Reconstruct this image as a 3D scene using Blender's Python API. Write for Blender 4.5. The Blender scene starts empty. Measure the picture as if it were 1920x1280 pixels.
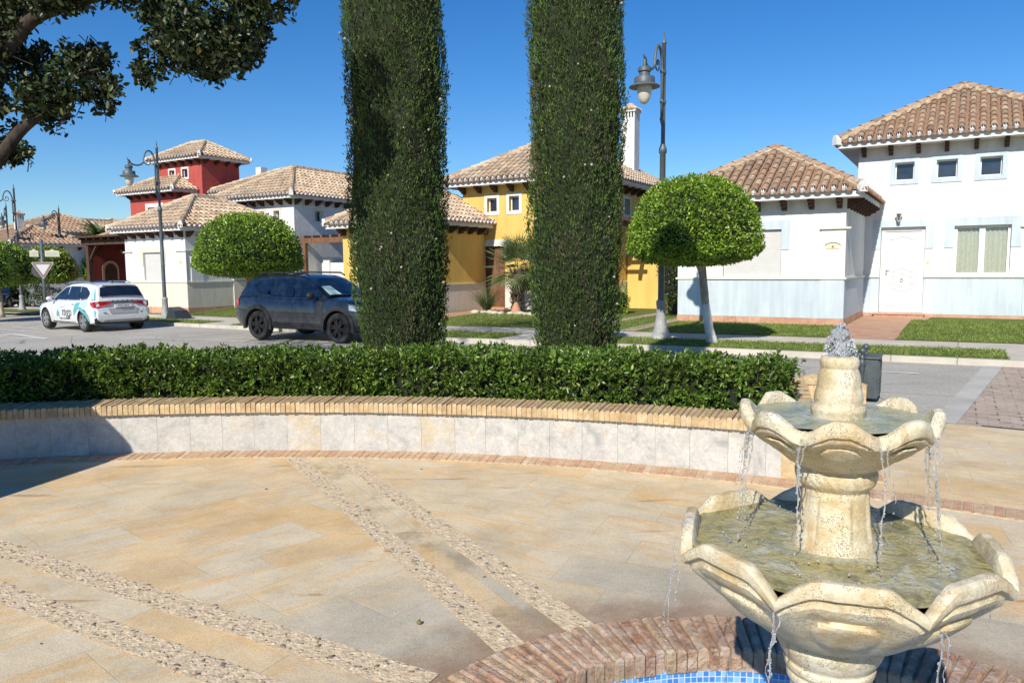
import bpy, bmesh, math, random
import numpy as np
from mathutils import Vector, Matrix, Quaternion
random.seed(7)
RS = np.random.RandomState(11)
C = bpy.context.scene.collection
PI = math.pi
# street frame: s runs along the house fronts (towards the right), t runs away from the plaza
PH = math.radians(31)
UX, UY, VX, VY = math.cos(PH), -math.sin(PH), math.sin(PH), math.cos(PH)
def P(s, t, z=0.0): return Vector((s*UX+t*VX, s*UY+t*VY, z))
def toST(x, y): return x*UX+y*UY, x*VX+y*VY
def gz(x): return 0.016*min(0.0, max(-62.0, x))
def gst(s, t): return gz(s*UX+t*VX)

# ---------------------------------------------------------------- materials
def new_mat(name):
    m = bpy.data.materials.new(name); m.use_nodes = True
    nt = m.node_tree; nt.nodes.clear()
    out = nt.nodes.new('ShaderNodeOutputMaterial')
    b = nt.nodes.new('ShaderNodeBsdfPrincipled')
    nt.links.new(b.outputs[0], out.inputs[0])
    return m, nt, b
def N(nt, typ, **kw):
    n = nt.nodes.new(typ)
    for k, v in kw.items():
        if k.startswith('i_'): n.inputs[k[2:].replace('_', ' ')].default_value = v
        else: setattr(n, k, v)
    return n
def L(nt, a, b): nt.links.new(a, b)
def coords(nt, obj=True): return nt.nodes.new('ShaderNodeTexCoord').outputs['Object'] if obj else nt.nodes.new('ShaderNodeNewGeometry').outputs['Position']
def noise(nt, vec, scale, detail=4, rough=0.55, dist=0.0):
    n = N(nt, 'ShaderNodeTexNoise'); n.inputs['Scale'].default_value = scale; n.inputs['Detail'].default_value = detail
    n.inputs['Roughness'].default_value = rough; n.inputs['Distortion'].default_value = dist
    if vec is not None: L(nt, vec, n.inputs['Vector'])
    return n.outputs['Fac']
def ramp(nt, fac, stops, interp='LINEAR'):
    r = N(nt, 'ShaderNodeValToRGB'); r.color_ramp.interpolation = interp
    e = r.color_ramp.elements
    while len(e) < len(stops): e.new(0.5)
    for i, (p, c) in enumerate(stops):
        e[i].position = p
        if isinstance(c, (int, float)): c = (c, c, c)
        e[i].color = (c[0], c[1], c[2], 1)
    L(nt, fac, r.inputs['Fac']); return r.outputs['Color']
def mix(nt, fac, a, b, blend='MIX'):
    m = N(nt, 'ShaderNodeMix', data_type='RGBA', blend_type=blend)
    for sock, v in ((m.inputs[0], fac), (m.inputs[6], a), (m.inputs[7], b)):
        if hasattr(v, 'links') or hasattr(v, 'is_output'): L(nt, v, sock)
        elif isinstance(v, (int, float)): sock.default_value = v
        else: sock.default_value = (v[0], v[1], v[2], 1)
    return m.outputs[2]
def math_n(nt, op, a, b=0.0, clamp=False):
    m = N(nt, 'ShaderNodeMath', operation=op, use_clamp=clamp)
    for i, v in enumerate((a, b)):
        if isinstance(v, (int, float)): m.inputs[i].default_value = v
        else: L(nt, v, m.inputs[i])
    return m.outputs[0]
def bump(nt, b, h, strength=0.3, dist=0.01):
    n = N(nt, 'ShaderNodeBump'); n.inputs['Strength'].default_value = strength; n.inputs['Distance'].default_value = dist
    L(nt, h, n.inputs['Height']); L(nt, n.outputs[0], b.inputs['Normal'])
def island(nt): return nt.nodes.new('ShaderNodeNewGeometry').outputs['Random Per Island']
def rotvec(nt, vec, ang, scale=(1,1,1), loc=(0,0,0)):
    m = N(nt, 'ShaderNodeMapping'); m.inputs['Rotation'].default_value = (0,0,ang); m.inputs['Scale'].default_value = scale; m.inputs['Location'].default_value = loc
    L(nt, vec, m.inputs['Vector']); return m.outputs[0]
def setc(sock, v):
    if hasattr(v, 'is_output'): sock.node.id_data.links.new(v, sock)
    else: sock.default_value = (v[0], v[1], v[2], 1)

def m_plain(name, col, rough=0.6, metal=0.0, var=0.12, nscale=8, bmp=0.0, bscale=60, coat=0.0, spec=0.5):
    m, nt, b = new_mat(name)
    v = coords(nt)
    n = noise(nt, v, nscale, 5, 0.6)
    d = [max(0, c*(1-var)) for c in col]; u = [min(1, c*(1+var)) for c in col]
    L(nt, ramp(nt, n, [(0.3, d), (0.7, u)]), b.inputs['Base Color'])
    b.inputs['Roughness'].default_value = rough; b.inputs['Metallic'].default_value = metal
    b.inputs['Coat Weight'].default_value = coat; b.inputs['Specular IOR Level'].default_value = spec
    if bmp: bump(nt, b, noise(nt, v, bscale, 4, 0.6), bmp, 0.01)
    return m
def m_plaster(name, col, stain=0.10):
    m, nt, b = new_mat(name)
    v = coords(nt)
    big = noise(nt, v, 0.7, 5, 0.6)
    vs = rotvec(nt, v, 0, (6, 6, 0.5)); streak = noise(nt, vs, 1.2, 5, 0.6)
    f = math_n(nt, 'MULTIPLY', big, streak)
    c1 = [c*(1-stain*1.5) for c in col]
    cc = ramp(nt, f, [(0.12, c1), (0.34, col)])
    run = noise(nt, rotvec(nt, v, 0, (9, 9, 0.35)), 1.4, 5, 0.7); cc = mix(nt, ramp(nt, run, [(0.60, 0.0), (0.80, 0.16)]), cc, (0.42, 0.38, 0.32))
    L(nt, cc, b.inputs['Base Color'])
    b.inputs['Roughness'].default_value = 0.85; b.inputs['Specular IOR Level'].default_value = 0.2
    h = math_n(nt, 'ADD', noise(nt, v, 45, 5, 0.7), math_n(nt, 'MULTIPLY', noise(nt, v, 4, 3), 2.0))
    bump(nt, b, h, 0.35, 0.012)
    return m
def m_leaf(name, dark, light, yellow=None, rough=0.45, trans=0.25, spec=0.5, patch=None):
    m, nt, b = new_mat(name)
    i = island(nt)
    st = [(0.0, dark), (0.75, light)]
    if yellow: st = [(0.0, dark), (0.6, light), (0.93, light), (1.0, yellow)]
    col = ramp(nt, i, st)
    clump = noise(nt, coords(nt), 3.0, 3, 0.6)
    col = mix(nt, 1.0, col, ramp(nt, clump, [(0.3, 0.55), (0.7, 1.25)]), 'MULTIPLY')
    if patch:
        pn = noise(nt, rotvec(nt, coords(nt), 0, (1, 1, 0.45)), 2.6, 6, 0.7); col = mix(nt, ramp(nt, pn, [(0.54, 0.0), (0.66, 0.75)]), col, patch)
    L(nt, col, b.inputs['Base Color']); b.inputs['Roughness'].default_value = rough
    b.inputs['Specular IOR Level'].default_value = spec
    tr = N(nt, 'ShaderNodeBsdfTranslucent'); L(nt, mix(nt, 1.0, col, (1.5, 1.6, 0.6), 'MULTIPLY'), tr.inputs['Color'])
    ms = N(nt, 'ShaderNodeMixShader'); ms.inputs[0].default_value = trans
    L(nt, b.outputs[0], ms.inputs[1]); L(nt, tr.outputs[0], ms.inputs[2])
    out = [n for n in nt.nodes if n.type == 'OUTPUT_MATERIAL'][0]
    L(nt, ms.outputs[0], out.inputs[0])
    return m
def m_bark(name, a, b_, scale=12):
    m, nt, b = new_mat(name)
    v = rotvec(nt, coords(nt), 0, (1, 1, 0.35))
    n = noise(nt, v, scale, 6, 0.65, 0.6)
    L(nt, ramp(nt, n, [(0.35, a), (0.65, b_)]), b.inputs['Base Color']); b.inputs['Roughness'].default_value = 0.9
    bump(nt, b, n, 0.8, 0.02); return m
def m_island(name, stops, rough=0.8, nscale=14, nvar=0.35, bmp=0.5, bscale=70, bdist=0.006, spec=0.3, big=None):
    """colour per mesh island (tiles, bricks, pebbles) with grain"""
    m, nt, b = new_mat(name); v = coords(nt)
    col = ramp(nt, island(nt), stops)
    n = noise(nt, v, nscale, 6, 0.65)
    col = mix(nt, 1.0, col, ramp(nt, n, [(0.25, 1-nvar), (0.75, 1+nvar*0.5)]), 'MULTIPLY')
    if big:
        nb = noise(nt, v, big[0], 4, 0.6); col = mix(nt, ramp(nt, nb, [(0.45, 0.0), (0.7, big[2])]), col, big[1])
    L(nt, col, b.inputs['Base Color']); b.inputs['Roughness'].default_value = rough
    b.inputs['Specular IOR Level'].default_value = spec
    bump(nt, b, noise(nt, v, bscale, 5, 0.7), bmp, bdist)
    return m
def m_glass_dark(name, col=(0.015, 0.02, 0.03), rough=0.04):
    m, nt, b = new_mat(name)
    v = coords(nt); L(nt, ramp(nt, noise(nt, v, 2.5, 2), [(0.3, col), (0.7, [c*2.2 for c in col])]), b.inputs['Base Color'])
    b.inputs['Roughness'].default_value = rough; b.inputs['Specular IOR Level'].default_value = 0.8
    return m

# ---------------------------------------------------------------- geometry
class Geo:
    def __init__(s): s.v = []; s.f = []; s.m = []; s.cur = 0
    def add(s, vs, fs, mi=None):
        o = len(s.v); s.v += [tuple(q) for q in vs]
        for f in fs: s.f.append(tuple(i+o for i in f)); s.m.append(s.cur if mi is None else mi)
    def quad(s, a, b, c, d, mi=None): s.add([a, b, c, d], [(0, 1, 2, 3)], mi)
    def box(s, x0, x1, y0, y1, z0, z1, mi=None):
        v = [(x, y, z) for z in (z0, z1) for y in (y0, y1) for x in (x0, x1)]
        s.add(v, [(0,2,3,1),(4,5,7,6),(0,1,5,4),(2,6,7,3),(0,4,6,2),(1,3,7,5)], mi)
    def prism(s, poly, axis, a, b, mi=None):
        """poly of 2-D points extruded along axis ('x','y','z') from a to b"""
        n = len(poly)
        def mk(p, w):
            return {'x': (w, p[0], p[1]), 'y': (p[0], w, p[1]), 'z': (p[0], p[1], w)}[axis]
        vs = [mk(p, a) for p in poly] + [mk(p, b) for p in poly]
        fs = [tuple(range(n))[::-1], tuple(range(n, 2*n))] + [(i, (i+1) % n, n+(i+1) % n, n+i) for i in range(n)]
        s.add(vs, fs, mi)
    def tube(s, pts, rad, seg=8, mi=None, cap=True):
        pts = [Vector(p) for p in pts]; n = len(pts)
        if not isinstance(rad, (list, tuple)): rad = [rad]*n
        rings = []; prev = None
        for i, p in enumerate(pts):
            d = (pts[min(i+1, n-1)]-pts[max(i-1, 0)]).normalized()
            if prev is None:
                a = d.orthogonal().normalized()
            else:
                a = (prev - d*prev.dot(d)).normalized()
            prev = a; b = d.cross(a)
            rings.append([p+(a*math.cos(2*PI*k/seg)+b*math.sin(2*PI*k/seg))*rad[i] for k in range(seg)])
        vs = [q for r in rings for q in r]; fs = []
        for i in range(n-1):
            for k in range(seg):
                fs.append((i*seg+k, i*seg+(k+1) % seg, (i+1)*seg+(k+1) % seg, (i+1)*seg+k))
        if cap: fs += [tuple(range(seg))[::-1], tuple(range((n-1)*seg, n*seg))]
        s.add(vs, fs, mi)
    def lathe(s, prof, seg=24, c=(0, 0), mi=None, cap=False):
        vs = [(c[0]+r*math.cos(2*PI*k/seg), c[1]+r*math.sin(2*PI*k/seg), z) for r, z in prof for k in range(seg)]
        fs = [(i*seg+k, i*seg+(k+1) % seg, (i+1)*seg+(k+1) % seg, (i+1)*seg+k) for i in range(len(prof)-1) for k in range(seg)]
        if cap: fs += [tuple(range(seg))[::-1], tuple(range((len(prof)-1)*seg, len(prof)*seg))]
        s.add(vs, fs, mi)
    def ico(s, c, r, sc=(1, 1, 1), rot=None, sub=1, mi=None):
        V, F = ICO[sub]
        M = rot if rot is not None else Matrix.Identity(3)
        s.add([Vector(c)+M @ Vector((v[0]*r*sc[0], v[1]*r*sc[1], v[2]*r*sc[2])) for v in V], F, mi)
    def build(s, name, mats, parent=None, off=(0, 0, 0), smooth=False, auto=None, bevel=0, fixn=False, sub=0):
        me = bpy.data.meshes.new(name)
        ox, oy, oz = off
        me.from_pydata([(x-ox, y-oy, z-oz) for x, y, z in s.v], [], s.f)
        if not isinstance(mats, (list, tuple)): mats = [mats]
        for m in mats: me.materials.append(m)
        if len(mats) > 1: me.polygons.foreach_set('material_index', s.m)
        if fixn or bevel:
            bm = bmesh.new(); bm.from_mesh(me)
            if bevel: bmesh.ops.remove_doubles(bm, verts=bm.verts, dist=1e-5)
            bmesh.ops.recalc_face_normals(bm, faces=bm.faces); bm.to_mesh(me); bm.free()
        if smooth: me.polygons.foreach_set('use_smooth', [True]*len(me.polygons))
        me.update()
        if auto is not None:
            me.polygons.foreach_set('use_smooth', [True]*len(me.polygons)); me.set_sharp_from_angle(angle=math.radians(auto))
        o = bpy.data.objects.new(name, me); C.objects.link(o)
        if parent is not None: o.parent = parent
        if bevel:
            md = o.modifiers.new('b', 'BEVEL'); md.width = bevel; md.segments = 2; md.limit_method = 'ANGLE'; md.angle_limit = math.radians(40)
        if sub:
            md = o.modifiers.new('s', 'SUBSURF'); md.levels = sub; md.render_levels = sub
        return o
def _ico(sub):
    bm = bmesh.new(); bmesh.ops.create_icosphere(bm, subdivisions=sub, radius=1)
    V = [tuple(v.co) for v in bm.verts]; F = [tuple(v.index for v in f.verts) for f in bm.faces]; bm.free(); return V, F
ICO = {1: _ico(1), 2: _ico(2), 3: _ico(3)}

def tag(o, label, cat, group=None, kind=None):
    if label: o['label'] = label
    if cat: o['category'] = cat
    if group: o['group'] = group
    if kind: o['kind'] = kind
    return o
def thing(name, label, cat, loc=(0, 0, 0), rotz=0, group=None):
    o = bpy.data.objects.new(name, None); C.objects.link(o)
    o.location = loc; o.rotation_euler = (0, 0, rotz); o.empty_display_size = 0.3
    return tag(o, label, cat, group)
def struct(o): o['kind'] = 'structure'; return o
def dup(root, loc, rotz, label, group=None, scale=None):
    r = root.copy(); C.objects.link(r); r.location = loc; r.rotation_euler = (0, 0, rotz)
    r['label'] = label
    if group: r['group'] = group
    if scale: r.scale = scale
    for ch in list(root.children):
        c = ch.copy(); C.objects.link(c); c.parent = r
        for g in list(ch.children):
            d = g.copy(); C.objects.link(d); d.parent = c
    return r
def fast_mesh(name, V, F, mat, parent=None, smooth=False):
    """V (n,3) array, F (m,k) array of equal-size polygons"""
    me = bpy.data.meshes.new(name)
    V = np.asarray(V, np.float32); F = np.asarray(F, np.int32); k = F.shape[1]
    me.vertices.add(len(V)); me.vertices.foreach_set('co', V.ravel())
    me.loops.add(F.size); me.loops.foreach_set('vertex_index', F.ravel())
    me.polygons.add(len(F)); me.polygons.foreach_set('loop_start', np.arange(0, F.size, k, dtype=np.int32))
    me.polygons.foreach_set('loop_total', np.full(len(F), k, np.int32))
    me.update(calc_edges=True); me.validate()
    me.materials.append(mat)
    if smooth: me.polygons.foreach_set('use_smooth', [True]*len(F))
    o = bpy.data.objects.new(name, me); C.objects.link(o)
    if parent is not None: o.parent = parent
    return o
def unit(a): return a/np.maximum(1e-9, np.linalg.norm(a, axis=1))[:, None]
def leaves(name, Pn, D, size, width, mat, parent=None, updir=None, roll=1.0, fold=0.25, svar=0.3):
    """one leaf per point: starts at Pn, grows along D, six-sided folded blade"""
    n = len(Pn); D = unit(D)
    R = RS.normal(size=(n, 3)); 
    if updir is not None: R = R*roll + np.asarray(updir)
    side = unit(np.cross(D, R)); up = np.cross(side, D)
    s = (size*(1+svar*RS.uniform(-1, 1, n)))[:, None]; w = s*width
    b = Pn; t = Pn + D*s
    m1 = Pn + D*s*0.35; m2 = Pn + D*s*0.72
    f = up*w*fold
    vs = np.stack([b, m1-side*w*.5+f, m2-side*w*.42+f, t, m2+side*w*.42+f, m1+side*w*.5+f], 1).reshape(-1, 3)
    i = np.arange(n)[:, None]*6
    F = np.concatenate([i+np.array([[0, 1, 2, 3]]), i+np.array([[0, 3, 4, 5]])])
    return fast_mesh(name, vs, F, mat, parent)
def sph_dirs(n):
    return unit(RS.normal(size=(n, 3)))
# ---------------------------------------------------------------- camera, sky, sun
CAMH = 1.7; FPX = 1400.0; ROLL = 0.008; TH = math.atan(140/FPX)
cam = bpy.data.cameras.new('camera'); cam.lens = FPX/1920*36; cam.sensor_width = 36; cam.clip_end = 2000; cam.clip_start = 0.05
co = bpy.data.objects.new('camera', cam); C.objects.link(co); bpy.context.scene.camera = co
R0 = Vector((1, 0, 0)); U0 = Vector((0, math.sin(TH), math.cos(TH))); F0 = Vector((0, math.cos(TH), -math.sin(TH)))
cr, sr = math.cos(ROLL), math.sin(ROLL)
xr = R0*cr - U0*sr; up = R0*sr + U0*cr
co.matrix_world = Matrix(((xr.x, up.x, -F0.x, 0), (xr.y, up.y, -F0.y, 0), (xr.z, up.z, -F0.z, CAMH), (0, 0, 0, 1)))
SUN_AZ = math.radians(24.5); SUN_EL = math.radians(36)
w = bpy.data.worlds.new('World'); bpy.context.scene.world = w; w.use_nodes = True
nt = w.node_tree; bg = nt.nodes['Background']
sky = nt.nodes.new('ShaderNodeTexSky'); sky.sky_type = 'NISHITA'; sky.sun_disc = False
sky.sun_elevation = SUN_EL; sky.sun_rotation = SUN_AZ + PI; sky.air_density = 1.0; sky.dust_density = 0.1; sky.ozone_density = 2.5; sky.altitude = 50
hs = nt.nodes.new('ShaderNodeHueSaturation'); hs.inputs['Saturation'].default_value = 1.36; hs.inputs['Hue'].default_value = 0.5
gm = nt.nodes.new('ShaderNodeMix'); gm.data_type = 'RGBA'; gm.blend_type = 'MULTIPLY'; gm.inputs[0].default_value = 1.0; gm.inputs[7].default_value = (0.80, 0.97, 1.19, 1)
nt.links.new(sky.outputs[0], hs.inputs['Color']); nt.links.new(hs.outputs[0], gm.inputs[6]); nt.links.new(gm.outputs[2], bg.inputs[0]); bg.inputs[1].default_value = 0.106
sl = bpy.data.lights.new('sun', 'SUN'); sl.energy = 5.7; sl.angle = math.radians(0.53); sl.color = (1.0, 0.935, 0.83)
so = bpy.data.objects.new('sun', sl); C.objects.link(so)
sd = Vector((math.sin(SUN_AZ)*math.cos(SUN_EL), math.cos(SUN_AZ)*math.cos(SUN_EL), -math.sin(SUN_EL)))
so.rotation_euler = sd.to_track_quat('-Z', 'Y').to_euler(); so.location = (-6, -14, 14)
sc = bpy.context.scene
sc.view_settings.view_transform = 'Standard'; sc.view_settings.look = 'None'; sc.view_settings.exposure = 0
sc.cycles.max_bounces = 6; sc.cycles.transparent_max_bounces = 12; sc.cycles.use_denoising = True

# ---------------------------------------------------------------- materials
def plaza_mat():
    m, nt, b = new_mat('sandstone_paving')
    pos = coords(nt)
    def slab(ang, bw, rh, off):
        v = rotvec(nt, pos, -ang, loc=off)
        br = N(nt, 'ShaderNodeTexBrick', offset=0.4, squash=1.0)
        br.inputs['Scale'].default_value = 1; br.inputs['Brick Width'].default_value = bw; br.inputs['Row Height'].default_value = rh
        br.inputs['Mortar Size'].default_value = 0.004; br.inputs['Mortar Smooth'].default_value = 0.2; br.inputs['Bias'].default_value = 0
        br.inputs['Color1'].default_value = (0, 0, 0, 1); br.inputs['Color2'].default_value = (1, 1, 1, 1); br.inputs['Mortar'].default_value = (0.5, 0.5, 0.5, 1)
        wob = noise(nt, v, 3, 2)
        L(nt, v, br.inputs['Vector'])
        # streaky veins running along the slab, shifted per slab
        comb = N(nt, 'ShaderNodeCombineXYZ'); sep = N(nt, 'ShaderNodeSeparateXYZ'); L(nt, v, sep.inputs[0])
        r = math_n(nt, 'MULTIPLY', br.outputs['Color'], 37.0)
        L(nt, math_n(nt, 'MULTIPLY', sep.outputs[0], 0.9), comb.inputs[0])
        L(nt, math_n(nt, 'ADD', math_n(nt, 'MULTIPLY', sep.outputs[1], 5.0), math_n(nt, 'MULTIPLY', sep.outputs[0], 1.1)), comb.inputs[1]); L(nt, r, comb.inputs[2])
        vein = noise(nt, comb.outputs[0], 1.6, 7, 0.62, 0.8)
        return br, vein
    aI = math.radians(49); aR = math.radians(-24)
    b1, v1 = slab(aI, 0.78, 0.40, (0.1, 0.05, 0)); b2, v2 = slab(aR, 0.80, 0.38, (0.3, 0.12, 0))
    b3, v3 = slab(math.radians(-60), 0.9, 3.0, (0.2, 1.2, 0)); b4, v4 = slab(math.radians(-29), 0.95, 3.0, (0.5, 1.2, 0))
    sep = N(nt, 'ShaderNodeSeparateXYZ'); L(nt, pos, sep.inputs[0]); X, Y = sep.outputs[0], sep.outputs[1]
    def lin(a, bb): return math_n(nt, 'ADD', math_n(nt, 'MULTIPLY', X, a), math_n(nt, 'MULTIPLY', Y, bb))
    dA = lin(0.8669, 0.4985); dB = lin(0.4818, 0.8763)
    right = math_n(nt, 'GREATER_THAN', dA, 1.765)
    def band(d, lo, hi): return math_n(nt, 'MULTIPLY', math_n(nt, 'GREATER_THAN', d, lo), math_n(nt, 'LESS_THAN', d, hi))
    inA = band(dA, 1.5, 2.03); inB = math_n(nt, 'MULTIPLY', band(dB, 1.95, 2.46), math_n(nt, 'LESS_THAN', X, 0.2))
    inA = math_n(nt, 'MULTIPLY', inA, math_n(nt, 'GREATER_THAN', Y, 1.9))
    def sel(f, a, c): return mix(nt, f, a, c)
    fac = sel(inB, sel(inA, sel(right, b1.outputs['Color'], b2.outputs['Color']), b3.outputs['Color']), b4.outputs['Color'])
    mort = sel(inB, sel(inA, sel(right, b1.outputs['Fac'], b2.outputs['Fac']), b3.outputs['Fac']), b4.outputs['Fac'])
    vein = sel(inB, sel(inA, sel(right, v1, v2), v3), v4)
    wide = noise(nt, pos, 0.55, 3, 0.5)
    pal = math_n(nt, 'ADD', math_n(nt, 'ADD', math_n(nt, 'MULTIPLY', fac, 0.30), 0.08), math_n(nt, 'MULTIPLY', wide, 0.68))
    base = ramp(nt, pal, [(0.10, (0.47, 0.44, 0.36)), (0.26, (0.58, 0.51, 0.38)), (0.42, (0.62, 0.51, 0.335)), (0.58, (0.59, 0.51, 0.37)), (0.70, (0.62, 0.45, 0.245)), (0.88, (0.56, 0.49, 0.37))])
    base = mix(nt, ramp(nt, vein, [(0.50, 0.0), (0.63, 0.7), (0.66, 0.15)]), base, (0.62, 0.40, 0.18))
    base = mix(nt, ramp(nt, vein, [(0.30, 0.5), (0.43, 0.0)]), base, (0.50, 0.47, 0.39))
    # dry brown scratches
    vs = rotvec(nt, pos, -0.6, (1.0, 6.0, 1)); sc_ = noise(nt, vs, 1.3, 5, 0.5, 0.3)
    base = mix(nt, ramp(nt, sc_, [(0.66, 0.0), (0.70, 0.6)]), base, (0.36, 0.19, 0.07))
    # damp stain and grey slabs close to the basin
    dx = math_n(nt, 'SUBTRACT', X, 0.84); dy = math_n(nt, 'SUBTRACT', Y, 1.8)
    rr = math_n(nt, 'SQRT', math_n(nt, 'ADD', math_n(nt, 'MULTIPLY', dx, dx), math_n(nt, 'MULTIPLY', dy, dy)))
    rn = math_n(nt, 'ADD', rr, math_n(nt, 'MULTIPLY', math_n(nt, 'SUBTRACT', noise(nt, pos, 3.0, 6, 0.7), 0.5), 0.9))
    gre = ramp(nt, math_n(nt, 'ADD', rr, math_n(nt, 'MULTIPLY', math_n(nt, 'SUBTRACT', fac, 0.5), 1.3)), [(0.0, 1.0), (1.0, 0.0)])
    mr = N(nt, 'ShaderNodeMapRange'); mr.inputs['From Min'].default_value = 2.0; mr.inputs['From Max'].default_value = 2.7; mr.inputs['To Min'].default_value = 0.8; mr.inputs['To Max'].default_value = 0
    L(nt, math_n(nt, 'ADD', rr, math_n(nt, 'MULTIPLY', math_n(nt, 'SUBTRACT', fac, 0.5), 1.1)), mr.inputs['Value'])
    base = mix(nt, mr.outputs[0], base, mix(nt, vein, (0.32, 0.305, 0.26), (0.54, 0.495, 0.39)))
    mr2 = N(nt, 'ShaderNodeMapRange'); mr2.inputs['From Min'].default_value = 1.62; mr2.inputs['From Max'].default_value = 2.05; mr2.inputs['To Min'].default_value = 0.8; mr2.inputs['To Max'].default_value = 0
    L(nt, rn, mr2.inputs['Value'])
    base = mix(nt, mr2.outputs[0], base, (0.27, 0.165, 0.10))
    # grain, dirt, joints
    base = mix(nt, 1.0, base, ramp(nt, noise(nt, pos, 210, 3, 0.8), [(0.32, 0.66), (0.68, 1.18)]), 'MULTIPLY')
    base = mix(nt, 1.0, base, ramp(nt, noise(nt, pos, 1.9, 7, 0.7), [(0.3, 0.78), (0.6, 1.06)]), 'MULTIPLY')
    dirt = math_n(nt, 'MULTIPLY', inA, ramp(nt, noise(nt, pos, 2.2, 5, 0.7), [(0.5, 0.0), (0.62, 0.55)]))
    base = mix(nt, dirt, base, (0.24, 0.19, 0.12))
    jn = math_n(nt, 'MULTIPLY', mort, ramp(nt, noise(nt, pos, 5, 3), [(0.35, 0.1), (0.65, 0.5)]))
    gr2 = noise(nt, pos, 95, 4, 0.85); base = mix(nt, 1.0, base, ramp(nt, gr2, [(0.36, 0.80), (0.5, 1.0), (0.66, 1.14)]), 'MULTIPLY'); fin = noise(nt, pos, 38, 6, 0.75); base = mix(nt, 1.0, base, ramp(nt, fin, [(0.30, 0.86), (0.5, 1.0), (0.72, 1.08)]), 'MULTIPLY')
    base = mix(nt, jn, base, (0.33, 0.26, 0.18))
    base = mix(nt, 1.0, base, (1.20, 1.18, 1.13), 'MULTIPLY')
    L(nt, base, b.inputs['Base Color']); 
    L(nt, math_n(nt, 'SUBTRACT', 0.78, math_n(nt, 'MULTIPLY', mr2.outputs[0], 0.25)), b.inputs['Roughness']); b.inputs['Specular IOR Level'].default_value = 0.3
    h = math_n(nt, 'SUBTRACT', math_n(nt, 'ADD', math_n(nt, 'MULTIPLY', noise(nt, pos, 160, 4, 0.7), 0.6), noise(nt, pos, 14, 4, 0.6)), math_n(nt, 'MULTIPLY', mort, 0.8))
    bump(nt, b, h, 0.45, 0.004)
    return m
M = {}
M['paving'] = plaza_mat()
def asphalt_mat():
    m, nt, b = new_mat('worn_asphalt'); v = coords(nt)
    sp = noise(nt, v, 55, 3, 0.8)
    c = ramp(nt, sp, [(0.28, (0.17, 0.165, 0.15)), (0.5, (0.42, 0.395, 0.34)), (0.72, (0.62, 0.58, 0.50))])
    c = mix(nt, 1.0, c, ramp(nt, noise(nt, v, 0.5, 6, 0.7), [(0.3, 0.86), (0.65, 1.1)]), 'MULTIPLY')
    vs = rotvec(nt, v, math.radians(31), (0.3, 3.5, 1)); c = mix(nt, ramp(nt, noise(nt, vs, 1.0, 5, 0.6), [(0.58, 0.0), (0.7, 0.35)]), c, (0.17, 0.165, 0.155))
    cr_ = N(nt, 'ShaderNodeTexVoronoi', feature='DISTANCE_TO_EDGE'); cr_.inputs['Scale'].default_value = 0.5; L(nt, mix(nt, 0.15, v, None or N(nt, 'ShaderNodeTexNoise').outputs['Color']), cr_.inputs['Vector'])
    c = mix(nt, ramp(nt, cr_.outputs['Distance'], [(0.0, 0.6), (0.008, 0.0)]), c, (0.09, 0.09, 0.085))
    L(nt, c, b.inputs['Base Color']); b.inputs['Roughness'].default_value = 0.9; b.inputs['Specular IOR Level'].default_value = 0.25
    bump(nt, b, sp, 0.5, 0.008); return m
M['asphalt'] = asphalt_mat()
def concrete_mat(name, col, joint=None):
    m, nt, b = new_mat(name); v = coords(nt)
    c = ramp(nt, noise(nt, v, 1.3, 7, 0.7), [(0.3, [q*0.78 for q in col]), (0.62, [min(1, q*1.05) for q in col])])
    c = mix(nt, 1.0, c, ramp(nt, noise(nt, v, 90, 3, 0.7), [(0.3, 0.86), (0.7, 1.08)]), 'MULTIPLY')
    if joint:
        vr = rotvec(nt, v, math.radians(31)); br = N(nt, 'ShaderNodeTexBrick', offset=0.0)
        br.inputs['Scale'].default_value = 1; br.inputs['Brick Width'].default_value = joint; br.inputs['Row Height'].default_value = 40; br.inputs['Mortar Size'].default_value = 0.012
        L(nt, vr, br.inputs['Vector']); c = mix(nt, math_n(nt, 'MULTIPLY', br.outputs['Fac'], 0.7), c, (0.2, 0.18, 0.15))
    L(nt, c, b.inputs['Base Color']); b.inputs['Roughness'].default_value = 0.88; b.inputs['Specular IOR Level'].default_value = 0.25
    bump(nt, b, noise(nt, v, 120, 3, 0.7), 0.4, 0.004); return m
M['concrete'] = concrete_mat('pale_concrete', (0.58, 0.53, 0.43), 2.2)
M['kerb'] = concrete_mat('kerb_stone', (0.55, 0.51, 0.43), 1.0)
M['gutter'] = concrete_mat('gutter_concrete', (0.50, 0.48, 0.43))
def grass_mat():
    m, nt, b = new_mat('lawn_soil'); v = coords(nt)
    c = ramp(nt, noise(nt, v, 40, 5, 0.75), [(0.25, (0.05, 0.075, 0.016)), (0.5, (0.14, 0.18, 0.04)), (0.75, (0.25, 0.26, 0.09))])
    c = mix(nt, ramp(nt, noise(nt, v, 0.9, 5, 0.6), [(0.5, 0.0), (0.72, 0.55)]), c, (0.27, 0.23, 0.10))
    L(nt, c, b.inputs['Base Color']); b.inputs['Roughness'].default_value = 0.95; b.inputs['Specular IOR Level'].default_value = 0.1
    bump(nt, b, noise(nt, v, 60, 4, 0.7), 0.9, 0.03); return m
M['lawn'] = grass_mat()
M['blade'] = m_leaf('grass_blade', (0.09, 0.15, 0.02), (0.23, 0.31, 0.06), (0.40, 0.36, 0.14), 0.6, 0.2)
M['soil'] = m_plain('dry_soil', (0.20, 0.15, 0.10), 0.95, var=0.35, nscale=6, bmp=0.6)
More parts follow.
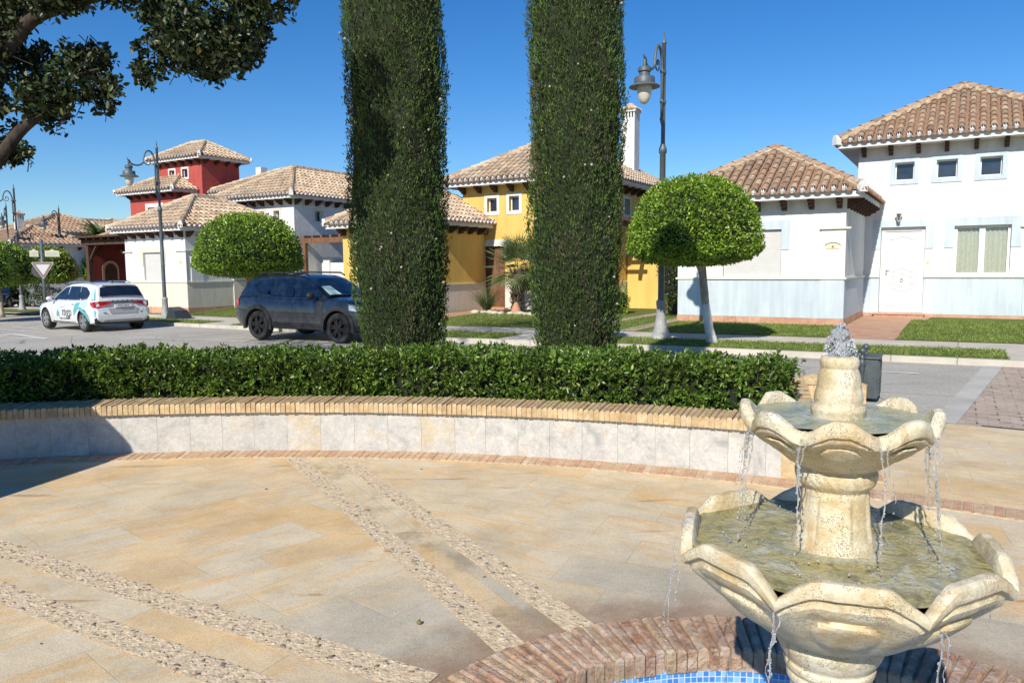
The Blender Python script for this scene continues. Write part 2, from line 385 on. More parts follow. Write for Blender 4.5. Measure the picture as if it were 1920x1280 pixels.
def tilefloor_mat():
    m, nt, b = new_mat('terracotta_floor_tiles'); v = rotvec(nt, coords(nt), math.radians(31))
    br = N(nt, 'ShaderNodeTexBrick', offset=0.0); br.inputs['Scale'].default_value = 1; br.inputs['Brick Width'].default_value = 0.33; br.inputs['Row Height'].default_value = 0.33; br.inputs['Mortar Size'].default_value = 0.006
    br.inputs['Color1'].default_value = (0, 0, 0, 1); br.inputs['Color2'].default_value = (1, 1, 1, 1)
    L(nt, v, br.inputs['Vector'])
    c = ramp(nt, br.outputs['Color'], [(0, (0.42, 0.21, 0.12)), (1, (0.52, 0.29, 0.17))])
    c = mix(nt, ramp(nt, noise(nt, v, 3, 6, 0.7), [(0.4, 0.0), (0.7, 0.5)]), c, (0.50, 0.36, 0.25))
    c = mix(nt, math_n(nt, 'MULTIPLY', br.outputs['Fac'], 0.6), c, (0.36, 0.27, 0.2))
    L(nt, c, b.inputs['Base Color']); b.inputs['Roughness'].default_value = 0.7; return m
M['tilefloor'] = tilefloor_mat()
def paver_mat():
    m, nt, b = new_mat('pink_brick_paving'); v = rotvec(nt, coords(nt), math.radians(31))
    br = N(nt, 'ShaderNodeTexBrick', offset=0.5); br.inputs['Scale'].default_value = 1; br.inputs['Brick Width'].default_value = 0.21; br.inputs['Row Height'].default_value = 0.105; br.inputs['Mortar Size'].default_value = 0.004
    br.inputs['Color1'].default_value = (0, 0, 0, 1); br.inputs['Color2'].default_value = (1, 1, 1, 1); L(nt, v, br.inputs['Vector'])
    c = ramp(nt, br.outputs['Color'], [(0, (0.40, 0.31, 0.24)), (0.5, (0.46, 0.365, 0.28)), (1, (0.51, 0.42, 0.325))])
    c = mix(nt, 1.0, c, ramp(nt, noise(nt, v, 2.0, 5, 0.7), [(0.3, 0.86), (0.7, 1.08)]), 'MULTIPLY')
    # wide open joints between blocks of pavers, dark and interrupted
    b2 = N(nt, 'ShaderNodeTexBrick', offset=0.5); b2.inputs['Scale'].default_value = 1; b2.inputs['Brick Width'].default_value = 0.42; b2.inputs['Row Height'].default_value = 0.21; b2.inputs['Mortar Size'].default_value = 0.011
    L(nt, v, b2.inputs['Vector'])
    k = math_n(nt, 'MULTIPLY', b2.outputs['Fac'], ramp(nt, noise(nt, v, 9, 3, 0.6), [(0.5, 0.0), (0.56, 1.0)]))
    c = mix(nt, math_n(nt, 'MULTIPLY', br.outputs['Fac'], 0.45), c, (0.20, 0.15, 0.11)); c = mix(nt, k, c, (0.07, 0.05, 0.035))
    L(nt, c, b.inputs['Base Color']); b.inputs['Roughness'].default_value = 0.85
    bump(nt, b, math_n(nt, 'SUBTRACT', noise(nt, v, 70, 3), br.outputs['Fac']), 0.4, 0.004); return m
M['paver'] = paver_mat()
BRK = [(0.0, (0.60, 0.45, 0.26)), (0.25, (0.65, 0.50, 0.29)), (0.5, (0.62, 0.45, 0.25)), (0.7, (0.67, 0.52, 0.33)), (0.90, (0.59, 0.40, 0.23)), (1.0, (0.64, 0.48, 0.29))]
M['brick_yellow'] = m_island('yellow_brick', BRK, 0.88, 9, 0.4, 0.9, 45, 0.012, 0.2, (13, (0.40, 0.27, 0.11), 0.75))
M['brick_pink'] = m_island('pink_brick', [(0.0, (0.58, 0.38, 0.24)), (0.4, (0.62, 0.44, 0.28)), (0.7, (0.56, 0.33, 0.2)), (1.0, (0.66, 0.5, 0.34))], 0.9, 12, 0.35, 0.8, 60, 0.006, 0.2)
M['brick_red'] = m_island('weathered_red_brick', [(0.0, (0.44, 0.24, 0.15)), (0.3, (0.54, 0.35, 0.23)), (0.6, (0.42, 0.22, 0.13)), (0.85, (0.57, 0.41, 0.26)), (1.0, (0.50, 0.31, 0.21))], 0.7, 16, 0.5, 1.0, 40, 0.02, 0.35, (15, (0.62, 0.50, 0.39), 0.95))
M['mortar'] = m_plain('mortar', (0.50, 0.39, 0.24), 0.95, var=0.3, nscale=20, bmp=0.6)
M['pebble'] = m_island('pebble', [(0.0, (0.18, 0.145, 0.105)), (0.14, (0.42, 0.32, 0.19)), (0.42, (0.60, 0.47, 0.29)), (0.66, (0.42, 0.33, 0.21)), (0.82, (0.66, 0.56, 0.40)), (0.92, (0.17, 0.155, 0.13)), (1.0, (0.40, 0.24, 0.14))], 0.5, 30, 0.25, 0.2, 80, 0.002, 0.4)
M['pebblebed'] = m_plain('pebble_mortar', (0.64, 0.505, 0.33), 0.95, var=0.3, nscale=25, bmp=1.0, bscale=60)
def marble_mat():
    m, nt, b = new_mat('white_marble_cladding'); v = coords(nt); i = island(nt)
    add = N(nt, 'ShaderNodeVectorMath', operation='ADD'); cx = N(nt, 'ShaderNodeCombineXYZ'); L(nt, math_n(nt, 'MULTIPLY', i, 53.0), cx.inputs[0]); L(nt, math_n(nt, 'MULTIPLY', i, 17.0), cx.inputs[2])
    L(nt, v, add.inputs[0]); L(nt, cx.outputs[0], add.inputs[1]); q = add.outputs[0]
    c = ramp(nt, noise(nt, q, 3.5, 8, 0.72, 1.0), [(0.28, (0.30, 0.30, 0.285)), (0.46, (0.475, 0.465, 0.43)), (0.72, (0.61, 0.59, 0.54))])
    c = mix(nt, ramp(nt, noise(nt, q, 1.6, 3, 0.5, 1.5), [(0.585, 0.0), (0.605, 0.45), (0.635, 0.0)]), c, (0.56, 0.42, 0.24))
    c = mix(nt, ramp(nt, math_n(nt, 'MULTIPLY', math_n(nt, 'GREATER_THAN', i, 0.92), noise(nt, q, 5.0, 5, 0.7)), [(0.42, 0.0), (0.64, 0.6)]), c, (0.56, 0.42, 0.21))
    c = mix(nt, 1.0, c, ramp(nt, noise(nt, q, 32, 6, 0.8, 0.6), [(0.32, 0.78), (0.66, 1.10)]), 'MULTIPLY')
    L(nt, c, b.inputs['Base Color']); b.inputs['Roughness'].default_value = 0.6
    bump(nt, b, noise(nt, q, 14, 8, 0.75, 0.5), 0.5, 0.012); return m
M['marble'] = marble_mat()
def mosaic_mat():
    m, nt, b = new_mat('blue_mosaic'); tc = nt.nodes.new('ShaderNodeTexCoord').outputs['UV']
    br = N(nt, 'ShaderNodeTexBrick', offset=0.0); br.inputs['Scale'].default_value = 1; br.inputs['Brick Width'].default_value = 0.026; br.inputs['Row Height'].default_value = 0.026; br.inputs['Mortar Size'].default_value = 0.0022
    br.inputs['Color1'].default_value = (0, 0, 0, 1); br.inputs['Color2'].default_value = (1, 1, 1, 1); L(nt, tc, br.inputs['Vector'])
    c = ramp(nt, br.outputs['Color'], [(0, (0.05, 0.20, 0.55)), (0.5, (0.09, 0.32, 0.68)), (1, (0.28, 0.50, 0.74))])
    L(nt, mix(nt, br.outputs['Fac'], c, (0.55, 0.62, 0.65)), b.inputs['Base Color']); b.inputs['Roughness'].default_value = 0.25; return m
M['mosaic'] = mosaic_mat()
M['white_paint_road'] = m_plain('road_paint', (0.66, 0.65, 0.61), 0.8, var=0.25, nscale=5)

# ---------------------------------------------------------------- ground sheets
def sheet(name, rows, mat, zf, kind=True):
    """rows: list of equal-length lists of (s,t)"""
    V = []; n = len(rows[0])
    for r in rows:
        for (s, t) in r: p = P(s, t); V.append((p.x, p.y, zf(s, t)))
    F = [(i*n+k, i*n+k+1, (i+1)*n+k+1, (i+1)*n+k) for i in range(len(rows)-1) for k in range(n-1)]
    g = Geo(); g.v = V; g.f = F; g.m = [0]*len(F)
    o = g.build(name, mat, fixn=True); return struct(o)
def lerp_tab(tab, s):
    if s <= tab[0][0]: return tab[0][1]
    for (a, b), (c, d) in zip(tab, tab[1:]):
        if s <= c: return b+(d-b)*(s-a)/(c-a)
    return tab[-1][1]
TK = [(-40, 17.2), (-30, 16.4), (-26, 15.9), (-20, 15.3), (-13, 14.75), (-12.3, 13.95), (-10, 13.95), (-6, 14.2), (1, 14.65), (10, 15.3), (20, 16)]
TO = [(-40, 18.4), (-30, 17.6), (-26, 17.1), (-20, 16.4), (-12, 15.5), (-9, 15.45), (-6, 15.7), (1, 16.4), (10, 17.2), (20, 18)]
TI = [(-40, 19.9), (-30, 19.0), (-26, 18.5), (-20, 17.8), (-12, 16.85), (-9, 17.0), (-6, 17.2), (1, 17.75), (10, 18.5), (20, 19.2)]
def lat(a, b, n): return [a+(b-a)*i/n for i in range(n+1)]
# earth to the horizon
g = Geo()
xs = [-900, -62, -40, -20, -8, 0, 15, 60, 900]; ys = [-60, 0, 20, 60, 200, 1200]
for y in ys:
    for x in xs: g.v.append((x, y, gz(x)-0.42))
n = len(xs); g.f = [(i*n+k, i*n+k+1, (i+1)*n+k+1, (i+1)*n+k) for i in range(len(ys)-1) for k in range(n-1)]; g.m = [0]*len(g.f)
struct(g.build('ground', M['soil'], fixn=True))
# asphalt street with the side street on the far left
sheet('road', [[(s, t) for s in [-110, -80, -60, -45, -30, -20, -10, -5, -1, 4, 14]] for t in (9.12, 14, 18, 40, 110)], M['asphalt'], lambda s, t: gst(s, t)-0.004)
sheet('road', [[(s, t) for s in [-110, -80, -60, -45, -30, -20, -12, -8]] for t in (-8, 0, 5, 9.12)], M['asphalt'], lambda s, t: gst(s, t)-0.008)

# junction: gutter strip and brick crossing
g = Geo()
def pst(s, t, z): p = P(s, t); return (p.x, p.y, z)
g.quad(pst(-0.22, 9.12, 0.004), pst(0.02, 9.12, 0.004), pst(0.67, 14.75, 0.004), pst(0.40, 14.75, 0.004)); struct(g.build('gutter', M['gutter'], fixn=True))
g = Geo(); g.v = [pst(0.02, 9.12, 0.0), pst(9, 8.7, 0.0), pst(9, 15.4, 0.0), pst(0.67, 14.75, 0.0)]; g.f = [(0, 1, 2, 3)]; g.m = [0]
struct(g.build('brick_crossing', M['paver'], fixn=True))
g = Geo(); g.quad(pst(0.25, 9.10, 0.006), pst(9, 8.66, 0.006), pst(9, 8.72, 0.006), pst(0.25, 9.16, 0.006)); struct(g.build('drain_slot', m_plain('drain_dark', (0.10, 0.095, 0.09), 0.7), fixn=True))
# raised verge / pavement / garden sheets
SS = sorted(set(lat(-62, 12, 48)+[-40, -30, -26, -20, -13, -12.3, -10, -6, 1]))
RZ = 0.10
def zone(name, s0, s1, fa, fb, mat, zf, m=3):
    ss = [s0]+[s for s in SS if s0 < s < s1]+[s1]
    return sheet(name, [[(s, fa(s)+(fb(s)-fa(s))*j/m) for s in ss] for j in range(m+1)], mat, zf)
tk = lambda s: lerp_tab(TK, s); to = lambda s: lerp_tab(TO, s); ti = lambda s: lerp_tab(TI, s)
zone('pavement', -33, 0.78, lambda s: tk(s)+0.12, lambda s: ti(s)+0.02, M['concrete'], lambda s, t: gst(s, t)+RZ-0.002)
zone('pavement', 0.78, 12, lambda s: tk(s)+0.12, lambda s: ti(s)+0.02, M['concrete'], lambda s, t: gst(s, t)+RZ-0.002)
# kerb stones as a real step
g = Geo(); ss = [s for s in SS if -33 < s < 0.8]+[0.78]+[s for s in SS if s > 0.8 and s < 11]
for a, b in zip(ss, ss[1:]):
    for (ta, tb) in ((tk(a), tk(b)),):
        A = [pst(a, ta, gst(a, ta)-0.1), pst(b, tb, gst(b, tb)-0.1), pst(b, tb, gst(b, tb)+RZ+0.004), pst(a, ta, gst(a, ta)+RZ+0.004), pst(a, ta+0.13, gst(a, ta)+RZ+0.004), pst(b, tb+0.13, gst(b, tb)+RZ+0.004)]
        g.add(A, [(0, 1, 2, 3), (3, 2, 5, 4)])
struct(g.build('kerb', M['kerb'], fixn=True))
VERGES = [(-7.5, 0.74), (-12.2, -8.95), (-19.6, -16.2), (-26.3, -21.2), (-32.5, -28)]
for a, b in VERGES:
    zone('grass_verge', a, b, lambda s: tk(s)+0.13, to, M['lawn'], lambda s, t: gst(s, t)+RZ+0.004)
def lawnz(s, t):
    k = (t-ti(s))/(20.6-ti(s)) if 20.6 > ti(s) else 1
    return gst(s, t)*(1-0.6*max(0, min(1, k)))+RZ+0.004+0.035*max(0, min(1, k))
zone('garden_lawn', -33, -2.5, ti, lambda s: 26, M['lawn'], lawnz, 10)
zone('garden_lawn', -1.15, 14, ti, lambda s: 26, M['lawn'], lawnz, 10)
zone('garden_path', -2.5, -1.15, lambda s: ti(s)+0.0, lambda s: 24.9, M['tilefloor'], lambda s, t: lawnz(s, t)-0.002, 5)
# grass either side of that path needs a skewed right edge: paver strip wedge
g = Geo(); g.v = [pst(-1.16, 17.62, 0.112), pst(-0.70, 24.9, 0.145), pst(-1.16, 24.9, 0.145)]; g.f = [(0, 1, 2)]; g.m = [0]
struct(g.build('garden_path', M['tilefloor'], fixn=True))
for s0 in (-8.6, -7.25):
    zone('drive_track', s0, s0+0.42, lambda s: ti(s), lambda s: 24.5, M['paver'], lambda s, t: lawnz(s, t)+0.006, 6)
zone('driveway', -16.4, -15.2, lambda s: ti(s), lambda s: 21.0, M['tilefloor'], lambda s, t: lawnz(s, t)+0.006, 6)
zone('driveway', -22.6, -20.8, lambda s: ti(s), lambda s: 24.0, M['concrete'], lambda s, t: lawnz(s, t)+0.006, 6)
zone('garden_path', -15.1, -14.0, lambda s: ti(s)+1.2, lambda s: 23.4, M['tilefloor'], lambda s, t: lawnz(s, t)+0.008, 4)
# far traffic island and pavement on the left
def patch(name, pts, mat, dz):
    g = Geo(); g.v = []
    for (s, t) in pts:
        p = P(s, t); g.v.append((p.x, p.y, gst(s, t)+dz))
    g.f = [tuple(range(len(pts)))]; g.m = [0]; struct(g.build(name, mat, fixn=True))
patch('pavement', [(-60, 18.5), (-36.5, 18.0), (-35.8, 19.3), (-37, 21.5), (-60, 24)], M['concrete'], 0.08)
patch('grass_verge', [(-59, 19.2), (-38.5, 18.5), (-37.2, 19.2), (-38, 20.3), (-59, 21.5)], M['lawn'], 0.09)
patch('pavement', [(-90, 30), (-52, 30), (-42, 34), (-42, 80), (-90, 80)], M['concrete'], 0.06)
patch('garden_lawn', [(-88, 32), (-53, 32.5), (-44, 36), (-44, 78), (-88, 78)], M['lawn'], 0.075)
# painted road marks
g = Geo()
def stripe(a, b, w):
    A, B = P(*a), P(*b); d = (B-A).normalized(); nn = Vector((-d.y, d.x, 0))*w/2
    n = max(1, int((B-A).length/2)); 
    for i in range(n):
        p = A+(B-A)*i/n; q = A+(B-A)*(i+1)/n
        zp, zq = gz(p.x)+0.004, gz(q.x)+0.004
        g.quad((p.x-nn.x, p.y-nn.y, zp), (q.x-nn.x, q.y-nn.y, zq), (q.x+nn.x, q.y+nn.y, zq), (p.x+nn.x, p.y+nn.y, zp))
for i in range(-1, 14):
    if i in (5, 6, 7): continue
    s = -0.5-1.95*i; stripe((s, 13.1), (s-0.62, 13.04), 0.1)
tri = [(-24.4, 10.9), (-22.0, 11.2), (-25.2, 11.8)]
for i in range(3): stripe(tri[i], tri[(i+1) % 3], 0.16)
stripe((-31, 12.9), (-25.9, 12.55), 0.12); stripe((-31, 12.2), (-27.6, 12.0), 0.12); stripe((-29, 13.6), (-26.6, 13.3), 0.10)
stripe((-20.4, 12.0), (-17.6, 12.4), 0.1); stripe((-18.8, 12.6), (-17.8, 14.3), 0.1); stripe((-17.6, 12.45), (-11.2, 12.5), 0.1)
struct(g.build('road_marking', M['white_paint_road'], fixn=True))

# ---------------------------------------------------------------- plaza floor (annulus around the sunk basin, cut to shape)
BC = (0.84, 1.80); RB = 1.50; RI = 1.19
bm = bmesh.new()
rad = [RB-0.02, 1.7, 2.2, 3, 4.5, 7, 11, 18, 30]; seg = 72; rings = []
for r in rad: rings.append([bm.verts.new((BC[0]+r*math.cos(2*PI*k/seg), BC[1]+r*math.sin(2*PI*k/seg), 0)) for k in range(seg)])
for i in range(len(rad)-1):
    for k in range(seg): bm.faces.new((rings[i][k], rings[i][(k+1) % seg], rings[i+1][(k+1) % seg], rings[i+1][k]))
cutp = P(0, 9.12); bmesh.ops.bisect_plane(bm, geom=bm.verts[:]+bm.edges[:]+bm.faces[:], plane_co=cutp, plane_no=(VX, VY, 0), clear_outer=True)
bmesh.ops.bisect_plane(bm, geom=bm.verts[:]+bm.edges[:]+bm.faces[:], plane_co=(-7.9, 0, 0), plane_no=(-1, 0, 0), clear_outer=True)
me = bpy.data.meshes.new('plaza_floor'); bm.to_mesh(me); bm.free(); me.materials.append(M['paving'])
o = bpy.data.objects.new('plaza_floor', me); C.objects.link(o); struct(o)

# pebble stripes: mortar bed + pebbles
PB = Geo(); pebs = []
def stripe_region(ang, lo, hi, along0, along1):
    d = Vector((math.cos(ang), math.sin(ang), 0)); nn = Vector((-math.sin(ang), math.cos(ang), 0))
    n = 24; A = []
    for i in range(n+1):
        a = along0+(along1-along0)*i/n
        A.append((d*a+nn*lo, d*a+nn*hi))
    for (p, q), (p2, q2) in zip(A, A[1:]): PB.quad((p.x, p.y, 0.004), (p2.x, p2.y, 0.004), (q2.x, q2.y, 0.004), (q.x, q.y, 0.004))
    a = along0+0.02; step = 0.034
    while a < along1-0.02:
        b = lo+0.018
        while b < hi-0.012:
            if random.random() < 0.52:
                p = d*(a+random.uniform(-.011, .011))+nn*(b+random.uniform(-.011, .011))
                pebs.append((p.x, p.y, ang))
            b += step*random.uniform(0.75, 1.15)
        a += step*0.92
CW = (-2.35, -3.25); RWALL = 10.13
def hits(ang, off, rad, c):   # distance along the stripe direction where it meets a circle
    d = Vector((math.cos(ang), math.sin(ang))); nn = Vector((-math.sin(ang), math.cos(ang))); p0 = nn*off; rel = p0-Vector(c)
    b = rel.dot(d); q = rel.dot(rel)-rad*rad; sq = math.sqrt(max(0, b*b-q)); return -b-sq, -b+sq
aA = math.radians(-60.1); aB = math.radians(151.2)
for lo, hi in ((1.50, 1.655), (1.875, 2.03)):
    f0, f1 = hits(aA, (lo+hi)/2, RWALL-0.27, CW); r0, r1 = hits(aA, (lo+hi)/2, RB+0.13, BC)
    stripe_region(aA, lo, hi, f0, r0)
for lo, hi in ((-2.46, -2.29), (-2.11, -1.95)):
    r0, r1 = hits(aB, (lo+hi)/2, RB+0.13, BC)
    stripe_region(aB, lo, hi, r1, r1+4.2)
struct(PB.build('pebble_stripe_bed', M['pebblebed'], fixn=True))
g = Geo()
for x, y, a in pebs:
    r = random.uniform(0.0055, 0.0135)*random.choice((0.7, 1, 1, 1.15)); el = random.uniform(1.0, 2.1)
    R = Matrix.Rotation(random.gauss(a+0.6, 0.9), 3, 'Z')
    g.ico((x, y, 0.003), r, (el, 1.0, 0.36), R, 1 if r < 0.014 else 2)
tag(g.build('pebbles', M['pebble'], smooth=True), 'pebbles set in mortar in four stripes across the plaza paving', 'pebbles', kind='stuff')

# ---------------------------------------------------------------- bricks
def brick_course(name, c, r0, r1, z0, z1, a0, a1, bw, mat, jit=0.004, parent=None, gap=0.006, tilt=0.0, chamf=0.004, skew=0.0):
    """radial bricks on edge along an arc"""
    g = Geo(); rm = (r0+r1)/2; n = int(abs(a1-a0)*rm/bw)
    for i in range(n):
        A = a0+(a1-a0)*i/n; B = a0+(a1-a0)*(i+1)/n; ga = gap/rm/2*(1 if a1 > a0 else -1)
        j = lambda: random.uniform(-jit, jit)
        q0, q1 = r0+j(), r1+j(); zb, zt = z0, z1+j()*0.8; sk = (skew+random.uniform(-.003, .003))/rm
        def pt(a, r, z): return (c[0]+r*math.cos(a), c[1]+r*math.sin(a), z)
        sg_ = 1 if a1 > a0 else -1; A2, B2 = A+ga+sg_*abs(j())*0.25/rm, B-ga-sg_*abs(j())*0.25/rm
        ch = chamf+abs(j())*0.6
        da = ch/rm*(1 if a1 > a0 else -1)
        vs = [pt(A2, q0, zb), pt(B2, q0, zb), pt(B2+sk, q1, zb), pt(A2+sk, q1, zb),
              pt(A2, q0, zt-ch), pt(B2, q0, zt-ch), pt(B2+sk, q1, zt-ch), pt(A2+sk, q1, zt-ch),
              pt(A2+da, q0+ch, zt+j()*.4), pt(B2-da, q0+ch, zt+j()*.4), pt(B2-da+sk, q1-ch, zt+j()*.4), pt(A2+da+sk, q1-ch, zt+j()*.4)]
        g.add(vs, [(3, 2, 1, 0), (0, 1, 5, 4), (1, 2, 6, 5), (2, 3, 7, 6), (3, 0, 4, 7), (4, 5, 9, 8), (5, 6, 10, 9), (6, 7, 11, 10), (7, 4, 8, 11), (8, 9, 10, 11)])
    return g.build(name, mat, parent, fixn=True)
def ang_of(x, y): return math.atan2(y-CW[1], x-CW[0])
aL, aR_ = ang_of(-7.5, 5.2), ang_of(2.55, 5.62)
seatw = thing('planter_wall', 'low curved wall of white marble slabs with yellow brick coping in front of the hedge', 'wall', (CW[0]+RWALL*math.cos(1.5), CW[1]+RWALL*math.sin(1.5), 0))
so_ = seatw.location
def arcbox(g, c, r0, r1, z0, z1, a0, a1, n, mi=0):
    for i in range(n):
        A = a0+(a1-a0)*i/n; B = a0+(a1-a0)*(i+1)/n
        def pt(a, r, z): return (c[0]+r*math.cos(a), c[1]+r*math.sin(a), z)
        vs = [pt(A, r0, z0), pt(B, r0, z0), pt(B, r1, z0), pt(A, r1, z0), pt(A, r0, z1), pt(B, r0, z1), pt(B, r1, z1), pt(A, r1, z1)]
        fs = [(3, 2, 1, 0), (4, 5, 6, 7), (0, 1, 5, 4), (2, 3, 7, 6)]
        if i == 0: fs.append((3, 0, 4, 7))
        if i == n-1: fs.append((1, 2, 6, 5))
        g.add(vs, fs, mi)
g = Geo(); a = aL
while a > aR_+0.004:                      # each marble slab a separate island
    b = max(aR_, a-random.uniform(0.285, 0.325)/RWALL); k = 0.0009/RWALL
    arcbox(g, CW, RWALL+random.uniform(-.001, .001), RWALL+0.03, 0.0, 0.372, a-k, b+k, 1); a = b
mp = g.build('marble_panels', M['marble'], seatw, so_, fixn=True)
g = Geo(); arcbox(g, CW, RWALL+0.0305, RWALL+0.40, -0.05, 0.366, aL, aR_, 60); 
g.build('wall_core', M['mortar'], seatw, so_, fixn=True)
cp = brick_course('coping', CW, RWALL-0.045, RWALL+0.36, 0.372, 0.462, aL, aR_-0.004, 0.047, M['brick_yellow'], 0.007, gap=0.006, chamf=0.006)
cp.parent = seatw; cp.location = (-so_[0], -so_[1], -so_[2])
g = Geo(); arcbox(g, CW, RWALL-0.036, RWALL+0.35, 0.375, 0.446, aL, aR_, 60); g.build('coping_mortar', M['mortar'], seatw, so_, fixn=True)
# flush soldier course at the foot of the wall, running on past its end
aRR = ang_of(4.9, 3.7)
r = brick_course('brick_edging', CW, RWALL-0.265, RWALL-0.012, -0.02, 0.009, aL, aRR, 0.062, M['brick_pink'], 0.003, gap=0.007, skew=0.004); struct(r)
g = Geo(); arcbox(g, CW, RWALL-0.27, RWALL+0.0, -0.03, 0.005, aL, aRR, 80); struct(g.build('edging_mortar', M['mortar'], fixn=True))
# straight brick band running back beside the planter end
g = Geo(); g2 = Geo()
A = Vector((2.66, 5.78, 0)); B = Vector((3.95, 8.9, 0)); d = (B-A); ln = d.length; d.normalize(); nn = Vector((d.y, -d.x, 0))
n = int(ln/0.062)
for i in range(n):
    p = A+d*(i*0.062); w0, w1 = 0.0, 0.25; q = d*0.055
    v = [p+nn*w0, p+nn*w0+q, p+nn*w1+q, p+nn*w1]
    z = 0.008+random.uniform(-.002, .002)
    g.add([(a_.x, a_.y, -0.02) for a_ in v]+[(a_.x, a_.y, z) for a_ in v], [(4, 5, 6, 7), (0, 1, 5, 4), (1, 2, 6, 5), (2, 3, 7, 6), (3, 0, 4, 7)])
struct(g.build('brick_edging', M['brick_pink'], fixn=True))
g = Geo(); arcbox(g, CW, RWALL+0.4, 13.5, 0.05, 0.30, aL, ang_of(3.0, 8.2), 60); struct(g.build('planting_bed', M['soil'], fixn=True))
# planter end wall and pier
pw = thing('brick_pier', 'low yellow brick pier with pitched cap at the end of the hedge planter', 'pier', (3.55, 8.45, 0), math.radians(-8))
g = Geo(); x0 = -0.42; k = 0
while x0 < 0.42:
    w_ = 0.056; g.box(x0, x0+w_-0.007, -0.2+random.uniform(-.004, .004), 0.2, 0, 0.355+random.uniform(-.004, .004)); x0 += w_
g.build('pier_body', M['brick_yellow'], pw)
g = Geo(); g.box(-0.415, 0.41, -0.19, 0.19, 0, 0.35); g.build('pier_core', M['mortar'], pw)
g = Geo(); g.add([(-0.43, -0.21, 0.36), (0.43, -0.21, 0.36), (0.43, 0.21, 0.36), (-0.43, 0.21, 0.36), (-0.12, 0, 0.45), (0.0, 0, 0.45)], [(0, 1, 5, 4), (1, 2, 5), (2, 3, 4, 5), (3, 0, 4), (3, 2, 1, 0)])
g.build('pier_cap', M['brick_yellow'], pw)
ew = thing('planter_wall', 'low brick end wall of the hedge planter running back to the pier', 'wall', (2.75, 6.3, 0))
A = Vector((2.42, 5.72, 0)); B = Vector((3.25, 8.25, 0)); d = B-A; ln = d.length; d.normalize(); nn = Vector((-d.y, d.x, 0)); g = Geo(); i = 0
while i*0.056 < ln:
    p = A+d*(i*0.056); q = p+d*0.05
    v = [p, q, q+nn*0.3, p+nn*0.3]; z = 0.45+random.uniform(-.004, .004)
    g.add([(a_.x, a_.y, 0) for a_ in v]+[(a_.x, a_.y, z) for a_ in v], [(4, 5, 6, 7), (0, 1, 5, 4), (1, 2, 6, 5), (2, 3, 7, 6), (3, 0, 4, 7)]); i += 1
g.build('wall_bricks', M['brick_yellow'], ew, (2.75, 6.3, 0), fixn=True)
# ---------------------------------------------------------------- sunk basin
def stone_mat():
    m, nt, b = new_mat('cast_stone'); v = coords(nt)
    c = ramp(nt, noise(nt, v, 7, 7, 0.7), [(0.26, (0.44, 0.29, 0.13)), (0.40, (0.58, 0.45, 0.25)), (0.54, (0.69, 0.615, 0.44)), (0.70, (0.72, 0.69, 0.58))])
    sep = N(nt, 'ShaderNodeSeparateXYZ'); L(nt, v, sep.inputs[0])
    # pale lime crust, also painting in reflected light under the big bowl
    f = math_n(nt, 'MULTIPLY', ramp(nt, noise(nt, v, 9, 5, 0.6), [(0.42, 0.0), (0.58, 0.75)]), ramp(nt, sep.outputs[2], [(0.78, 1.0), (0.98, 0.0)]))
    c = mix(nt, f, c, (0.72, 0.69, 0.62))
    vs = rotvec(nt, v, 0, (1, 1, 0.18)); st = noise(nt, vs, 16, 5, 0.65)
    c = mix(nt, ramp(nt, st, [(0.58, 0.0), (0.74, 0.65)]), c, (0.42, 0.23, 0.07))
    vo = N(nt, 'ShaderNodeTexVoronoi'); vo.inputs['Scale'].default_value = 230; vo.inputs['Randomness'].default_value = 1; L(nt, v, vo.inputs['Vector'])
    thr = math_n(nt, 'MULTIPLY', noise(nt, v, 14, 4), 0.55)
    pit = math_n(nt, 'LESS_THAN', vo.outputs['Distance'], thr)
    pit = math_n(nt, 'MULTIPLY', pit, math_n(nt, 'GREATER_THAN', noise(nt, v, 17, 3), 0.50))
    # green-brown algae creeping down, lime runs, browner creases
    vr = rotvec(nt, v, 0.3, (1, 1, 0.10)); run = noise(nt, vr, 22, 6, 0.7)
    c = mix(nt, ramp(nt, run, [(0.60, 0.0), (0.68, 0.45)]), c, (0.74, 0.72, 0.64))
    c = mix(nt, ramp(nt, noise(nt, v, 4.5, 7, 0.72), [(0.54, 0.0), (0.68, 0.6)]), c, (0.34, 0.29, 0.12))
    c = mix(nt, 1.0, c, ramp(nt, noise(nt, v, 120, 3, 0.8), [(0.3, 0.82), (0.7, 1.1)]), 'MULTIPLY')
    c = mix(nt, math_n(nt, 'MULTIPLY', pit, 0.75), c, (0.13, 0.10, 0.05))
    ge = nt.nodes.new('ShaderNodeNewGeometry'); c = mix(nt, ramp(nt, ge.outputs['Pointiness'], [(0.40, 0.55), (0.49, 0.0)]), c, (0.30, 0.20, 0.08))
    L(nt, c, b.inputs['Base Color']); b.inputs['Roughness'].default_value = 0.55; b.inputs['Specular IOR Level'].default_value = 0.45
    h = math_n(nt, 'SUBTRACT', math_n(nt, 'ADD', noise(nt, v, 55, 6, 0.75), math_n(nt, 'MULTIPLY', noise(nt, v, 12, 3), 1.2)), pit)
    bump(nt, b, h, 0.7, 0.006); return m
M['stone'] = stone_mat()
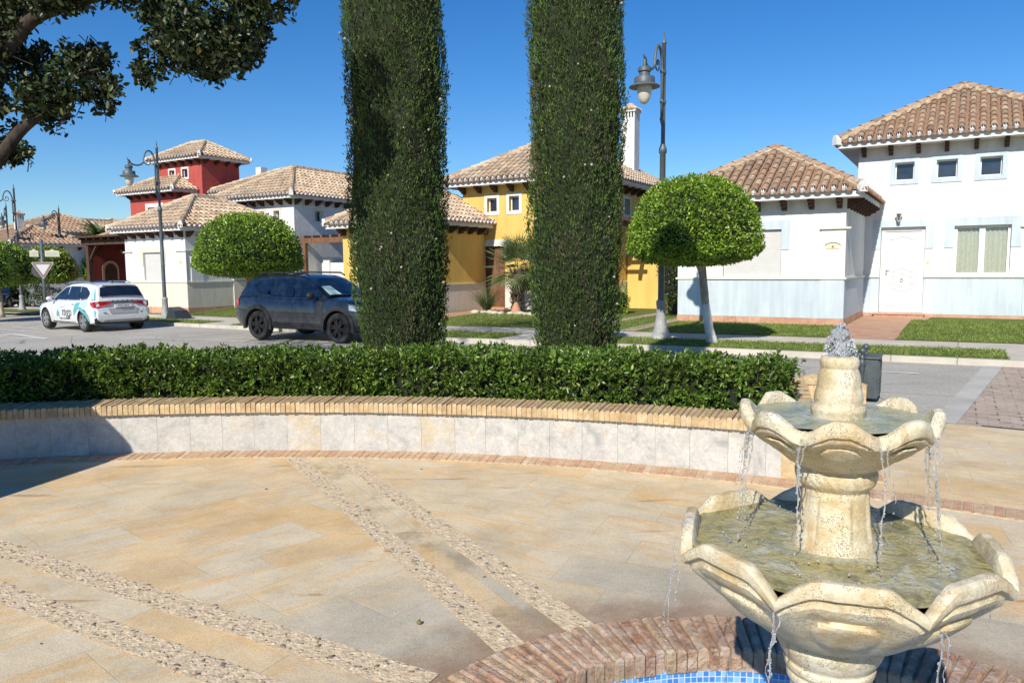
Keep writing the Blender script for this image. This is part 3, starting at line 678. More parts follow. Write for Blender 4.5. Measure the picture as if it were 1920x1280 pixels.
def water_mat(name, stops, foam=0.62, ringr=0.115):
    m, nt, b = new_mat(name); v = coords(nt)
    n1 = noise(nt, v, 9, 6, 0.65, 1.6)
    c = ramp(nt, n1, stops)
    fo = noise(nt, v, 6, 6, 0.7, 0.5)
    sp = N(nt, 'ShaderNodeSeparateXYZ'); L(nt, v, sp.inputs[0]); rr_ = math_n(nt, 'SQRT', math_n(nt, 'ADD', math_n(nt, 'MULTIPLY', sp.outputs[0], sp.outputs[0]), math_n(nt, 'MULTIPLY', sp.outputs[1], sp.outputs[1])))
    ring = math_n(nt, 'ADD', ramp(nt, math_n(nt, 'ABSOLUTE', math_n(nt, 'SUBTRACT', rr_, ringr)), [(0.0, 0.85), (0.05, 0.0)]), ramp(nt, math_n(nt, 'ABSOLUTE', math_n(nt, 'SUBTRACT', rr_, 0.265)), [(0.0, 0.5), (0.07, 0.0)]))
    c = mix(nt, math_n(nt, 'MULTIPLY', ring, ramp(nt, noise(nt, v, 11, 7, 0.75), [(0.40, 0.0), (0.66, 1.0)]), True), c, (0.62, 0.64, 0.58))
    c = mix(nt, ramp(nt, fo, [(foam, 0.0), (foam+0.09, 0.6)]), c, (0.50, 0.53, 0.50))
    L(nt, c, b.inputs['Base Color']); b.inputs['Roughness'].default_value = 0.10; b.inputs['IOR'].default_value = 1.33; b.inputs['Specular IOR Level'].default_value = 0.6
    h = math_n(nt, 'ADD', noise(nt, v, 26, 5, 0.6, 1.0), math_n(nt, 'MULTIPLY', noise(nt, v, 90, 3), 0.35))
    bump(nt, b, h, 0.9, 0.012); return m
M['water_low'] = water_mat('mossy_water', [(0.3, (0.10, 0.105, 0.055)), (0.43, (0.22, 0.20, 0.08)), (0.52, (0.40, 0.35, 0.15)), (0.60, (0.24, 0.225, 0.11)), (0.72, (0.30, 0.31, 0.24))], 0.56)
M['water_up'] = water_mat('clear_green_water', [(0.3, (0.20, 0.24, 0.19)), (0.5, (0.32, 0.35, 0.24)), (0.62, (0.40, 0.38, 0.18)), (0.75, (0.38, 0.42, 0.38))], 0.55, 0.075)
M['water_pool'] = water_mat('pool_water', [(0.3, (0.03, 0.12, 0.25)), (0.7, (0.08, 0.22, 0.38))], 0.75)
def drop_mat():
    m, nt, b = new_mat('falling_water'); b.inputs['Base Color'].default_value = (0.93, 0.96, 1, 1); b.inputs['Roughness'].default_value = 0.03
    b.inputs['IOR'].default_value = 1.33; b.inputs['Transmission Weight'].default_value = 0.9; return m
M['drop'] = drop_mat(); M['froth'] = drop_mat(); M['froth'].node_tree.nodes['Principled BSDF'].inputs['Transmission Weight'].default_value = 0.78

g = Geo()
bas = thing('fountain_basin', 'round sunken basin rimmed with weathered red brick around the fountain foot', 'basin', (BC[0], BC[1], 0))
r = brick_course('brick_rim', BC, RI, RB, 0.0, 0.098, -PI, PI, 0.052, M['brick_red'], 0.006, gap=0.006, chamf=0.007)
r.parent = bas; r.location = (-BC[0], -BC[1], 0)
g = Geo(); arcbox(g, BC, RI+0.008, RB-0.012, -0.06, 0.084, 0, 2*PI, 96); g.build('rim_mortar', m_plain('rim_mortar', (0.36, 0.24, 0.15), 0.9, var=0.4, nscale=15, bmp=0.9, bscale=30), bas, (BC[0], BC[1], 0), fixn=True)
# mosaic lining with UVs in metres
bm = bmesh.new(); uvl = bm.loops.layers.uv.new('UVMap'); seg = 120; rr = RI+0.006
for k in range(seg):
    a0, a1 = 2*PI*k/seg, 2*PI*(k+1)/seg
    v = [bm.verts.new((rr*math.cos(a), rr*math.sin(a), z)) for a, z in ((a0, -0.35), (a1, -0.35), (a1, 0.01), (a0, 0.01))]
    f = bm.faces.new(v[::-1])
    for lp, (a, z) in zip(f.loops, ((a0, 0.01), (a1, 0.01), (a1, -0.35), (a0, -0.35))): lp[uvl].uv = (a*rr, z)
vs = [bm.verts.new((rr*math.cos(2*PI*k/seg), rr*math.sin(2*PI*k/seg), -0.34)) for k in range(seg)]
f = bm.faces.new(vs)
for lp in f.loops: lp[uvl].uv = (lp.vert.co.x, lp.vert.co.y)
me = bpy.data.meshes.new('mosaic_lining'); bm.to_mesh(me); bm.free(); me.materials.append(M['mosaic'])
o = bpy.data.objects.new('mosaic_lining', me); C.objects.link(o); o.parent = bas
g = Geo(); g.lathe([(0.001, -0.20), (0.5, -0.2), (RI+0.004, -0.20)], 64); wv = g.build('water', M['water_pool'], bas); 
for i, (x, y, rad_, col) in enumerate([(1.02, 2.80, 0.05, 0), (0.93, 2.86, 0.045, 1), (1.13, 2.84, 0.06, 1), (0.78, 2.83, 0.04, 0), (0.62, 2.78, 0.05, 2), (1.28, 2.80, 0.045, 2), (0.86, 2.77, 0.05, 2)]):
    g = Geo(); rnd = random.Random(i)
    V, F = ICO[3]; nz = [1+0.12*math.sin(5*v[0]+i)+0.10*math.cos(4*v[1]+2*i) for v in V]
    g.add([(v[0]*rad_*1.25*k, v[1]*rad_*k, v[2]*rad_*0.8*k) for v, k in zip(V, nz)], F)
    o = g.build('stone', m_plain('stone_%d' % i, [(0.72, 0.70, 0.66), (0.2, 0.2, 0.19), (0.42, 0.38, 0.32)][col], 0.6, var=0.3, nscale=12, bmp=0.5), smooth=True)
    o.location = (x, y, -0.185+rad_*0.4); o.rotation_euler = (0, 0, i)
    tag(o, ['white rounded stone in the basin water', 'dark grey rounded stone in the basin water', 'tan rounded stone in the basin water'][col], 'stone', 'stones lying in the fountain basin')
# ---------------------------------------------------------------- fountain
FX, FY = 0.880, 1.99
fo = thing('tiered_fountain', 'two tiered cream stone fountain with scalloped bowls and running water', 'fountain', (FX, FY, -0.34))
def bowl(name, Rv, Rp, prof_out, prof_in, phase, A, pw, poly, emb, rimtop, zrim, nseg=22, exps=2.0):
    """8 petals; valley at q=+-1. prof lists (r_factor, z) from rim down; A = rim dip."""
    K = 8*nseg; V = []; rows = []
    full = [(rf, z, v, 0) for (rf, z, v) in prof_in[::-1]]+[(rf, z, v, 1) for (rf, z, v) in prof_out]
    for rf, z, v, side in full:
        row = []
        for k in range(K):
            a = phase+2*PI*k/K; l = (k % nseg)/nseg; q = abs(2*l-1); th = (l-0.5)*PI/4
            if poly: rad0 = Rv*(0.72*math.cos(PI/8)/math.cos(th)+0.28*(1-0.05*(1-q**2)))
            else: rad0 = Rp-(Rp-Rv)*q**exps
            infl = max(0.0, 1-v)**1.6; rr_ = rf*(rad0*infl+(1-infl)*Rp*0.985)
            e0 = max(0.0, (q-pw)/(1-pw)); e0 = e0*e0*(3-2*e0) if pw < 0.3 else e0**1.25; dip = -A*e0*max(0.0, 1-v*1.25)**1.3
            dd = 0
            if side and emb:
                ql = q/0.62; e = ql**2.6+(abs(v-0.56)/0.20)**2.4
                if e < 1: dd += 0.026*min(1, (1-e)*1.5)**0.7
                if q < 0.74 and 0.19 < v < 0.33: dd += 0.014*min(1, (0.74-q)*14)*min(1, (v-0.19)*45)*min(1, (0.33-v)*45)
                if q > 0.9: dd -= 0.012*(q-0.9)/0.1*math.sin(min(1, v*1.4)*PI)
            rr_ += dd; zz = z+dip+ (0.35*dd if side else 0)
            jx = 0.0009*math.sin(37*a+11*v)+0.0008*math.sin(91*a+5*z*60)
            row.append((FX+(rr_+jx)*math.cos(a), FY+(rr_+jx)*math.sin(a), zz+jx))
        rows.append(row)
    g = Geo(); g.v = [p for r in rows for p in r]
    for i in range(len(rows)-1):
        for k in range(K): g.f.append((i*K+k, i*K+(k+1) % K, (i+1)*K+(k+1) % K, (i+1)*K+k)); g.m.append(0)
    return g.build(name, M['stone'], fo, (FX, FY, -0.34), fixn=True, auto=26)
# lower bowl
po = [(1.0, 0.976, 0.0), (1.012, 0.970, 0.02), (1.014, 0.962, 0.05), (1.014, 0.950, 0.09), (1.008, 0.942, 0.12), (0.994, 0.938, 0.14), (0.976, 0.9365, 0.155), (0.966, 0.932, 0.165), (0.962, 0.918, 0.18)]
for i in range(1, 26):
    v = 0.18+0.82*i/25; u = min(1.0, (v-0.18)/0.82)
    po.append((0.962*max(0.0, 1-u**2.1)**0.72*0.72+0.962*(1-u)*0.28+0.30*u**3, 0.918-0.238*u**1.05, v))
pi_ = [(0.988, 0.979, 0.0), (0.955, 0.980, 0.0), (0.936, 0.978, 0.0), (0.926, 0.971, 0.0), (0.916, 0.955, 0.05), (0.904, 0.93, 0.1), (0.84, 0.90, 0.4), (0.5, 0.83, 1.0), (0.2, 0.81, 1.0)]
bowl('lower_bowl', 0.426, 0.410, po, pi_, math.radians(-85.5), 0.056, 0.50, True, True, 1, 1)
# upper bowl
po = [(1.0, 1.320, 0.0), (1.015, 1.314, 0.02), (1.02, 1.304, 0.05), (1.02, 1.292, 0.09), (1.008, 1.284, 0.12), (0.985, 1.280, 0.14), (0.972, 1.279, 0.155), (0.965, 1.275, 0.17)]
for i in range(1, 23):
    v = 0.17+0.83*i/22; u = min(1.0, (v-0.17)/0.83)
    po.append((0.95*max(0.0, 1-u**2.0)**0.7*0.7+0.95*(1-u)*0.3+0.36*u**3, 1.275-0.118*u**1.05, v))
pi_ = [(0.985, 1.323, 0.0), (0.94, 1.324, 0.0), (0.91, 1.321, 0.0), (0.893, 1.310, 0.0), (0.88, 1.29, 0.1), (0.80, 1.26, 0.5), (0.4, 1.24, 1.0), (0.15, 1.24, 1.0)]
bowl('upper_bowl', 0.226, 0.250, po, pi_, math.radians(-89), 0.040, 0.12, False, True, 1, 1, exps=2.2)
def lathe_part(name, prof, seg=64, fl=None):
    g = Geo(); V = []
    for r, z in prof:
        for k in range(seg):
            a = 2*PI*k/seg; rr_ = r
            if fl and fl[0] < z < fl[1]:
                l = (k*8/seg) % 1.0; q = abs(2*l-1); e = min(1, (z-fl[0])*40, (fl[1]-z)*40)
                rr_ = r*(1+0.035*e*(1 if q > 0.86 else 0)-0.035*e*(1 if q < 0.78 else 0.3))
            jx = 0.0007*math.sin(29*a+z*200)
            g.v.append((FX+(rr_+jx)*math.cos(a), FY+(rr_+jx)*math.sin(a), z))
    for i in range(len(prof)-1):
        for k in range(seg): g.f.append((i*seg+k, i*seg+(k+1) % seg, (i+1)*seg+(k+1) % seg, (i+1)*seg+k)); g.m.append(0)
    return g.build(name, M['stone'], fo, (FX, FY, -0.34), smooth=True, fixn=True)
def dens(pts, n=3):
    out = []
    for (a, b), (c, d) in zip(pts, pts[1:]):
        for i in range(n): out.append((a+(c-a)*i/n, b+(d-b)*i/n))
    out.append(pts[-1]); return out
lathe_part('lower_pedestal', dens([(0.20, -0.34), (0.20, -0.22), (0.16, -0.16), (0.115, -0.02), (0.095, 0.2), (0.092, 0.42), (0.098, 0.50), (0.104, 0.545), (0.112, 0.552), (0.112, 0.568), (0.106, 0.572), (0.118, 0.585), (0.120, 0.602), (0.114, 0.607), (0.130, 0.630), (0.143, 0.662), (0.144, 0.680), (0.136, 0.690), (0.12, 0.70)]))
lathe_part('upper_pedestal', dens([(0.116, 0.80), (0.116, 0.890), (0.110, 0.93), (0.099, 0.975), (0.0935, 1.01), (0.090, 1.05), (0.087, 1.085), (0.084, 1.098), (0.090, 1.104), (0.100, 1.115), (0.105, 1.132), (0.1045, 1.145), (0.098, 1.150), (0.094, 1.156), (0.1, 1.165)]), 128, fl=(0.955, 1.095))
lathe_part('urn_spout', dens([(0.06, 1.24), (0.068, 1.302), (0.0705, 1.312), (0.068, 1.322), (0.0605, 1.327), (0.0615, 1.345), (0.0585, 1.362), (0.0555, 1.368), (0.0545, 1.385), (0.052, 1.405), (0.0475, 1.418), (0.0455, 1.422), (0.0485, 1.432), (0.0490, 1.444), (0.0455, 1.452), (0.036, 1.456), (0.022, 1.452), (0.015, 1.44)]), 48)
def water_disc(name, R, z, mat, n=40):
    g = Geo(); g.v.append((FX, FY, z)); rings = 14
    for i in range(1, rings+1):
        for k in range(n*2):
            a = 2*PI*k/(n*2); rr_ = R*i/rings
            g.v.append((FX+rr_*math.cos(a), FY+rr_*math.sin(a), z+0.0012*math.sin(60*rr_+3*a)+0.001*math.sin(25*a+90*rr_)))
    m = n*2
    for k in range(m): g.f.append((0, 1+k, 1+(k+1) % m)); g.m.append(0)
    for i in range(rings-1):
        for k in range(m): g.f.append((1+i*m+k, 1+(i+1)*m+k, 1+(i+1)*m+(k+1) % m, 1+i*m+(k+1) % m)); g.m.append(0)
    return g.build(name, mat, fo, (FX, FY, -0.34), smooth=True)
water_disc('water_surface', 0.393, 0.936, M['water_low']); water_disc('water_surface', 0.225, 1.293, M['water_up'])
# jet
g = Geo(); rj = random.Random(5)
nr_ = 15
col_ = []
for i in range(nr_):
    u = i/(nr_-1); col_.append((0.021-0.004*u+0.004*math.sin(u*9)-(0.012 if i == nr_-1 else 0), 1.445+0.082*u))
base_n = len(g.v); g.lathe(col_, 24, (FX, FY), cap=True)
for k in range(base_n, len(g.v)):
    x, y, z = g.v[k]; a = math.atan2(y-FY, x-FX); q = 1+0.22*math.sin(3*a+z*190)+0.15*math.sin(7*a-z*310); g.v[k] = (FX+(x-FX)*q, FY+(y-FY)*q, z+0.004*math.sin(5*a))
for i in range(260):
    h = rj.random(); zz = 1.447+0.094*h; wd = 0.014+0.008*math.sin(min(1, h*1.15)*PI)+0.002
    a = rj.uniform(0, 2*PI); q = wd*math.sqrt(rj.random()); x = q*math.cos(a); y = q*math.sin(a)
    if h > 0.85: x *= 0.7; y *= 0.7
    g.ico((FX+x, FY+y, zz), rj.uniform(0.0014, 0.0042), (1, 1, rj.uniform(0.8, 2.0)), None, 2)
for i in range(90):
    sgn = -1 if rj.random() < 0.7 else 1; u = rj.random()
    x = sgn*(0.016+0.020*u); zz = 1.478+0.03*math.sin(u*2.6)-0.015*u+rj.uniform(-.006, .006)
    g.ico((FX+x, FY+rj.uniform(-.012, .012), zz), rj.uniform(0.002, 0.005), (1, 1, 1.2), None, 2)
for i in range(60):
    a = rj.uniform(0, 2*PI); q = rj.uniform(0.02, 0.055); g.ico((FX+q*math.cos(a), FY+q*math.sin(a), 1.455+rj.uniform(0, 0.02)), rj.uniform(0.001, 0.003), (1, 1, 1), None, 1)
g.build('water_jet', M['froth'], fo, (FX, FY, -0.34), smooth=True)
# streams from the rim notches
def stream(a, r, z0, z1, seed, dens_=1.0, out=0.02, th=0.0045):
    rj = random.Random(seed); g = Geo(); z = z0; n = int((z0-z1)/0.006*dens_)
    ph = rj.uniform(0, 6); pts = []
    for i in range(n):
        u = i/max(1, n-1); z = z0-(z0-z1)*u
        rr_ = r+out*math.sqrt(u)+0.003*math.sin(9*u+ph); aa = a+0.02*math.sin(7*u+ph)+0.006*math.sin(31*u)
        p = (FX+rr_*math.cos(aa), FY+rr_*math.sin(aa), z)
        if u < 0.75: pts.append(p)
        if rj.random() < 0.7-0.45*u:
            g.ico((p[0]+rj.uniform(-.003, .003), p[1]+rj.uniform(-.003, .003), z), rj.uniform(0.25, 0.8)*th, (1, 1, rj.uniform(1.0, 2.8)), None, 2)
    if len(pts) > 3: g.tube(pts, [th*(0.55-0.35*i/len(pts))*(1+0.35*math.sin(i*1.3)) for i in range(len(pts))], 7)
    g.build('water_stream', M['drop'], fo, (FX, FY, -0.34), smooth=True)['kind'] = 'stuff'
for k in range(8):
    a = math.radians(-89+45*k)
    stream(a, 0.228, 1.272, 0.938, 20+k, 1.0 if k in (0, 1, 7, 6) else 0.7, 0.035, 0.0042)
    stream(a+0.05, 0.23, 1.27, 1.08, 40+k, 0.8, 0.05, 0.003)
    if k in (1, 2, 6): stream(a-0.06, 0.23, 1.27, 1.0, 60+k, 0.9, 0.03, 0.0045)
for k in range(8):
    a = math.radians(-85.5+45*k)
    stream(a, 0.442, 0.905, 0.30 if k in (0, 7) else 0.62, 80+k, 0.9, 0.03, 0.0038)
    stream(a+0.03, 0.44, 0.90, 0.68, 90+k, 0.7, 0.045, 0.0028)
# splashes on the lower water
g = Geo(); rj = random.Random(9)
for i in range(90):
    k = rj.randrange(8); a = math.radians(-89+45*k)+rj.gauss(0, 0.12); q = rj.gauss(0.265, 0.03)
    g.ico((FX+q*math.cos(a), FY+q*math.sin(a), 0.938+abs(rj.gauss(0, 0.012))), rj.uniform(0.0012, 0.004), (1, 1, 1), None, 1)
g.build('splash_drops', M['drop'], fo, (FX, FY, -0.34), smooth=True)['kind'] = 'stuff'
# ---------------------------------------------------------------- foliage materials
M['hedge_leaf'] = m_leaf('hedge_leaf', (0.030, 0.070, 0.009), (0.15, 0.25, 0.040), (0.42, 0.42, 0.09), 0.32, 0.22, 0.5)
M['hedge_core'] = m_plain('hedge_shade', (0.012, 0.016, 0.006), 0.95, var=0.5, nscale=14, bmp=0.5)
M['cyp_leaf'] = m_leaf('cypress_foliage', (0.034, 0.064, 0.014), (0.092, 0.150, 0.032), None, 0.6, 0.12, 0.3, (0.17, 0.13, 0.075))
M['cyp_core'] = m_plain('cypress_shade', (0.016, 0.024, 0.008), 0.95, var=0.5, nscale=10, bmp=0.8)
M['cyp_cone'] = m_plain('cypress_cone', (0.38, 0.34, 0.27), 0.8)
M['lolly_leaf'] = m_leaf('clipped_leaf', (0.09, 0.17, 0.016), (0.26, 0.40, 0.045), (0.46, 0.52, 0.10), 0.30, 0.2, 0.5)
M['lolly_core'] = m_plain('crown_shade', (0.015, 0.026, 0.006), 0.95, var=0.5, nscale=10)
M['fig_leaf'] = m_leaf('fig_leaf', (0.010, 0.020, 0.006), (0.045, 0.07, 0.022), (0.16, 0.15, 0.04), 0.42, 0.08, 0.4)
M['bark_pale'] = m_bark('pale_bark', (0.24, 0.20, 0.15), (0.46, 0.41, 0.33))
M['limewash'] = m_bark('limewashed_bark', (0.56, 0.53, 0.46), (0.80, 0.77, 0.70))
M['bark_brown'] = m_bark('brown_bark', (0.022, 0.016, 0.012), (0.07, 0.052, 0.038), 14)
M['palm_leaf'] = m_leaf('palm_leaf', (0.05, 0.09, 0.03), (0.17, 0.23, 0.09), None, 0.5, 0.2)
M['shrub_leaf'] = m_leaf('shrub_leaf', (0.02, 0.045, 0.01), (0.09, 0.15, 0.03), (0.2, 0.22, 0.06), 0.4, 0.2)
M['far_leaf'] = m_leaf('far_leaf', (0.03, 0.05, 0.015), (0.08, 0.11, 0.04), None, 0.6, 0.1)

# ---------------------------------------------------------------- hedge
a0h, a1h = ang_of(-8.2, 4.9), ang_of(2.52, 6.95)
R1, R2, ZB, ZT = RWALL+0.44, RWALL+1.18, 0.36, 0.84
hd = thing('clipped_hedge', 'long clipped green hedge standing behind the curved brick coping', 'hedge', (CW[0]+(R1+.3)*math.cos(1.5), CW[1]+(R1+.3)*math.sin(1.5), 0.3))
def hedge_pts(n, face):
    a = RS.uniform(a1h, a0h, n); wav = 0.05*np.sin(a*23)+0.035*np.sin(a*57+1)+0.02*np.sin(a*131)
    ztop = ZT+0.012*np.sin(a*15)+0.014*np.sin(a*41)+0.012*np.sin(a*97)
    if face == 'front': r = R1-0.02+wav; z = RS.uniform(ZB-0.02, 1, n)*0+ZB-0.02+(ztop-ZB+0.02)*RS.uniform(0, 1, n); nr = np.stack([-np.cos(a), -np.sin(a), 0*a+0.35], 1)
    elif face == 'top': r = R1+(R2-R1)*RS.uniform(0, 1, n); z = ztop+0.0*a; nr = np.stack([-0.2*np.cos(a), -0.2*np.sin(a), 0*a+1.0], 1)
    elif face == 'back': r = R2+wav; z = ZB+(ztop-ZB)*RS.uniform(0, 1, n); nr = np.stack([np.cos(a), np.sin(a), 0*a+0.35], 1)
    else:
        r = R1+(R2-R1)*RS.uniform(0, 1, n); z = ZB+(ZT-ZB)*RS.uniform(0, 1, n); a = a1h-RS.uniform(0, 0.012, n); nr = np.stack([np.sin(a), -np.cos(a), 0*a+0.3], 1)
    return np.stack([CW[0]+r*np.cos(a), CW[1]+r*np.sin(a), z], 1), nr
Ps, Ns = [], []
for f, n in (('front', 4400), ('top', 4600), ('back', 700), ('end', 420)):
    p, q = hedge_pts(n, f); Ps.append(p); Ns.append(q)
Pc = np.concatenate(Ps); Nc = unit(np.concatenate(Ns)+RS.normal(scale=0.38, size=(len(Pc), 3)))
Pc = Pc+Nc*(RS.uniform(-0.10, 0.035, len(Pc))+np.where(RS.rand(len(Pc)) < 0.035, 0.04, 0))[:, None]
K = 7; Pl = np.repeat(Pc, K, 0); Nl = np.repeat(Nc, K, 0)     # rosettes of leaves at each shoot tip
Dl = unit(Nl*0.75+RS.normal(scale=0.75, size=Pl.shape)); 
leaves('foliage', Pl-np.array(hd.location)+Dl*0.004, Dl, 0.049, 0.36, M['hedge_leaf'], hd, (0, 0, 1.5), fold=0.22)
p2 = np.concatenate([hedge_pts(9000, 'front')[0], hedge_pts(4000, 'top')[0]]); n2 = unit(RS.normal(size=p2.shape)); p2 = p2+RS.uniform(-0.16, -0.05, (len(p2), 1))*np.array([0, 0, 1])*0.4
cen = np.stack([p2[:, 0]-CW[0], p2[:, 1]-CW[1]], 1); 
g = Geo(); arcbox(g, CW, R1+0.09, R2-0.07, 0.3, ZT-0.09, a0h, a1h+0.008, 60); g.build('shade_core', M['hedge_core'], hd, tuple(hd.location), fixn=True)  # solid near-black filler blocking light, shade between the leaves put into its colour
g = Geo()
for i in range(420):
    a = random.uniform(a1h, a0h); r = R1+random.uniform(0.0, 0.1); z = random.uniform(0.34, 0.7)
    p = Vector((CW[0]+r*math.cos(a), CW[1]+r*math.sin(a), z)); d = Vector((random.gauss(0, .5), random.gauss(0, .3), 1)).normalized()*random.uniform(.06, .16)
    g.tube([p, p+d*0.5+Vector((random.gauss(0, .01), 0, 0)), p+d], [0.004, 0.003, 0.002], 5)
g.build('stems', M['bark_brown'], hd, tuple(hd.location))['kind'] = 'stuff'

# ---------------------------------------------------------------- cypresses
def cypress(x, y, H, R, seed, label, lean=0.0):
    t = thing('cypress_tree', label, 'tree', (x, y, 0.28), group='tall clipped cypresses behind the hedge')
    rs = np.random.RandomState(seed)
    def rad(z, a):
        u = z/H; base = R*(0.80+0.20*np.minimum(1, u*4.2))*np.where(u > 0.80, np.sqrt(np.maximum(0.0, 1-((u-0.80)/0.20)**2)), 1.0)
        return base*(1+0.04*np.sin(3*a+z*1.9+seed)+0.035*np.sin(7*a-z*3.1)+0.03*np.sin(13*a+z*7)+0.02*np.sin(29*a+z*13)+0.02*np.sin(17*a-z*23))
    n = 62000; z = rs.uniform(0.0, 1, n)**1.0*H; a = rs.uniform(0, 2*PI, n)
    cl = 0.5+0.5*np.sin(11*a+z*9+2*np.sin(z*4+a*3)); r = rad(z, a)-rs.uniform(0, 0.085, n)*(0.3+cl)
    Pp = np.stack([r*np.cos(a)+lean*z, r*np.sin(a), z], 1)
    Nn = np.stack([np.cos(a), np.sin(a), 0*a], 1)
    D = unit(Nn*0.5+np.array([0, 0, 1.0])+rs.normal(scale=0.40, size=(n, 3))); shoot = rs.rand(n) < 0.03; Pp[shoot] += Nn[shoot]*0.045
    o = leaves('foliage', Pp-D*0.02, D, 0.040, 0.27, M['cyp_leaf'], t, fold=0.3)
    
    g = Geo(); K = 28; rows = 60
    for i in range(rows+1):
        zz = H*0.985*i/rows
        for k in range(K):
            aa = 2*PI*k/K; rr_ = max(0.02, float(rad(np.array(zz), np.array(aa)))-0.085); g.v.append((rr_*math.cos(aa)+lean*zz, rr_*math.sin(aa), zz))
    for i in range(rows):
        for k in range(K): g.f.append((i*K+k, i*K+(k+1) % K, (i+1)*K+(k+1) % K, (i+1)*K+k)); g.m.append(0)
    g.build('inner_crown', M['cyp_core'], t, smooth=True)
    g = Geo(); g.tube([(0, 0, -0.28), (0, 0, 0.5), (lean*2, 0, 2)], [0.14, 0.12, 0.1], 10); g.build('trunk', M['bark_brown'], t)
    g = Geo(); rj = random.Random(seed)
    for i in range(24):
        zz = rj.uniform(0.6, H*0.8); aa = rj.uniform(-PI, 0); rr_ = float(rad(np.array(zz), np.array(aa)))+0.012
        g.ico((rr_*math.cos(aa)+lean*zz, rr_*math.sin(aa), zz), rj.uniform(0.011, 0.019), (1, 1, 1.1), None, 1)
    o = g.build('cones', M['cyp_cone'], t, smooth=True); o['kind'] = 'stuff'
cypress(-1.35, 9.3, 6.7, 0.595, 1, 'tall dark cypress column beside the dark blue car', -0.012)
cypress(0.80, 9.3, 6.10, 0.565, 2, 'tall cypress column in front of the yellow house and palm')

# ---------------------------------------------------------------- umbrella-clipped street trees
def lolly(name, x, y, W, zb, H, seed, label, n=9000, tb=None, lean=(0, 0), leaf=0.062, cut=None, trunk_r=0.085):
    z0 = gz(x)+0.1; t = thing(name, label, 'tree', (x, y, z0), group='umbrella clipped trees along the street')
    rs = np.random.RandomState(seed); R = W/2
    zb -= z0; cx, cy = lean
    def shape(d):        # mushroom: dome above, shallow skirt below
        up_ = d[:, 2] > 0; p = d.copy()
        rxy = np.sqrt(np.maximum(1e-9, d[:, 0]**2+d[:, 1]**2))
        lift = np.sign(d[:, 2])*np.abs(d[:, 2])
        return np.stack([d[:, 0]*R, d[:, 1]*R, np.where(up_, d[:, 2]*(H*0.80), d[:, 2]*H*0.20)], 1)
    d = sph_dirs(n*2); rxy = np.hypot(d[:, 0], d[:, 1]); f = np.maximum(0, 1-rxy**6); 
    # superellipse so the sides stand steeper
    k = (np.abs(d[:, 0]/1)**2.6+np.abs(d[:, 1])**2.6+np.abs(d[:, 2])**2.2)**(-1/2.45); d2 = d*k[:, None]
    a = np.arctan2(d[:, 1], d[:, 0])
    wob = 1+0.022*np.sin(5*a+seed)+0.02*np.sin(9*a+d[:, 2]*6)+0.015*np.sin(23*a+d[:, 2]*17)+rs.uniform(-0.07, 0.012, len(d))+np.where(rs.rand(len(d)) < 0.03, 0.035, 0); Pp = shape(d2*wob[:, None])
    Nn = unit(d*np.array([1, 1, 0.9])); keep = np.ones(len(d), bool)
    if cut is not None: keep = ~cut(Pp)
    keep &= (RS.rand(len(d)) < np.where(d[:, 2] < -0.1, 0.5, 0.85))
    Pp, Nn = Pp[keep], Nn[keep]
    D = unit(Nn*0.55+rs.normal(scale=0.6, size=Pp.shape)+np.array([0, 0, 0.12])); c = np.array([cx, cy, zb+H*0.2])
    leaves('crown', Pp+c, D, leaf, 0.5, M['lolly_leaf'], t, (0, 0, 1.2), fold=0.2)
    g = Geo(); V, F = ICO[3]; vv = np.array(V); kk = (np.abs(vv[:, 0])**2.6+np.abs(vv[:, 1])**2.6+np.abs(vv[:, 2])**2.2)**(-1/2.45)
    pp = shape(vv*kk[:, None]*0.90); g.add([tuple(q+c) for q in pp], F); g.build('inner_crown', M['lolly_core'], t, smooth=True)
    g = Geo(); tb = tb or (0, 0)
    g.tube([(tb[0], tb[1], -0.1), (tb[0], tb[1], 0.04), (tb[0]*0.8+cx*0.15, tb[1]*0.8, 0.3), (cx*0.35, cy*0.3, zb*0.5), (cx*0.6, cy*0.6, zb+0.15)], [trunk_r*1.9, trunk_r*1.35, trunk_r*1.05, trunk_r*0.95, trunk_r*0.9], 14)
    g.build('trunk', M['bark_pale'], t, smooth=True)
    g = Geo(); top = Vector((cx*0.6, cy*0.6, zb+0.05))
    for k in range(7):
        a = k*0.9+seed; e = Vector((cx+math.cos(a)*R*.62, cy+math.sin(a)*R*.62, zb+H*.22)); mid = top.lerp(e, .5)+Vector((0, 0, -.03)); g.tube([Vector((cx*0.5, cy*0.5, zb-0.25)), top.lerp(e, .15), mid, e], [trunk_r*.5, trunk_r*.42, trunk_r*.3, trunk_r*.12], 7)
    g.build('branches', M['bark_pale'], t, smooth=True)
    if seed == 5:
        g = Geo(); p0 = Vector((tb[0]*0.8+cx*0.15, tb[1]*0.8, 0.3)); p1 = Vector((cx*0.35, cy*0.3, zb*0.5)); q = p0.lerp(p1, 1.0)
        g.tube([(tb[0], tb[1], -0.09), (tb[0], tb[1], 0.04), p0, q], [trunk_r*1.93, trunk_r*1.38, trunk_r*1.08, trunk_r*0.98], 14); g.build('limewash', M['limewash'], t, smooth=True)
    return t
lolly('clipped_tree', 4.13, 15.35, 2.48, 1.72, 1.72, 5, 'bright green umbrella clipped tree beside the near street lamp', 17000, lean=(-0.42, 0.0))
lolly('clipped_tree', -6.95, 20.9, 2.72, 1.50, 1.68, 6, 'umbrella clipped tree standing right behind the dark blue car', 12000, leaf=0.07, lean=(-0.35, 0))
lolly('clipped_tree', -22.9, 33.5, 2.7, 1.05, 1.9, 7, 'umbrella clipped tree with thin trunk behind the give way sign', 4500, leaf=0.10)
lolly('clipped_tree', -26.6, 43.0, 2.9, 1.0, 2.0, 8, 'farther umbrella clipped tree just right of the give way sign', 3500, leaf=0.12)
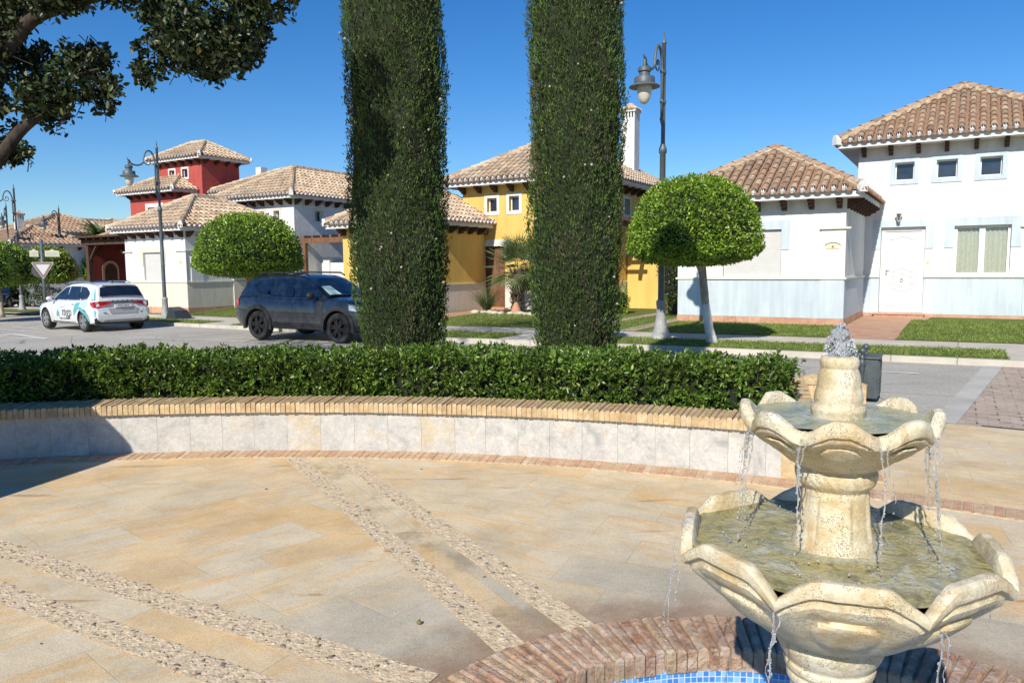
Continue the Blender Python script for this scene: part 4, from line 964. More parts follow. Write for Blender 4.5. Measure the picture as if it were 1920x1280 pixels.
lolly('clipped_tree', -21.0, 29.2, 2.75, 1.0, 1.95, 9, 'umbrella clipped tree cut by the left edge of the view', 4500, leaf=0.09)
lolly('clipped_tree', -28.6, 52.0, 2.6, 1.0, 2.0, 10, 'most distant small umbrella clipped tree beside the dark carport', 2500, leaf=0.14)

# ---------------------------------------------------------------- big fig tree, upper left
YF = 7.4
def px3(px, py, Y=YF):       # metres at depth Y for this branch layout
    X = (px-960)/FPX*Y*1.0; return Vector((X*1.0, Y, CAMH+(500-py)/FPX*Y*1.01))
ft = thing('fig_tree', 'big dark leaved fig tree spreading its limbs in from the upper left', 'tree', (-5.25, 4.45, 0))
g = Geo()
g.tube([(-4.92, 4.45, -0.05), (-4.92, 4.45, 0.15), (-4.92, 4.5, 0.7), (-5.05, 4.7, 1.6), (-5.5, 5.1, 2.2)], [0.78, 0.66, 0.60, 0.56, 0.42], 18)
g.build('trunk', M['bark_brown'], ft, tuple(ft.location), smooth=True)
def limb(pts, rads):
    g = Geo(); 
    P_ = [Vector(p) for p in pts]; out = []; rr_ = []
    for i in range(len(P_)-1):
        p0 = P_[max(0, i-1)]; p1 = P_[i]; p2 = P_[i+1]; p3 = P_[min(len(P_)-1, i+2)]
        for k in range(5):
            u = k/5; out.append(0.5*((2*p1)+(-p0+p2)*u+(2*p0-5*p1+4*p2-p3)*u*u+(-p0+3*p1-3*p2+p3)*u**3)); rr_.append(rads[i]+(rads[i+1]-rads[i])*u)
    out.append(P_[-1]); rr_.append(rads[-1]); g.tube(out, rr_, 10)
    g.build('limb', M['bark_brown'], ft, tuple(ft.location), smooth=True)
S_ = Vector((-5.5, 5.1, 2.2))
limb([S_-Vector((0, 0, .3)), (-5.6, 6.0, 2.7), px3(-40, 300), px3(5, 200), px3(45, 115), px3(95, 55), px3(160, 32), px3(250, 2), px3(330, -60), px3(430, -120, 7.8)], [0.24, 0.17, 0.10, 0.085, 0.075, 0.07, 0.05, 0.042, 0.035, 0.02])
limb([S_-Vector((0, 0, .2)), (-5.5, 6.2, 2.35), px3(-50, 370), px3(10, 308), px3(60, 250), px3(105, 215), px3(140, 180), px3(180, 150), px3(215, 140)], [0.2, 0.13, 0.075, 0.066, 0.056, 0.045, 0.028, 0.016, 0.008])
limb([px3(40, 125), px3(55, 60), px3(62, 0), px3(90, -70), px3(120, -160, 7.8)], [0.06, 0.05, 0.045, 0.035, 0.02])
limb([S_, (-5.7, 5.6, 3.4), (-6.0, 6.6, 4.8), (-6.2, 7.8, 6.0), (-6.0, 9.2, 7.2)], [0.26, 0.2, 0.16, 0.11, 0.05])
limb([S_, (-6.4, 5.6, 3.2), (-7.8, 6.9, 4.6), (-9.0, 8.6, 6.0), (-9.6, 10.2, 7.0)], [0.24, 0.17, 0.13, 0.08, 0.04])
False and limb([px3(190, 25), px3(240, 40), px3(280, 60), px3(290, 110), px3(300, 140)], [0.03, 0.02, 0.012, 0.008, 0.005])
limb([px3(0, 60), px3(-5, 30), px3(10, -20), px3(0, -90)], [0.05, 0.05, 0.045, 0.03])
vis = [(430, 50, 95, 520), (520, 5, 60, 300), (475, 75, 62, 260), (410, 105, 58, 220), (372, 80, 50, 180), (335, 40, 48, 190), (300, 10, 45, 160), (350, 118, 35, 90), (418, 142, 28, 70), (452, 120, 40, 110), (300, 146, 28, 80), (292, 100, 14, 14), (330, 90, 30, 60),
       (25, 55, 62, 260), (75, 15, 55, 230), (10, 115, 48, 150), (130, 5, 45, 180), (180, 5, 38, 130), (235, 2, 34, 90), (45, 100, 40, 110),
       (75, 150, 42, 130), (115, 130, 35, 100), (165, 118, 24, 50), (190, 125, 26, 60), (215, 120, 26, 60), (160, 160, 40, 110), (205, 165, 36, 100), (222, 200, 20, 40), (232, 170, 22, 35), (135, 195, 38, 100), (95, 190, 40, 110), (120, 222, 30, 60), (30, 195, 22, 30), (28, 210, 14, 16),
       (30, 285, 26, 60), (60, 288, 20, 30), (5, 285, 26, 50), (75, 285, 12, 14), (28, 262, 14, 18), (10, 10, 50, 160), (55, 240, 16, 12)]
off = [(300, -110, 120, 700), (420, -90, 110, 600), (120, -120, 130, 700), (-60, -40, 130, 600), (-150, 120, 120, 500), (540, -70, 60, 200), (-120, 260, 60, 120)]
pts = []
for (x, y, r, n) in vis+off:
    Y = YF+random.uniform(-0.15, 0.35); c = px3(x, y, Y); rr_ = r/FPX*Y
    n = int(n*0.88); d = sph_dirs(n)*(RS.uniform(0.15, 1, (n, 1))**(1/2.2))*rr_; d[:, 1] *= 0.9
    pts.append(d+np.array(c))
for (x, y, z, r, n) in [(-6.0, 9.2, 7.3, 1.5, 900), (-4.6, 9.9, 8.1, 1.2, 700), (-3.4, 9.0, 7.2, 1.1, 500), (-8.0, 9.5, 7.4, 1.6, 900), (-9.5, 10.3, 7.4, 1.3, 800), (-7.5, 7.6, 6.4, 1.5, 700), (-9.0, 8.6, 6.0, 1.2, 600), (-5.5, 7.0, 5.9, 1.1, 500), (-10.4, 11.3, 8.3, 1.0, 500), (-5.2, 10.5, 8.6, 1.1, 450), (-4.0, 10.6, 8.2, 0.8, 350)]:
    d = sph_dirs(n)*(RS.uniform(0.1, 1, (n, 1))**(1/2.4))*r; pts.append(d+np.array([x, y, z]))
Pf = np.concatenate(pts); K = 4; Pl = np.repeat(Pf, K, 0)+RS.normal(scale=0.02, size=(len(Pf)*K, 3)); Dl = unit(RS.normal(size=Pl.shape)+np.repeat(unit(RS.normal(size=Pf.shape)), K, 0)*0.8+np.array([0, 0, -0.1]))
leaves('foliage', Pl-np.array(ft.location), Dl, 0.066, 0.50, M['fig_leaf'], ft, fold=0.18)
g = Geo(); sel_ = Pf[RS.rand(len(Pf)) < 0.10]
for q in sel_[:520]:
    d = Vector(unit(RS.normal(size=(1, 3)))[0])*random.uniform(.06, .2); q = Vector(q); g.tube([q-d, q, q+d*0.6+Vector((0, 0, .02))], [0.005, 0.004, 0.002], 4)
g.build('twigs', M['bark_brown'], ft, tuple(ft.location))['kind'] = 'stuff'

# ---------------------------------------------------------------- plants around the houses
def shrub(name, x, y, z, w, d_, h, n, seed, label, mat='shrub_leaf', leaf=0.07):
    t = thing(name, label, 'shrub', (x, y, z)); rs = np.random.RandomState(seed)
    dd = unit(rs.normal(size=(n, 3))); rad_ = rs.uniform(0.55, 1, (n, 1))**0.5; bl = 1+0.18*np.sin(dd[:, :1]*7+seed)+0.12*np.sin(dd[:, 2:]*9)
    Pp = dd*rad_*bl*np.array([w/2, d_/2, h/2])+np.array([0, 0, h/2]); D = unit(dd+rs.normal(scale=.7, size=dd.shape))
    leaves('foliage', Pp, D, leaf, 0.45, M[mat], t)
    g = Geo(); V, F = ICO[2]; g.add([(v[0]*w*.36, v[1]*d_*.36, v[2]*h*.38+h/2) for v in V], F); g.build('shade_core', M['hedge_core'], t, smooth=True)  # solid dark filler, its colour standing for shade inside the shrub
    return t
def onxy(s, t): p = P(s, t); return p.x, p.y
x, y = onxy(-17.6, 23.3); shrub('garden_shrub', x, y, 0.0, 3.2, 2.2, 2.25, 5200, 3, 'bushy green shrub behind the roof of the dark blue car', leaf=0.10)
x, y = onxy(-7.7, 22.6); shrub('climbing_shrub', x, y, 0.15, 1.0, 1.1, 2.5, 3200, 4, 'tall leafy shrub beside the black side gate')
x, y = onxy(-9.6, 22.9); shrub('round_bush', x, y, 0.12, 0.7, 0.7, 0.85, 900, 5, 'small rounded bush peeping out right of the cypress', 'lolly_leaf')
# fan palm
fp = thing('fan_palm', 'green fan palm growing by the door of the yellow house', 'palm', tuple(P(-13.0, 22.0, 0.12)))
g = Geo(); g.tube([(0, 0, 0), (0.02, 0, 0.5), (0.05, 0, 1.0), (0.06, 0, 1.5)], [0.17, 0.2, 0.21, 0.17], 14)
rj = random.Random(3)
for i in range(150):
    a = rj.uniform(0, 2*PI); z = rj.uniform(0.1, 1.5); d = Vector((math.cos(a), math.sin(a), 0.9)).normalized(); p = Vector((0.19*math.cos(a), 0.19*math.sin(a), z)); g.tube([p, p+d*0.13], [0.03, 0.01], 4)
g.build('trunk', m_bark('palm_trunk', (0.04, 0.03, 0.02), (0.13, 0.09, 0.06)), fp)
VV, FF = [], []
for i in range(52):
    a = rj.uniform(0, 2*PI); el = rj.uniform(-0.7, 1.3); L0 = rj.uniform(0.45, 0.8)
    base = Vector((0.06, 0, 1.45)); dr = Vector((math.cos(a)*math.cos(el), math.sin(a)*math.cos(el), math.sin(el))); hub = base+dr*L0
    sd_ = dr.cross(Vector((0, 0, 1))); sd_ = sd_.normalized() if sd_.length > 0.1 else Vector((1, 0, 0)); upv = sd_.cross(dr)
    g0 = len(VV); w_ = upv*0.008; VV += [base-w_, base+w_, hub+w_, hub-w_]; FF.append((g0, g0+1, g0+2, g0+3))
    for k in range(22):
        b_ = (k/21-0.5)*3.6; ld = (dr*math.cos(b_)+sd_*math.sin(b_)); ln = 0.72*(0.75+0.25*math.cos(b_))*rj.uniform(.9, 1.1); droop = Vector((0, 0, -0.12*ln))
        tw = (upv*0.5+ld.cross(upv)).normalized()*0.016
        m_ = hub+ld*ln*0.55; e_ = hub+ld*ln+droop; g0 = len(VV); VV += [hub, m_-tw, e_, m_+tw]; FF.append((g0, g0+1, g0+2, g0+3))
fast_mesh('fronds', np.array([tuple(v) for v in VV]), np.array(FF), M['palm_leaf'], fp)
def grass_clump(x, y, z, n, h, w_, label, name='grass_clump'):
    t = thing(name, label, 'plant', (x, y, z)); rs = np.random.RandomState(8)
    a = rs.uniform(0, 2*PI, n); b_ = rs.uniform(0, 0.10, n); Pp = np.stack([b_*np.cos(a), b_*np.sin(a), 0*a], 1)
    D0 = unit(np.stack([np.cos(a)*0.35, np.sin(a)*0.35, np.ones(n)], 1)+rs.normal(scale=0.15, size=(n, 3))); V = []; F = []
    for i in range(n):
        p = Pp[i]; d = D0[i].copy(); L1 = h*rs.uniform(.6, 1.1)/5; s_ = np.array([-math.sin(a[i]), math.cos(a[i]), 0])*0.007; prev = None
        for k in range(6):
            ww = s_*(1-k/6); V += [p-ww, p+ww]; o0 = len(V)-2
            if prev is not None: F.append((prev, prev+1, o0+1, o0))
            prev = o0; p = p+d*L1; d = d+np.array([0.10*math.cos(a[i]), 0.10*math.sin(a[i]), -0.22]); d /= np.linalg.norm(d)
    fast_mesh('blades', np.array(V), np.array(F), M['palm_leaf'], t)
x, y = onxy(-14.05, 21.7); grass_clump(x, y, 0.12, 420, 1.25, 0.01, 'clump of long arching grass beside the brown door')
x, y = onxy(-13.1, 23.0); g = Geo(); 
# white flowering climber bits on the wall are left to a small shrub
# border stones
for i in range(11):
    s = -14.2+0.30*i; t_ = 21.2+0.12*math.sin(i*1.3)-0.03*i
    g = Geo(); V, F = ICO[2]; rnd = random.Random(i+50); k1, k2, k3 = rnd.uniform(.13, .2), rnd.uniform(.1, .15), rnd.uniform(.06, .1)
    g.add([(v[0]*k1*(1+.15*math.sin(4*v[1]+i)), v[1]*k2*(1+.1*math.cos(5*v[0]+i)), v[2]*k3) for v in V], F)
    if i == 0: ms_ = m_plain('limestone', (0.52, 0.46, 0.37), 0.85, var=0.3, nscale=6, bmp=0.6)
    o = g.build('border_stone', ms_, smooth=True); o.location = P(s, t_, 0.17); o.rotation_euler = (0, 0, i*1.1)
    tag(o, 'pale rough stone in the border row at the foot of the palm bed', 'stone', 'stones edging the palm bed')
tp = thing('terracotta_pot', 'upturned terracotta cone pot behind the border stones', 'pot', tuple(P(-12.75, 21.5, 0.14)))
g = Geo(); g.lathe([(0.19, 0), (0.185, 0.04), (0.15, 0.16), (0.09, 0.29), (0.05, 0.36), (0.03, 0.38), (0.0, 0.385)], 20); g.build('pot_body', m_plain('terracotta', (0.50, 0.25, 0.14), 0.8), tp, smooth=True)
# far plants
def far_palm(x, y, z, H, label):
    t = thing('palm_tree', label, 'palm', (x, y, z)); g = Geo(); g.tube([(0, 0, 0), (0.1, 0, H*.5), (0, 0, H)], [0.2, 0.16, 0.15], 8); g.build('trunk', M['bark_brown'], t)
    V, F = [], []; rj = random.Random(2)
    for i in range(34):
        a = rj.uniform(0, 2*PI); el = rj.uniform(-0.3, 1.2); d = Vector((math.cos(a)*math.cos(el), math.sin(a)*math.cos(el), math.sin(el))); p = Vector((0, 0, H)); s_ = Vector((-math.sin(a), math.cos(a), 0))
        for k in range(8):
            q = p+d*0.22; w0 = 0.28*(1-k/8)+0.03; o0 = len(V); V += [p-s_*w0-Vector((0, 0, .06)), p, q, q-s_*w0*.9-Vector((0, 0, .06)), p+s_*w0-Vector((0, 0, .06)), q+s_*w0*.9-Vector((0, 0, .06))]; F += [(o0, o0+1, o0+2, o0+3), (o0+1, o0+4, o0+5, o0+2)]
            p = q; d = (d+Vector((0, 0, -0.17))).normalized()
    fast_mesh('fronds', np.array([tuple(v) for v in V]), np.array(F), M['palm_leaf'], t)
far_palm(-29.8, 54.5, -0.5, 4.5, 'distant palm top showing above the dark carport roof')
shrub('pine_tree', 8.5, 32.5, 3.9, 1.2, 1.0, 1.6, 900, 12, 'dark tree top just showing above the roof of the blue trimmed house', 'far_leaf', 0.16)
shrub('flowering_bush', -30.5, 50.5, -0.5, 1.6, 1.2, 1.9, 1200, 14, 'dark bush with red flowers behind the white car', 'shrub_leaf', 0.14)
shrub('garden_hedge', -31.5, 44.0, -0.5, 9.0, 1.6, 1.7, 5000, 15, 'dark garden hedge in front of the far left white house', 'shrub_leaf', 0.14)
# ---------------------------------------------------------------- grass blades on the lawns
areas = [(-7.5, 0.74, tk, to, 9000), (-12.2, -8.95, tk, to, 3500), (-6.5, -2.5, ti, lambda s: 20.4, 9000), (-1.1, 3.0, ti, lambda s: 23.4, 14000), (-14.5, -6.9, ti, lambda s: 21.5, 9000), (-32, -14.6, ti, lambda s: 19.2, 3500), (-26.3, -21.2, tk, to, 1800), (-19.6, -16.2, tk, to, 1500)]
Pg = []
for s0, s1, fa, fb, n in areas:
    s = RS.uniform(s0, s1, n); u = RS.uniform(0, 1, n)
    for si, ui in zip(s, u):
        a_, b_ = fa(si)+0.15*(fa is tk), fb(si); t_ = a_+(b_-a_)*ui
        if -15.1 < si < -14 and t_ > 18: continue
        p = P(si, t_); zz = (gst(si, t_)+RZ) if fa is tk else lawnz(si, t_); Pg.append((p.x, p.y, zz-0.003))
Pg = np.array(Pg); D = unit(RS.normal(scale=0.45, size=Pg.shape)*np.array([1, 1, 0.2])+np.array([0, 0, 1]))
o = leaves('grass', Pg, D, 0.055, 0.16, M['blade'], None, fold=0.1); tag(o, 'short grass blades on the lawns and verges across the street', 'grass', kind='stuff')
# ---------------------------------------------------------------- house materials
TST = [(0.0, (0.28, 0.17, 0.115)), (0.15, (0.42, 0.27, 0.17)), (0.35, (0.52, 0.36, 0.235)), (0.50, (0.46, 0.29, 0.195)), (0.6, (0.52, 0.38, 0.26)), (0.72, (0.58, 0.43, 0.29)), (0.85, (0.34, 0.25, 0.185)), (1.0, (0.50, 0.37, 0.26))]
TS2 = [(p, (min(1, c[0]*1.18+.02), min(1, c[1]*1.28+.02), min(1, c[2]*1.3+.02))) for p, c in TST]
M['tile'] = m_island('clay_roof_tile', TST, 0.85, 9, 0.45, 0.6, 40, 0.01, 0.2, (6, (0.24, 0.18, 0.12), 0.6))
M['tile_pale'] = m_island('pale_clay_roof_tile', TS2, 0.85, 9, 0.35, 0.6, 40, 0.01, 0.2, (5, (0.55, 0.44, 0.29), 0.5))
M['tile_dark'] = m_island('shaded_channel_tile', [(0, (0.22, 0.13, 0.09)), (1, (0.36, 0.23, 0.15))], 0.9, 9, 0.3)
M['roof_mortar'] = m_plain('roof_mortar', (0.50, 0.40, 0.27), 0.95, var=0.3, nscale=9, bmp=0.9, bscale=25)
M['w_white'] = m_plaster('white_render', (0.71, 0.705, 0.685)); M['w_cream'] = m_plaster('cream_render', (0.70, 0.64, 0.53)); M['w_blue'] = m_plaster('pale_blue_render', (0.56, 0.64, 0.68), 0.14)
M['w_yellow'] = m_plaster('ochre_render', (0.74, 0.50, 0.145), 0.12); M['w_red'] = m_plaster('crimson_render', (0.46, 0.09, 0.075), 0.15); M['w_pink'] = m_plaster('offwhite_render', (0.74, 0.68, 0.62))
M['w_tan'] = m_plaster('tan_render', (0.55, 0.42, 0.26))
M['ledge'] = m_plain('ledge_stone', (0.68, 0.64, 0.54), 0.8, var=0.08)
M['wood_dark'] = m_bark('dark_stained_wood', (0.045, 0.022, 0.014), (0.10, 0.05, 0.03), 6)
M['wood_orange'] = m_bark('varnished_wood', (0.35, 0.15, 0.03), (0.55, 0.27, 0.06), 5)
M['wood_brown'] = m_bark('brown_wood', (0.12, 0.055, 0.03), (0.22, 0.11, 0.06), 5)
M['pvc'] = m_plain('white_gloss_frame', (0.74, 0.74, 0.735), 0.35, var=0.03)
M['shut'] = m_plain('roller_shutter', (0.62, 0.61, 0.58), 0.6, var=0.05)
M['pane'] = m_glass_dark('window_glass'); M['pane_mid'] = m_glass_dark('window_glass_mid', (0.06, 0.07, 0.065), 0.08)
M['terra'] = m_island('terracotta_skirting', [(0, (0.52, 0.27, 0.17)), (1, (0.60, 0.36, 0.24))], 0.75, 8, 0.3)
M['iron'] = m_plain('black_iron', (0.02, 0.02, 0.022), 0.5, var=0.2)
M['chrome'] = m_plain('satin_metal', (0.6, 0.6, 0.6), 0.3, 1.0)
def glass_clear():
    m, nt, b = new_mat('clear_window_glass'); gl = N(nt, 'ShaderNodeBsdfGlossy'); gl.inputs['Roughness'].default_value = 0.02; tr = N(nt, 'ShaderNodeBsdfTransparent')
    tr.inputs['Color'].default_value = (0.88, 0.90, 0.88, 1); ms = N(nt, 'ShaderNodeMixShader'); fr = N(nt, 'ShaderNodeFresnel'); fr.inputs['IOR'].default_value = 1.6
    L(nt, fr.outputs[0], ms.inputs[0]); L(nt, tr.outputs[0], ms.inputs[1]); L(nt, gl.outputs[0], ms.inputs[2])
    out = [n for n in nt.nodes if n.type == 'OUTPUT_MATERIAL'][0]; L(nt, ms.outputs[0], out.inputs[0]); return m
M['glass'] = glass_clear()
M['curtain'] = m_plain('net_curtain', (0.66, 0.67, 0.62), 0.9, var=0.18, nscale=30)
M['plaque'] = m_plain('plaque_cream', (0.75, 0.66, 0.42), 0.4, var=0.05)

class House:
    def __init__(s, name, label, cat, s0, t0, z0, group=None):
        s.s0, s.t0, s.z0 = s0, t0, z0
        s.root = thing(name, label, cat, tuple(P(s0, t0, z0)), -PH, group); s.off = (s0, t0, z0)
    rz = None
    def tf(s, p):      # main block measured again: stands farther back and is a little bigger
        if not s.rz: return p
        k = s.rz; return (p[0]*k, 25.0+(p[1]-23.6)*k, 1.7+(p[2]-1.7)*k)
    def part(s, name, g, mat, parent=None, **k):
        if s.rz: g.v = [s.tf(q) for q in g.v]
        return g.build(name, mat, parent or s.root, s.off, **k)
    def wall(s, s0, s1, t0, t1, z0, z1, mat, holes=(), depth=0.22, name='wall', side_holes=()):
        """box whose front face (t=t0) and right face (s=s1) have real openings"""
        g = Geo()
        def face(u0, u1, hs, mk):
            us = sorted(set([u0, u1]+[h[0] for h in hs]+[h[1] for h in hs])); zs = sorted(set([z0, z1]+[h[2] for h in hs]+[h[3] for h in hs]))
            for a, b in zip(us, us[1:]):
                for c, d in zip(zs, zs[1:]):
                    if any(h[0] <= a+1e-6 and b <= h[1]+1e-6 and h[2] <= c+1e-6 and d <= h[3]+1e-6 for h in hs): continue
                    g.quad(mk(a, 0, c), mk(b, 0, c), mk(b, 0, d), mk(a, 0, d))
            for a, b, c, d in hs:
                D = depth
                g.quad(mk(a, 0, c), mk(a, D, c), mk(a, D, d), mk(a, 0, d)); g.quad(mk(b, D, c), mk(b, 0, c), mk(b, 0, d), mk(b, D, d))
                g.quad(mk(a, 0, d), mk(a, D, d), mk(b, D, d), mk(b, 0, d)); g.quad(mk(a, D, c), mk(a, 0, c), mk(b, 0, c), mk(b, D, c))
                g.quad(mk(a, D, c), mk(b, D, c), mk(b, D, d), mk(a, D, d))
        face(s0, s1, list(holes), lambda u, d, z: (u, t0+d, z))
        face(t0, t1, list(side_holes), lambda u, d, z: (s1-d, u, z))
        g.quad((s0, t1, z0), (s0, t0, z0), (s0, t0, z1), (s0, t1, z1)); g.quad((s1, t1, z0), (s0, t1, z0), (s0, t1, z1), (s1, t1, z1)); g.quad((s0, t0, z1), (s1, t0, z1), (s1, t1, z1), (s0, t1, z1))
        return s.part(name, g, mat)
    def band(s, name, segs, z0, z1, out, mat):
        """segs: ('f', s0,s1,t) front or ('r', t0,t1,s) right side"""
        for q in segs:
            g = Geo()
            if q[0] == 'f': g.box(q[1], q[2], q[3]-out, q[3]+0.03, z0, z1)
            else: g.box(q[3]-0.03, q[3]+out, q[1], q[2], z0, z1)
            s.part(name, g, mat)
    def boxes(s, name, bxs, mat):
        for b in bxs: g = Geo(); g.box(*b); s.part(name, g, mat)
    def skirting(s, segs, z0, z1, out):
        for q in segs:
            a = q[1]; g = Geo()
            while a < q[2]-0.02:
                b = min(q[2], a+0.33)
                if q[0] == 'f': g.box(a+.003, b-.003, q[3]-out, q[3]+0.03, z0, z1)
                else: g.box(q[3]-0.03, q[3]+out, a+.003, b-.003, z0, z1)
                a = b
            s.part('skirting_tiles', g, M['terra'])
    def window(s, a, b, c, d, t, side=False, S=None, frame=0.055, mull=False, mat='pane', dep=0.14, fmat='pvc', shutter=0.0, curtain=False):
        def bx(g, u0, u1, d0, d1, z0, z1):
            if side: g.box(S-d1, S-d0, u0, u1, z0, z1)
            else: g.box(u0, u1, t+d0, t+d1, z0, z1)
        g = Geo()
        bx(g, a, a+frame, dep-0.03, dep+0.03, c, d); bx(g, b-frame, b, dep-0.03, dep+0.03, c, d); bx(g, a+frame, b-frame, dep-0.03, dep+0.03, c, c+frame); bx(g, a+frame, b-frame, dep-0.03, dep+0.03, d-frame, d)
        if mull: m = (a+b)/2; bx(g, m-frame*.9, m+frame*.9, dep-0.035, dep+0.03, c+frame, d-frame)
        w_ = s.part('window', g, M[fmat])
        g = Geo()
        if shutter < 1: bx(g, a+frame, b-frame, dep, dep+0.006, c+frame, d-frame); s.part('pane', g, M['glass'] if curtain else M[mat], w_)
        if curtain:
            g = Geo(); n = 90; V = []
            for i in range(n+1):
                u = a+(b-a)*i/n; k = t+dep+0.045+0.016*math.sin(u*60)+0.008*math.sin(u*137)
                gap = abs(u-(a+b)/2)
                V += [(u, k, c), (u, k, d)]
            g.v = V; g.f = [(2*i, 2*i+2, 2*i+3, 2*i+1) for i in range(n)]; g.m = [0]*n; s.part('curtain', g, M['curtain'], w_, smooth=True)
        if shutter > 0:
            g = Geo(); z = d-frame*0.5; zb = d-(d-c)*shutter
            while z > zb: bx(g, a+0.02, b-0.02, dep-0.075, dep-0.052, z-0.042, z-0.004); bx(g, a+0.02, b-0.02, dep-0.065, dep-0.05, z-0.046, z); z -= 0.046
            s.part('shutter', g, M['shut'], w_)
        return w_
    def surround(s, a, b, c, d, t, w_, mat, out=0.02, legs=None, name='window_surround', top=None):
        """frame of render around an opening; legs = z where the side legs stop (None: full ring)"""
        g = Geo(); tp = top or w_
        g.box(a-w_, b+w_, t-out, t+0.01, d, d+tp)
        lo = legs if legs is not None else c-w_
        g.box(a-w_, a, t-out, t+0.01, lo, d-0.0005); g.box(b, b+w_, t-out, t+0.01, lo, d-0.0005)
        if legs is None: g.box(a, b, t-out, t+0.01, c-w_, c)
        return s.part(name, g, mat)
    def corbels(s, segs, ztop, sp=0.72, ln=0.40, big=1.0):
        prof = [(0, 0), (ln, 0), (ln, -0.07), (ln*.78, -0.10), (ln*.74, -0.15), (ln*.45, -0.18), (ln*.4, -0.23), (0, -0.25)]
        first = None
        for q in segs:
            n = max(1, int(round((q[2]-q[1])/sp)))
            for i in range(n+1):
                u = q[1]+(q[2]-q[1])*i/n
                if first is None:
                    g = Geo(); g.prism([(-p, z*big) for p, z in prof], 'x', -0.055, 0.055); first = g.build('corbel', M['wood_dark'], s.root); o = first
                else:
                    o = first.copy(); C.objects.link(o)
                q3 = s.tf((u, q[3], ztop) if q[0] == 'f' else (q[3], u, ztop)); o.location = (q3[0]-s.s0, q3[1]-s.t0, q3[2]-s.z0); o.rotation_euler = (0, 0, 0 if q[0] == 'f' else PI/2)
    def roof(s, s0, s1, t0, t1, zb, pitch, tile='tile', col=0.24, row=0.33, seg=6, faces='FRLB', fas=0.165, knob=True, rmax=None):
        """hip roof: zb = underside of the white eave board"""
        ze = zb+fas; w_, d_ = s1-s0, t1-t0; R = min(w_, d_)/2
        g = Geo(); g.box(s0+0.05, s1-0.05, t0+0.05, t1-0.05, zb, ze-0.015); s.part('eave_board', g, M['w_white'])
        rf = Geo(); ch = Geo(); dk = Geo(); mo = Geo(); wh = Geo(); sq = math.sqrt(1+pitch*pitch)
        spec = {'F': ((s0, t0), (1, 0), (0, 1), w_), 'R': ((s1, t0), (0, 1), (-1, 0), d_), 'B': ((s1, t1), (-1, 0), (0, -1), w_), 'L': ((s0, t1), (0, -1), (1, 0), d_)}
        for fc, (c, e, gd, Lw) in spec.items():
            c = Vector((c[0], c[1], ze)); e = Vector((e[0], e[1], 0)); gd = Vector((gd[0], gd[1], 0)); up_ = (gd+Vector((0, 0, pitch)))/1.0; nr = (Vector((0, 0, 1))-gd*pitch)/sq
            def pt(a, r, h=0.0): return c+e*a+up_*r+nr*h
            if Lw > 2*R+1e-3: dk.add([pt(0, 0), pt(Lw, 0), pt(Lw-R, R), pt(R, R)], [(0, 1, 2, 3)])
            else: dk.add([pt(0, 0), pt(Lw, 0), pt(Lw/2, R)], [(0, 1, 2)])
            if fc not in faces: continue
            n = int(Lw/col); c0 = (Lw-n*col)/2
            for i in range(n+1):
                for kind in (0, 1):
                    a = c0+i*col+(col/2 if kind == 0 else 0)
                    if a > Lw-0.03 or a < 0.03: continue
                    rm = min(a, Lw-a, R)-0.02; r = 0.06 if kind == 0 else -0.07; k = 0
                    jo = random.uniform(-.01, .01)
                    if kind == 0 and rm < 0.2: continue
                    while r < rm-0.05:
                        r2 = min(rm, r+row/sq*1.0); rr2 = min(rm+0.03, r2+0.05); j = random.uniform(-.006, .006); jr = random.uniform(-.012, .012)
                        sg = seg; pa, pb = [], []
                        for q in range(sg+1):
                            f = PI*q/sg
                            if kind == 0:
                                pa.append(pt(a+j-math.cos(f)*0.086, r+jr, 0.062+math.sin(f)*0.080)); pb.append(pt(a+jo*.5-math.cos(f)*0.072, rr2, 0.028+math.sin(f)*0.072))
                            else:
                                pa.append(pt(a-math.cos(f)*0.085, r, 0.075-math.sin(f)*0.085)); pb.append(pt(a-math.cos(f)*0.075, rr2, 0.06-math.sin(f)*0.07))
                        m_ = sg+1; tgt = rf if kind == 0 else ch
                        fs = [(q, q+1, m_+q+1, m_+q) for q in range(sg)]
                        if kind == 0 and seg >= 5:   # thickness lip on the lower end
                            pc = [pt(a+j-math.cos(PI*q/sg)*0.070, r+jr+0.002, 0.058+math.sin(PI*q/sg)*0.064) for q in range(sg+1)]
                            tgt.add(pa+pb+pc, fs+[(2*m_+q, 2*m_+q+1, q+1, q) for q in range(sg)])
                        else: tgt.add(pa+pb, fs)
                        if kind == 1 and k == 0:    # rolled lip so the eave end shows its thickness
                            pc = [pt(a-math.cos(PI*q/sg)*0.072, r+0.001, 0.078-math.sin(PI*q/sg)*0.070) for q in range(sg+1)]
                            tgt.add(pa+pc, [(q, q+1, m_+q+1, m_+q) for q in range(sg)])
                        if kind == 0 and k == 0:    # white mortar plug under the first cover tile
                            pa2, pb2 = [], []
                            for q in range(5):
                                f = PI*q/4; pa2.append(pt(a-math.cos(f)*0.062, -0.035, 0.0+math.sin(f)*0.088)); pb2.append(pt(a-math.cos(f)*0.070, 0.10, 0.03+math.sin(f)*0.088))
                            wh.add(pa2+pb2, [(q, q+1, 6+q-1+1-1, 5+q) for q in range(4)]+[(0, 1, 2, 3, 4)])
                        r = r2; k += 1
        # hips and ridge
        tips = []
        if w_ >= d_: T1, T2 = (s0+R, t0+R), (s1-R, t0+R)
        else: T1, T2 = (s0+R, t0+R), (s0+R, t1-R)
        def near(cx, cy): return min((T1, T2), key=lambda T: (T[0]-cx)**2+(T[1]-cy)**2)
        lines = []
        for cx, cy in ((s0, t0), (s1, t0), (s0, t1), (s1, t1)):
            T = near(cx, cy); lines.append((Vector((cx, cy, ze+0.045)), Vector((T[0], T[1], ze+pitch*R+0.05))))
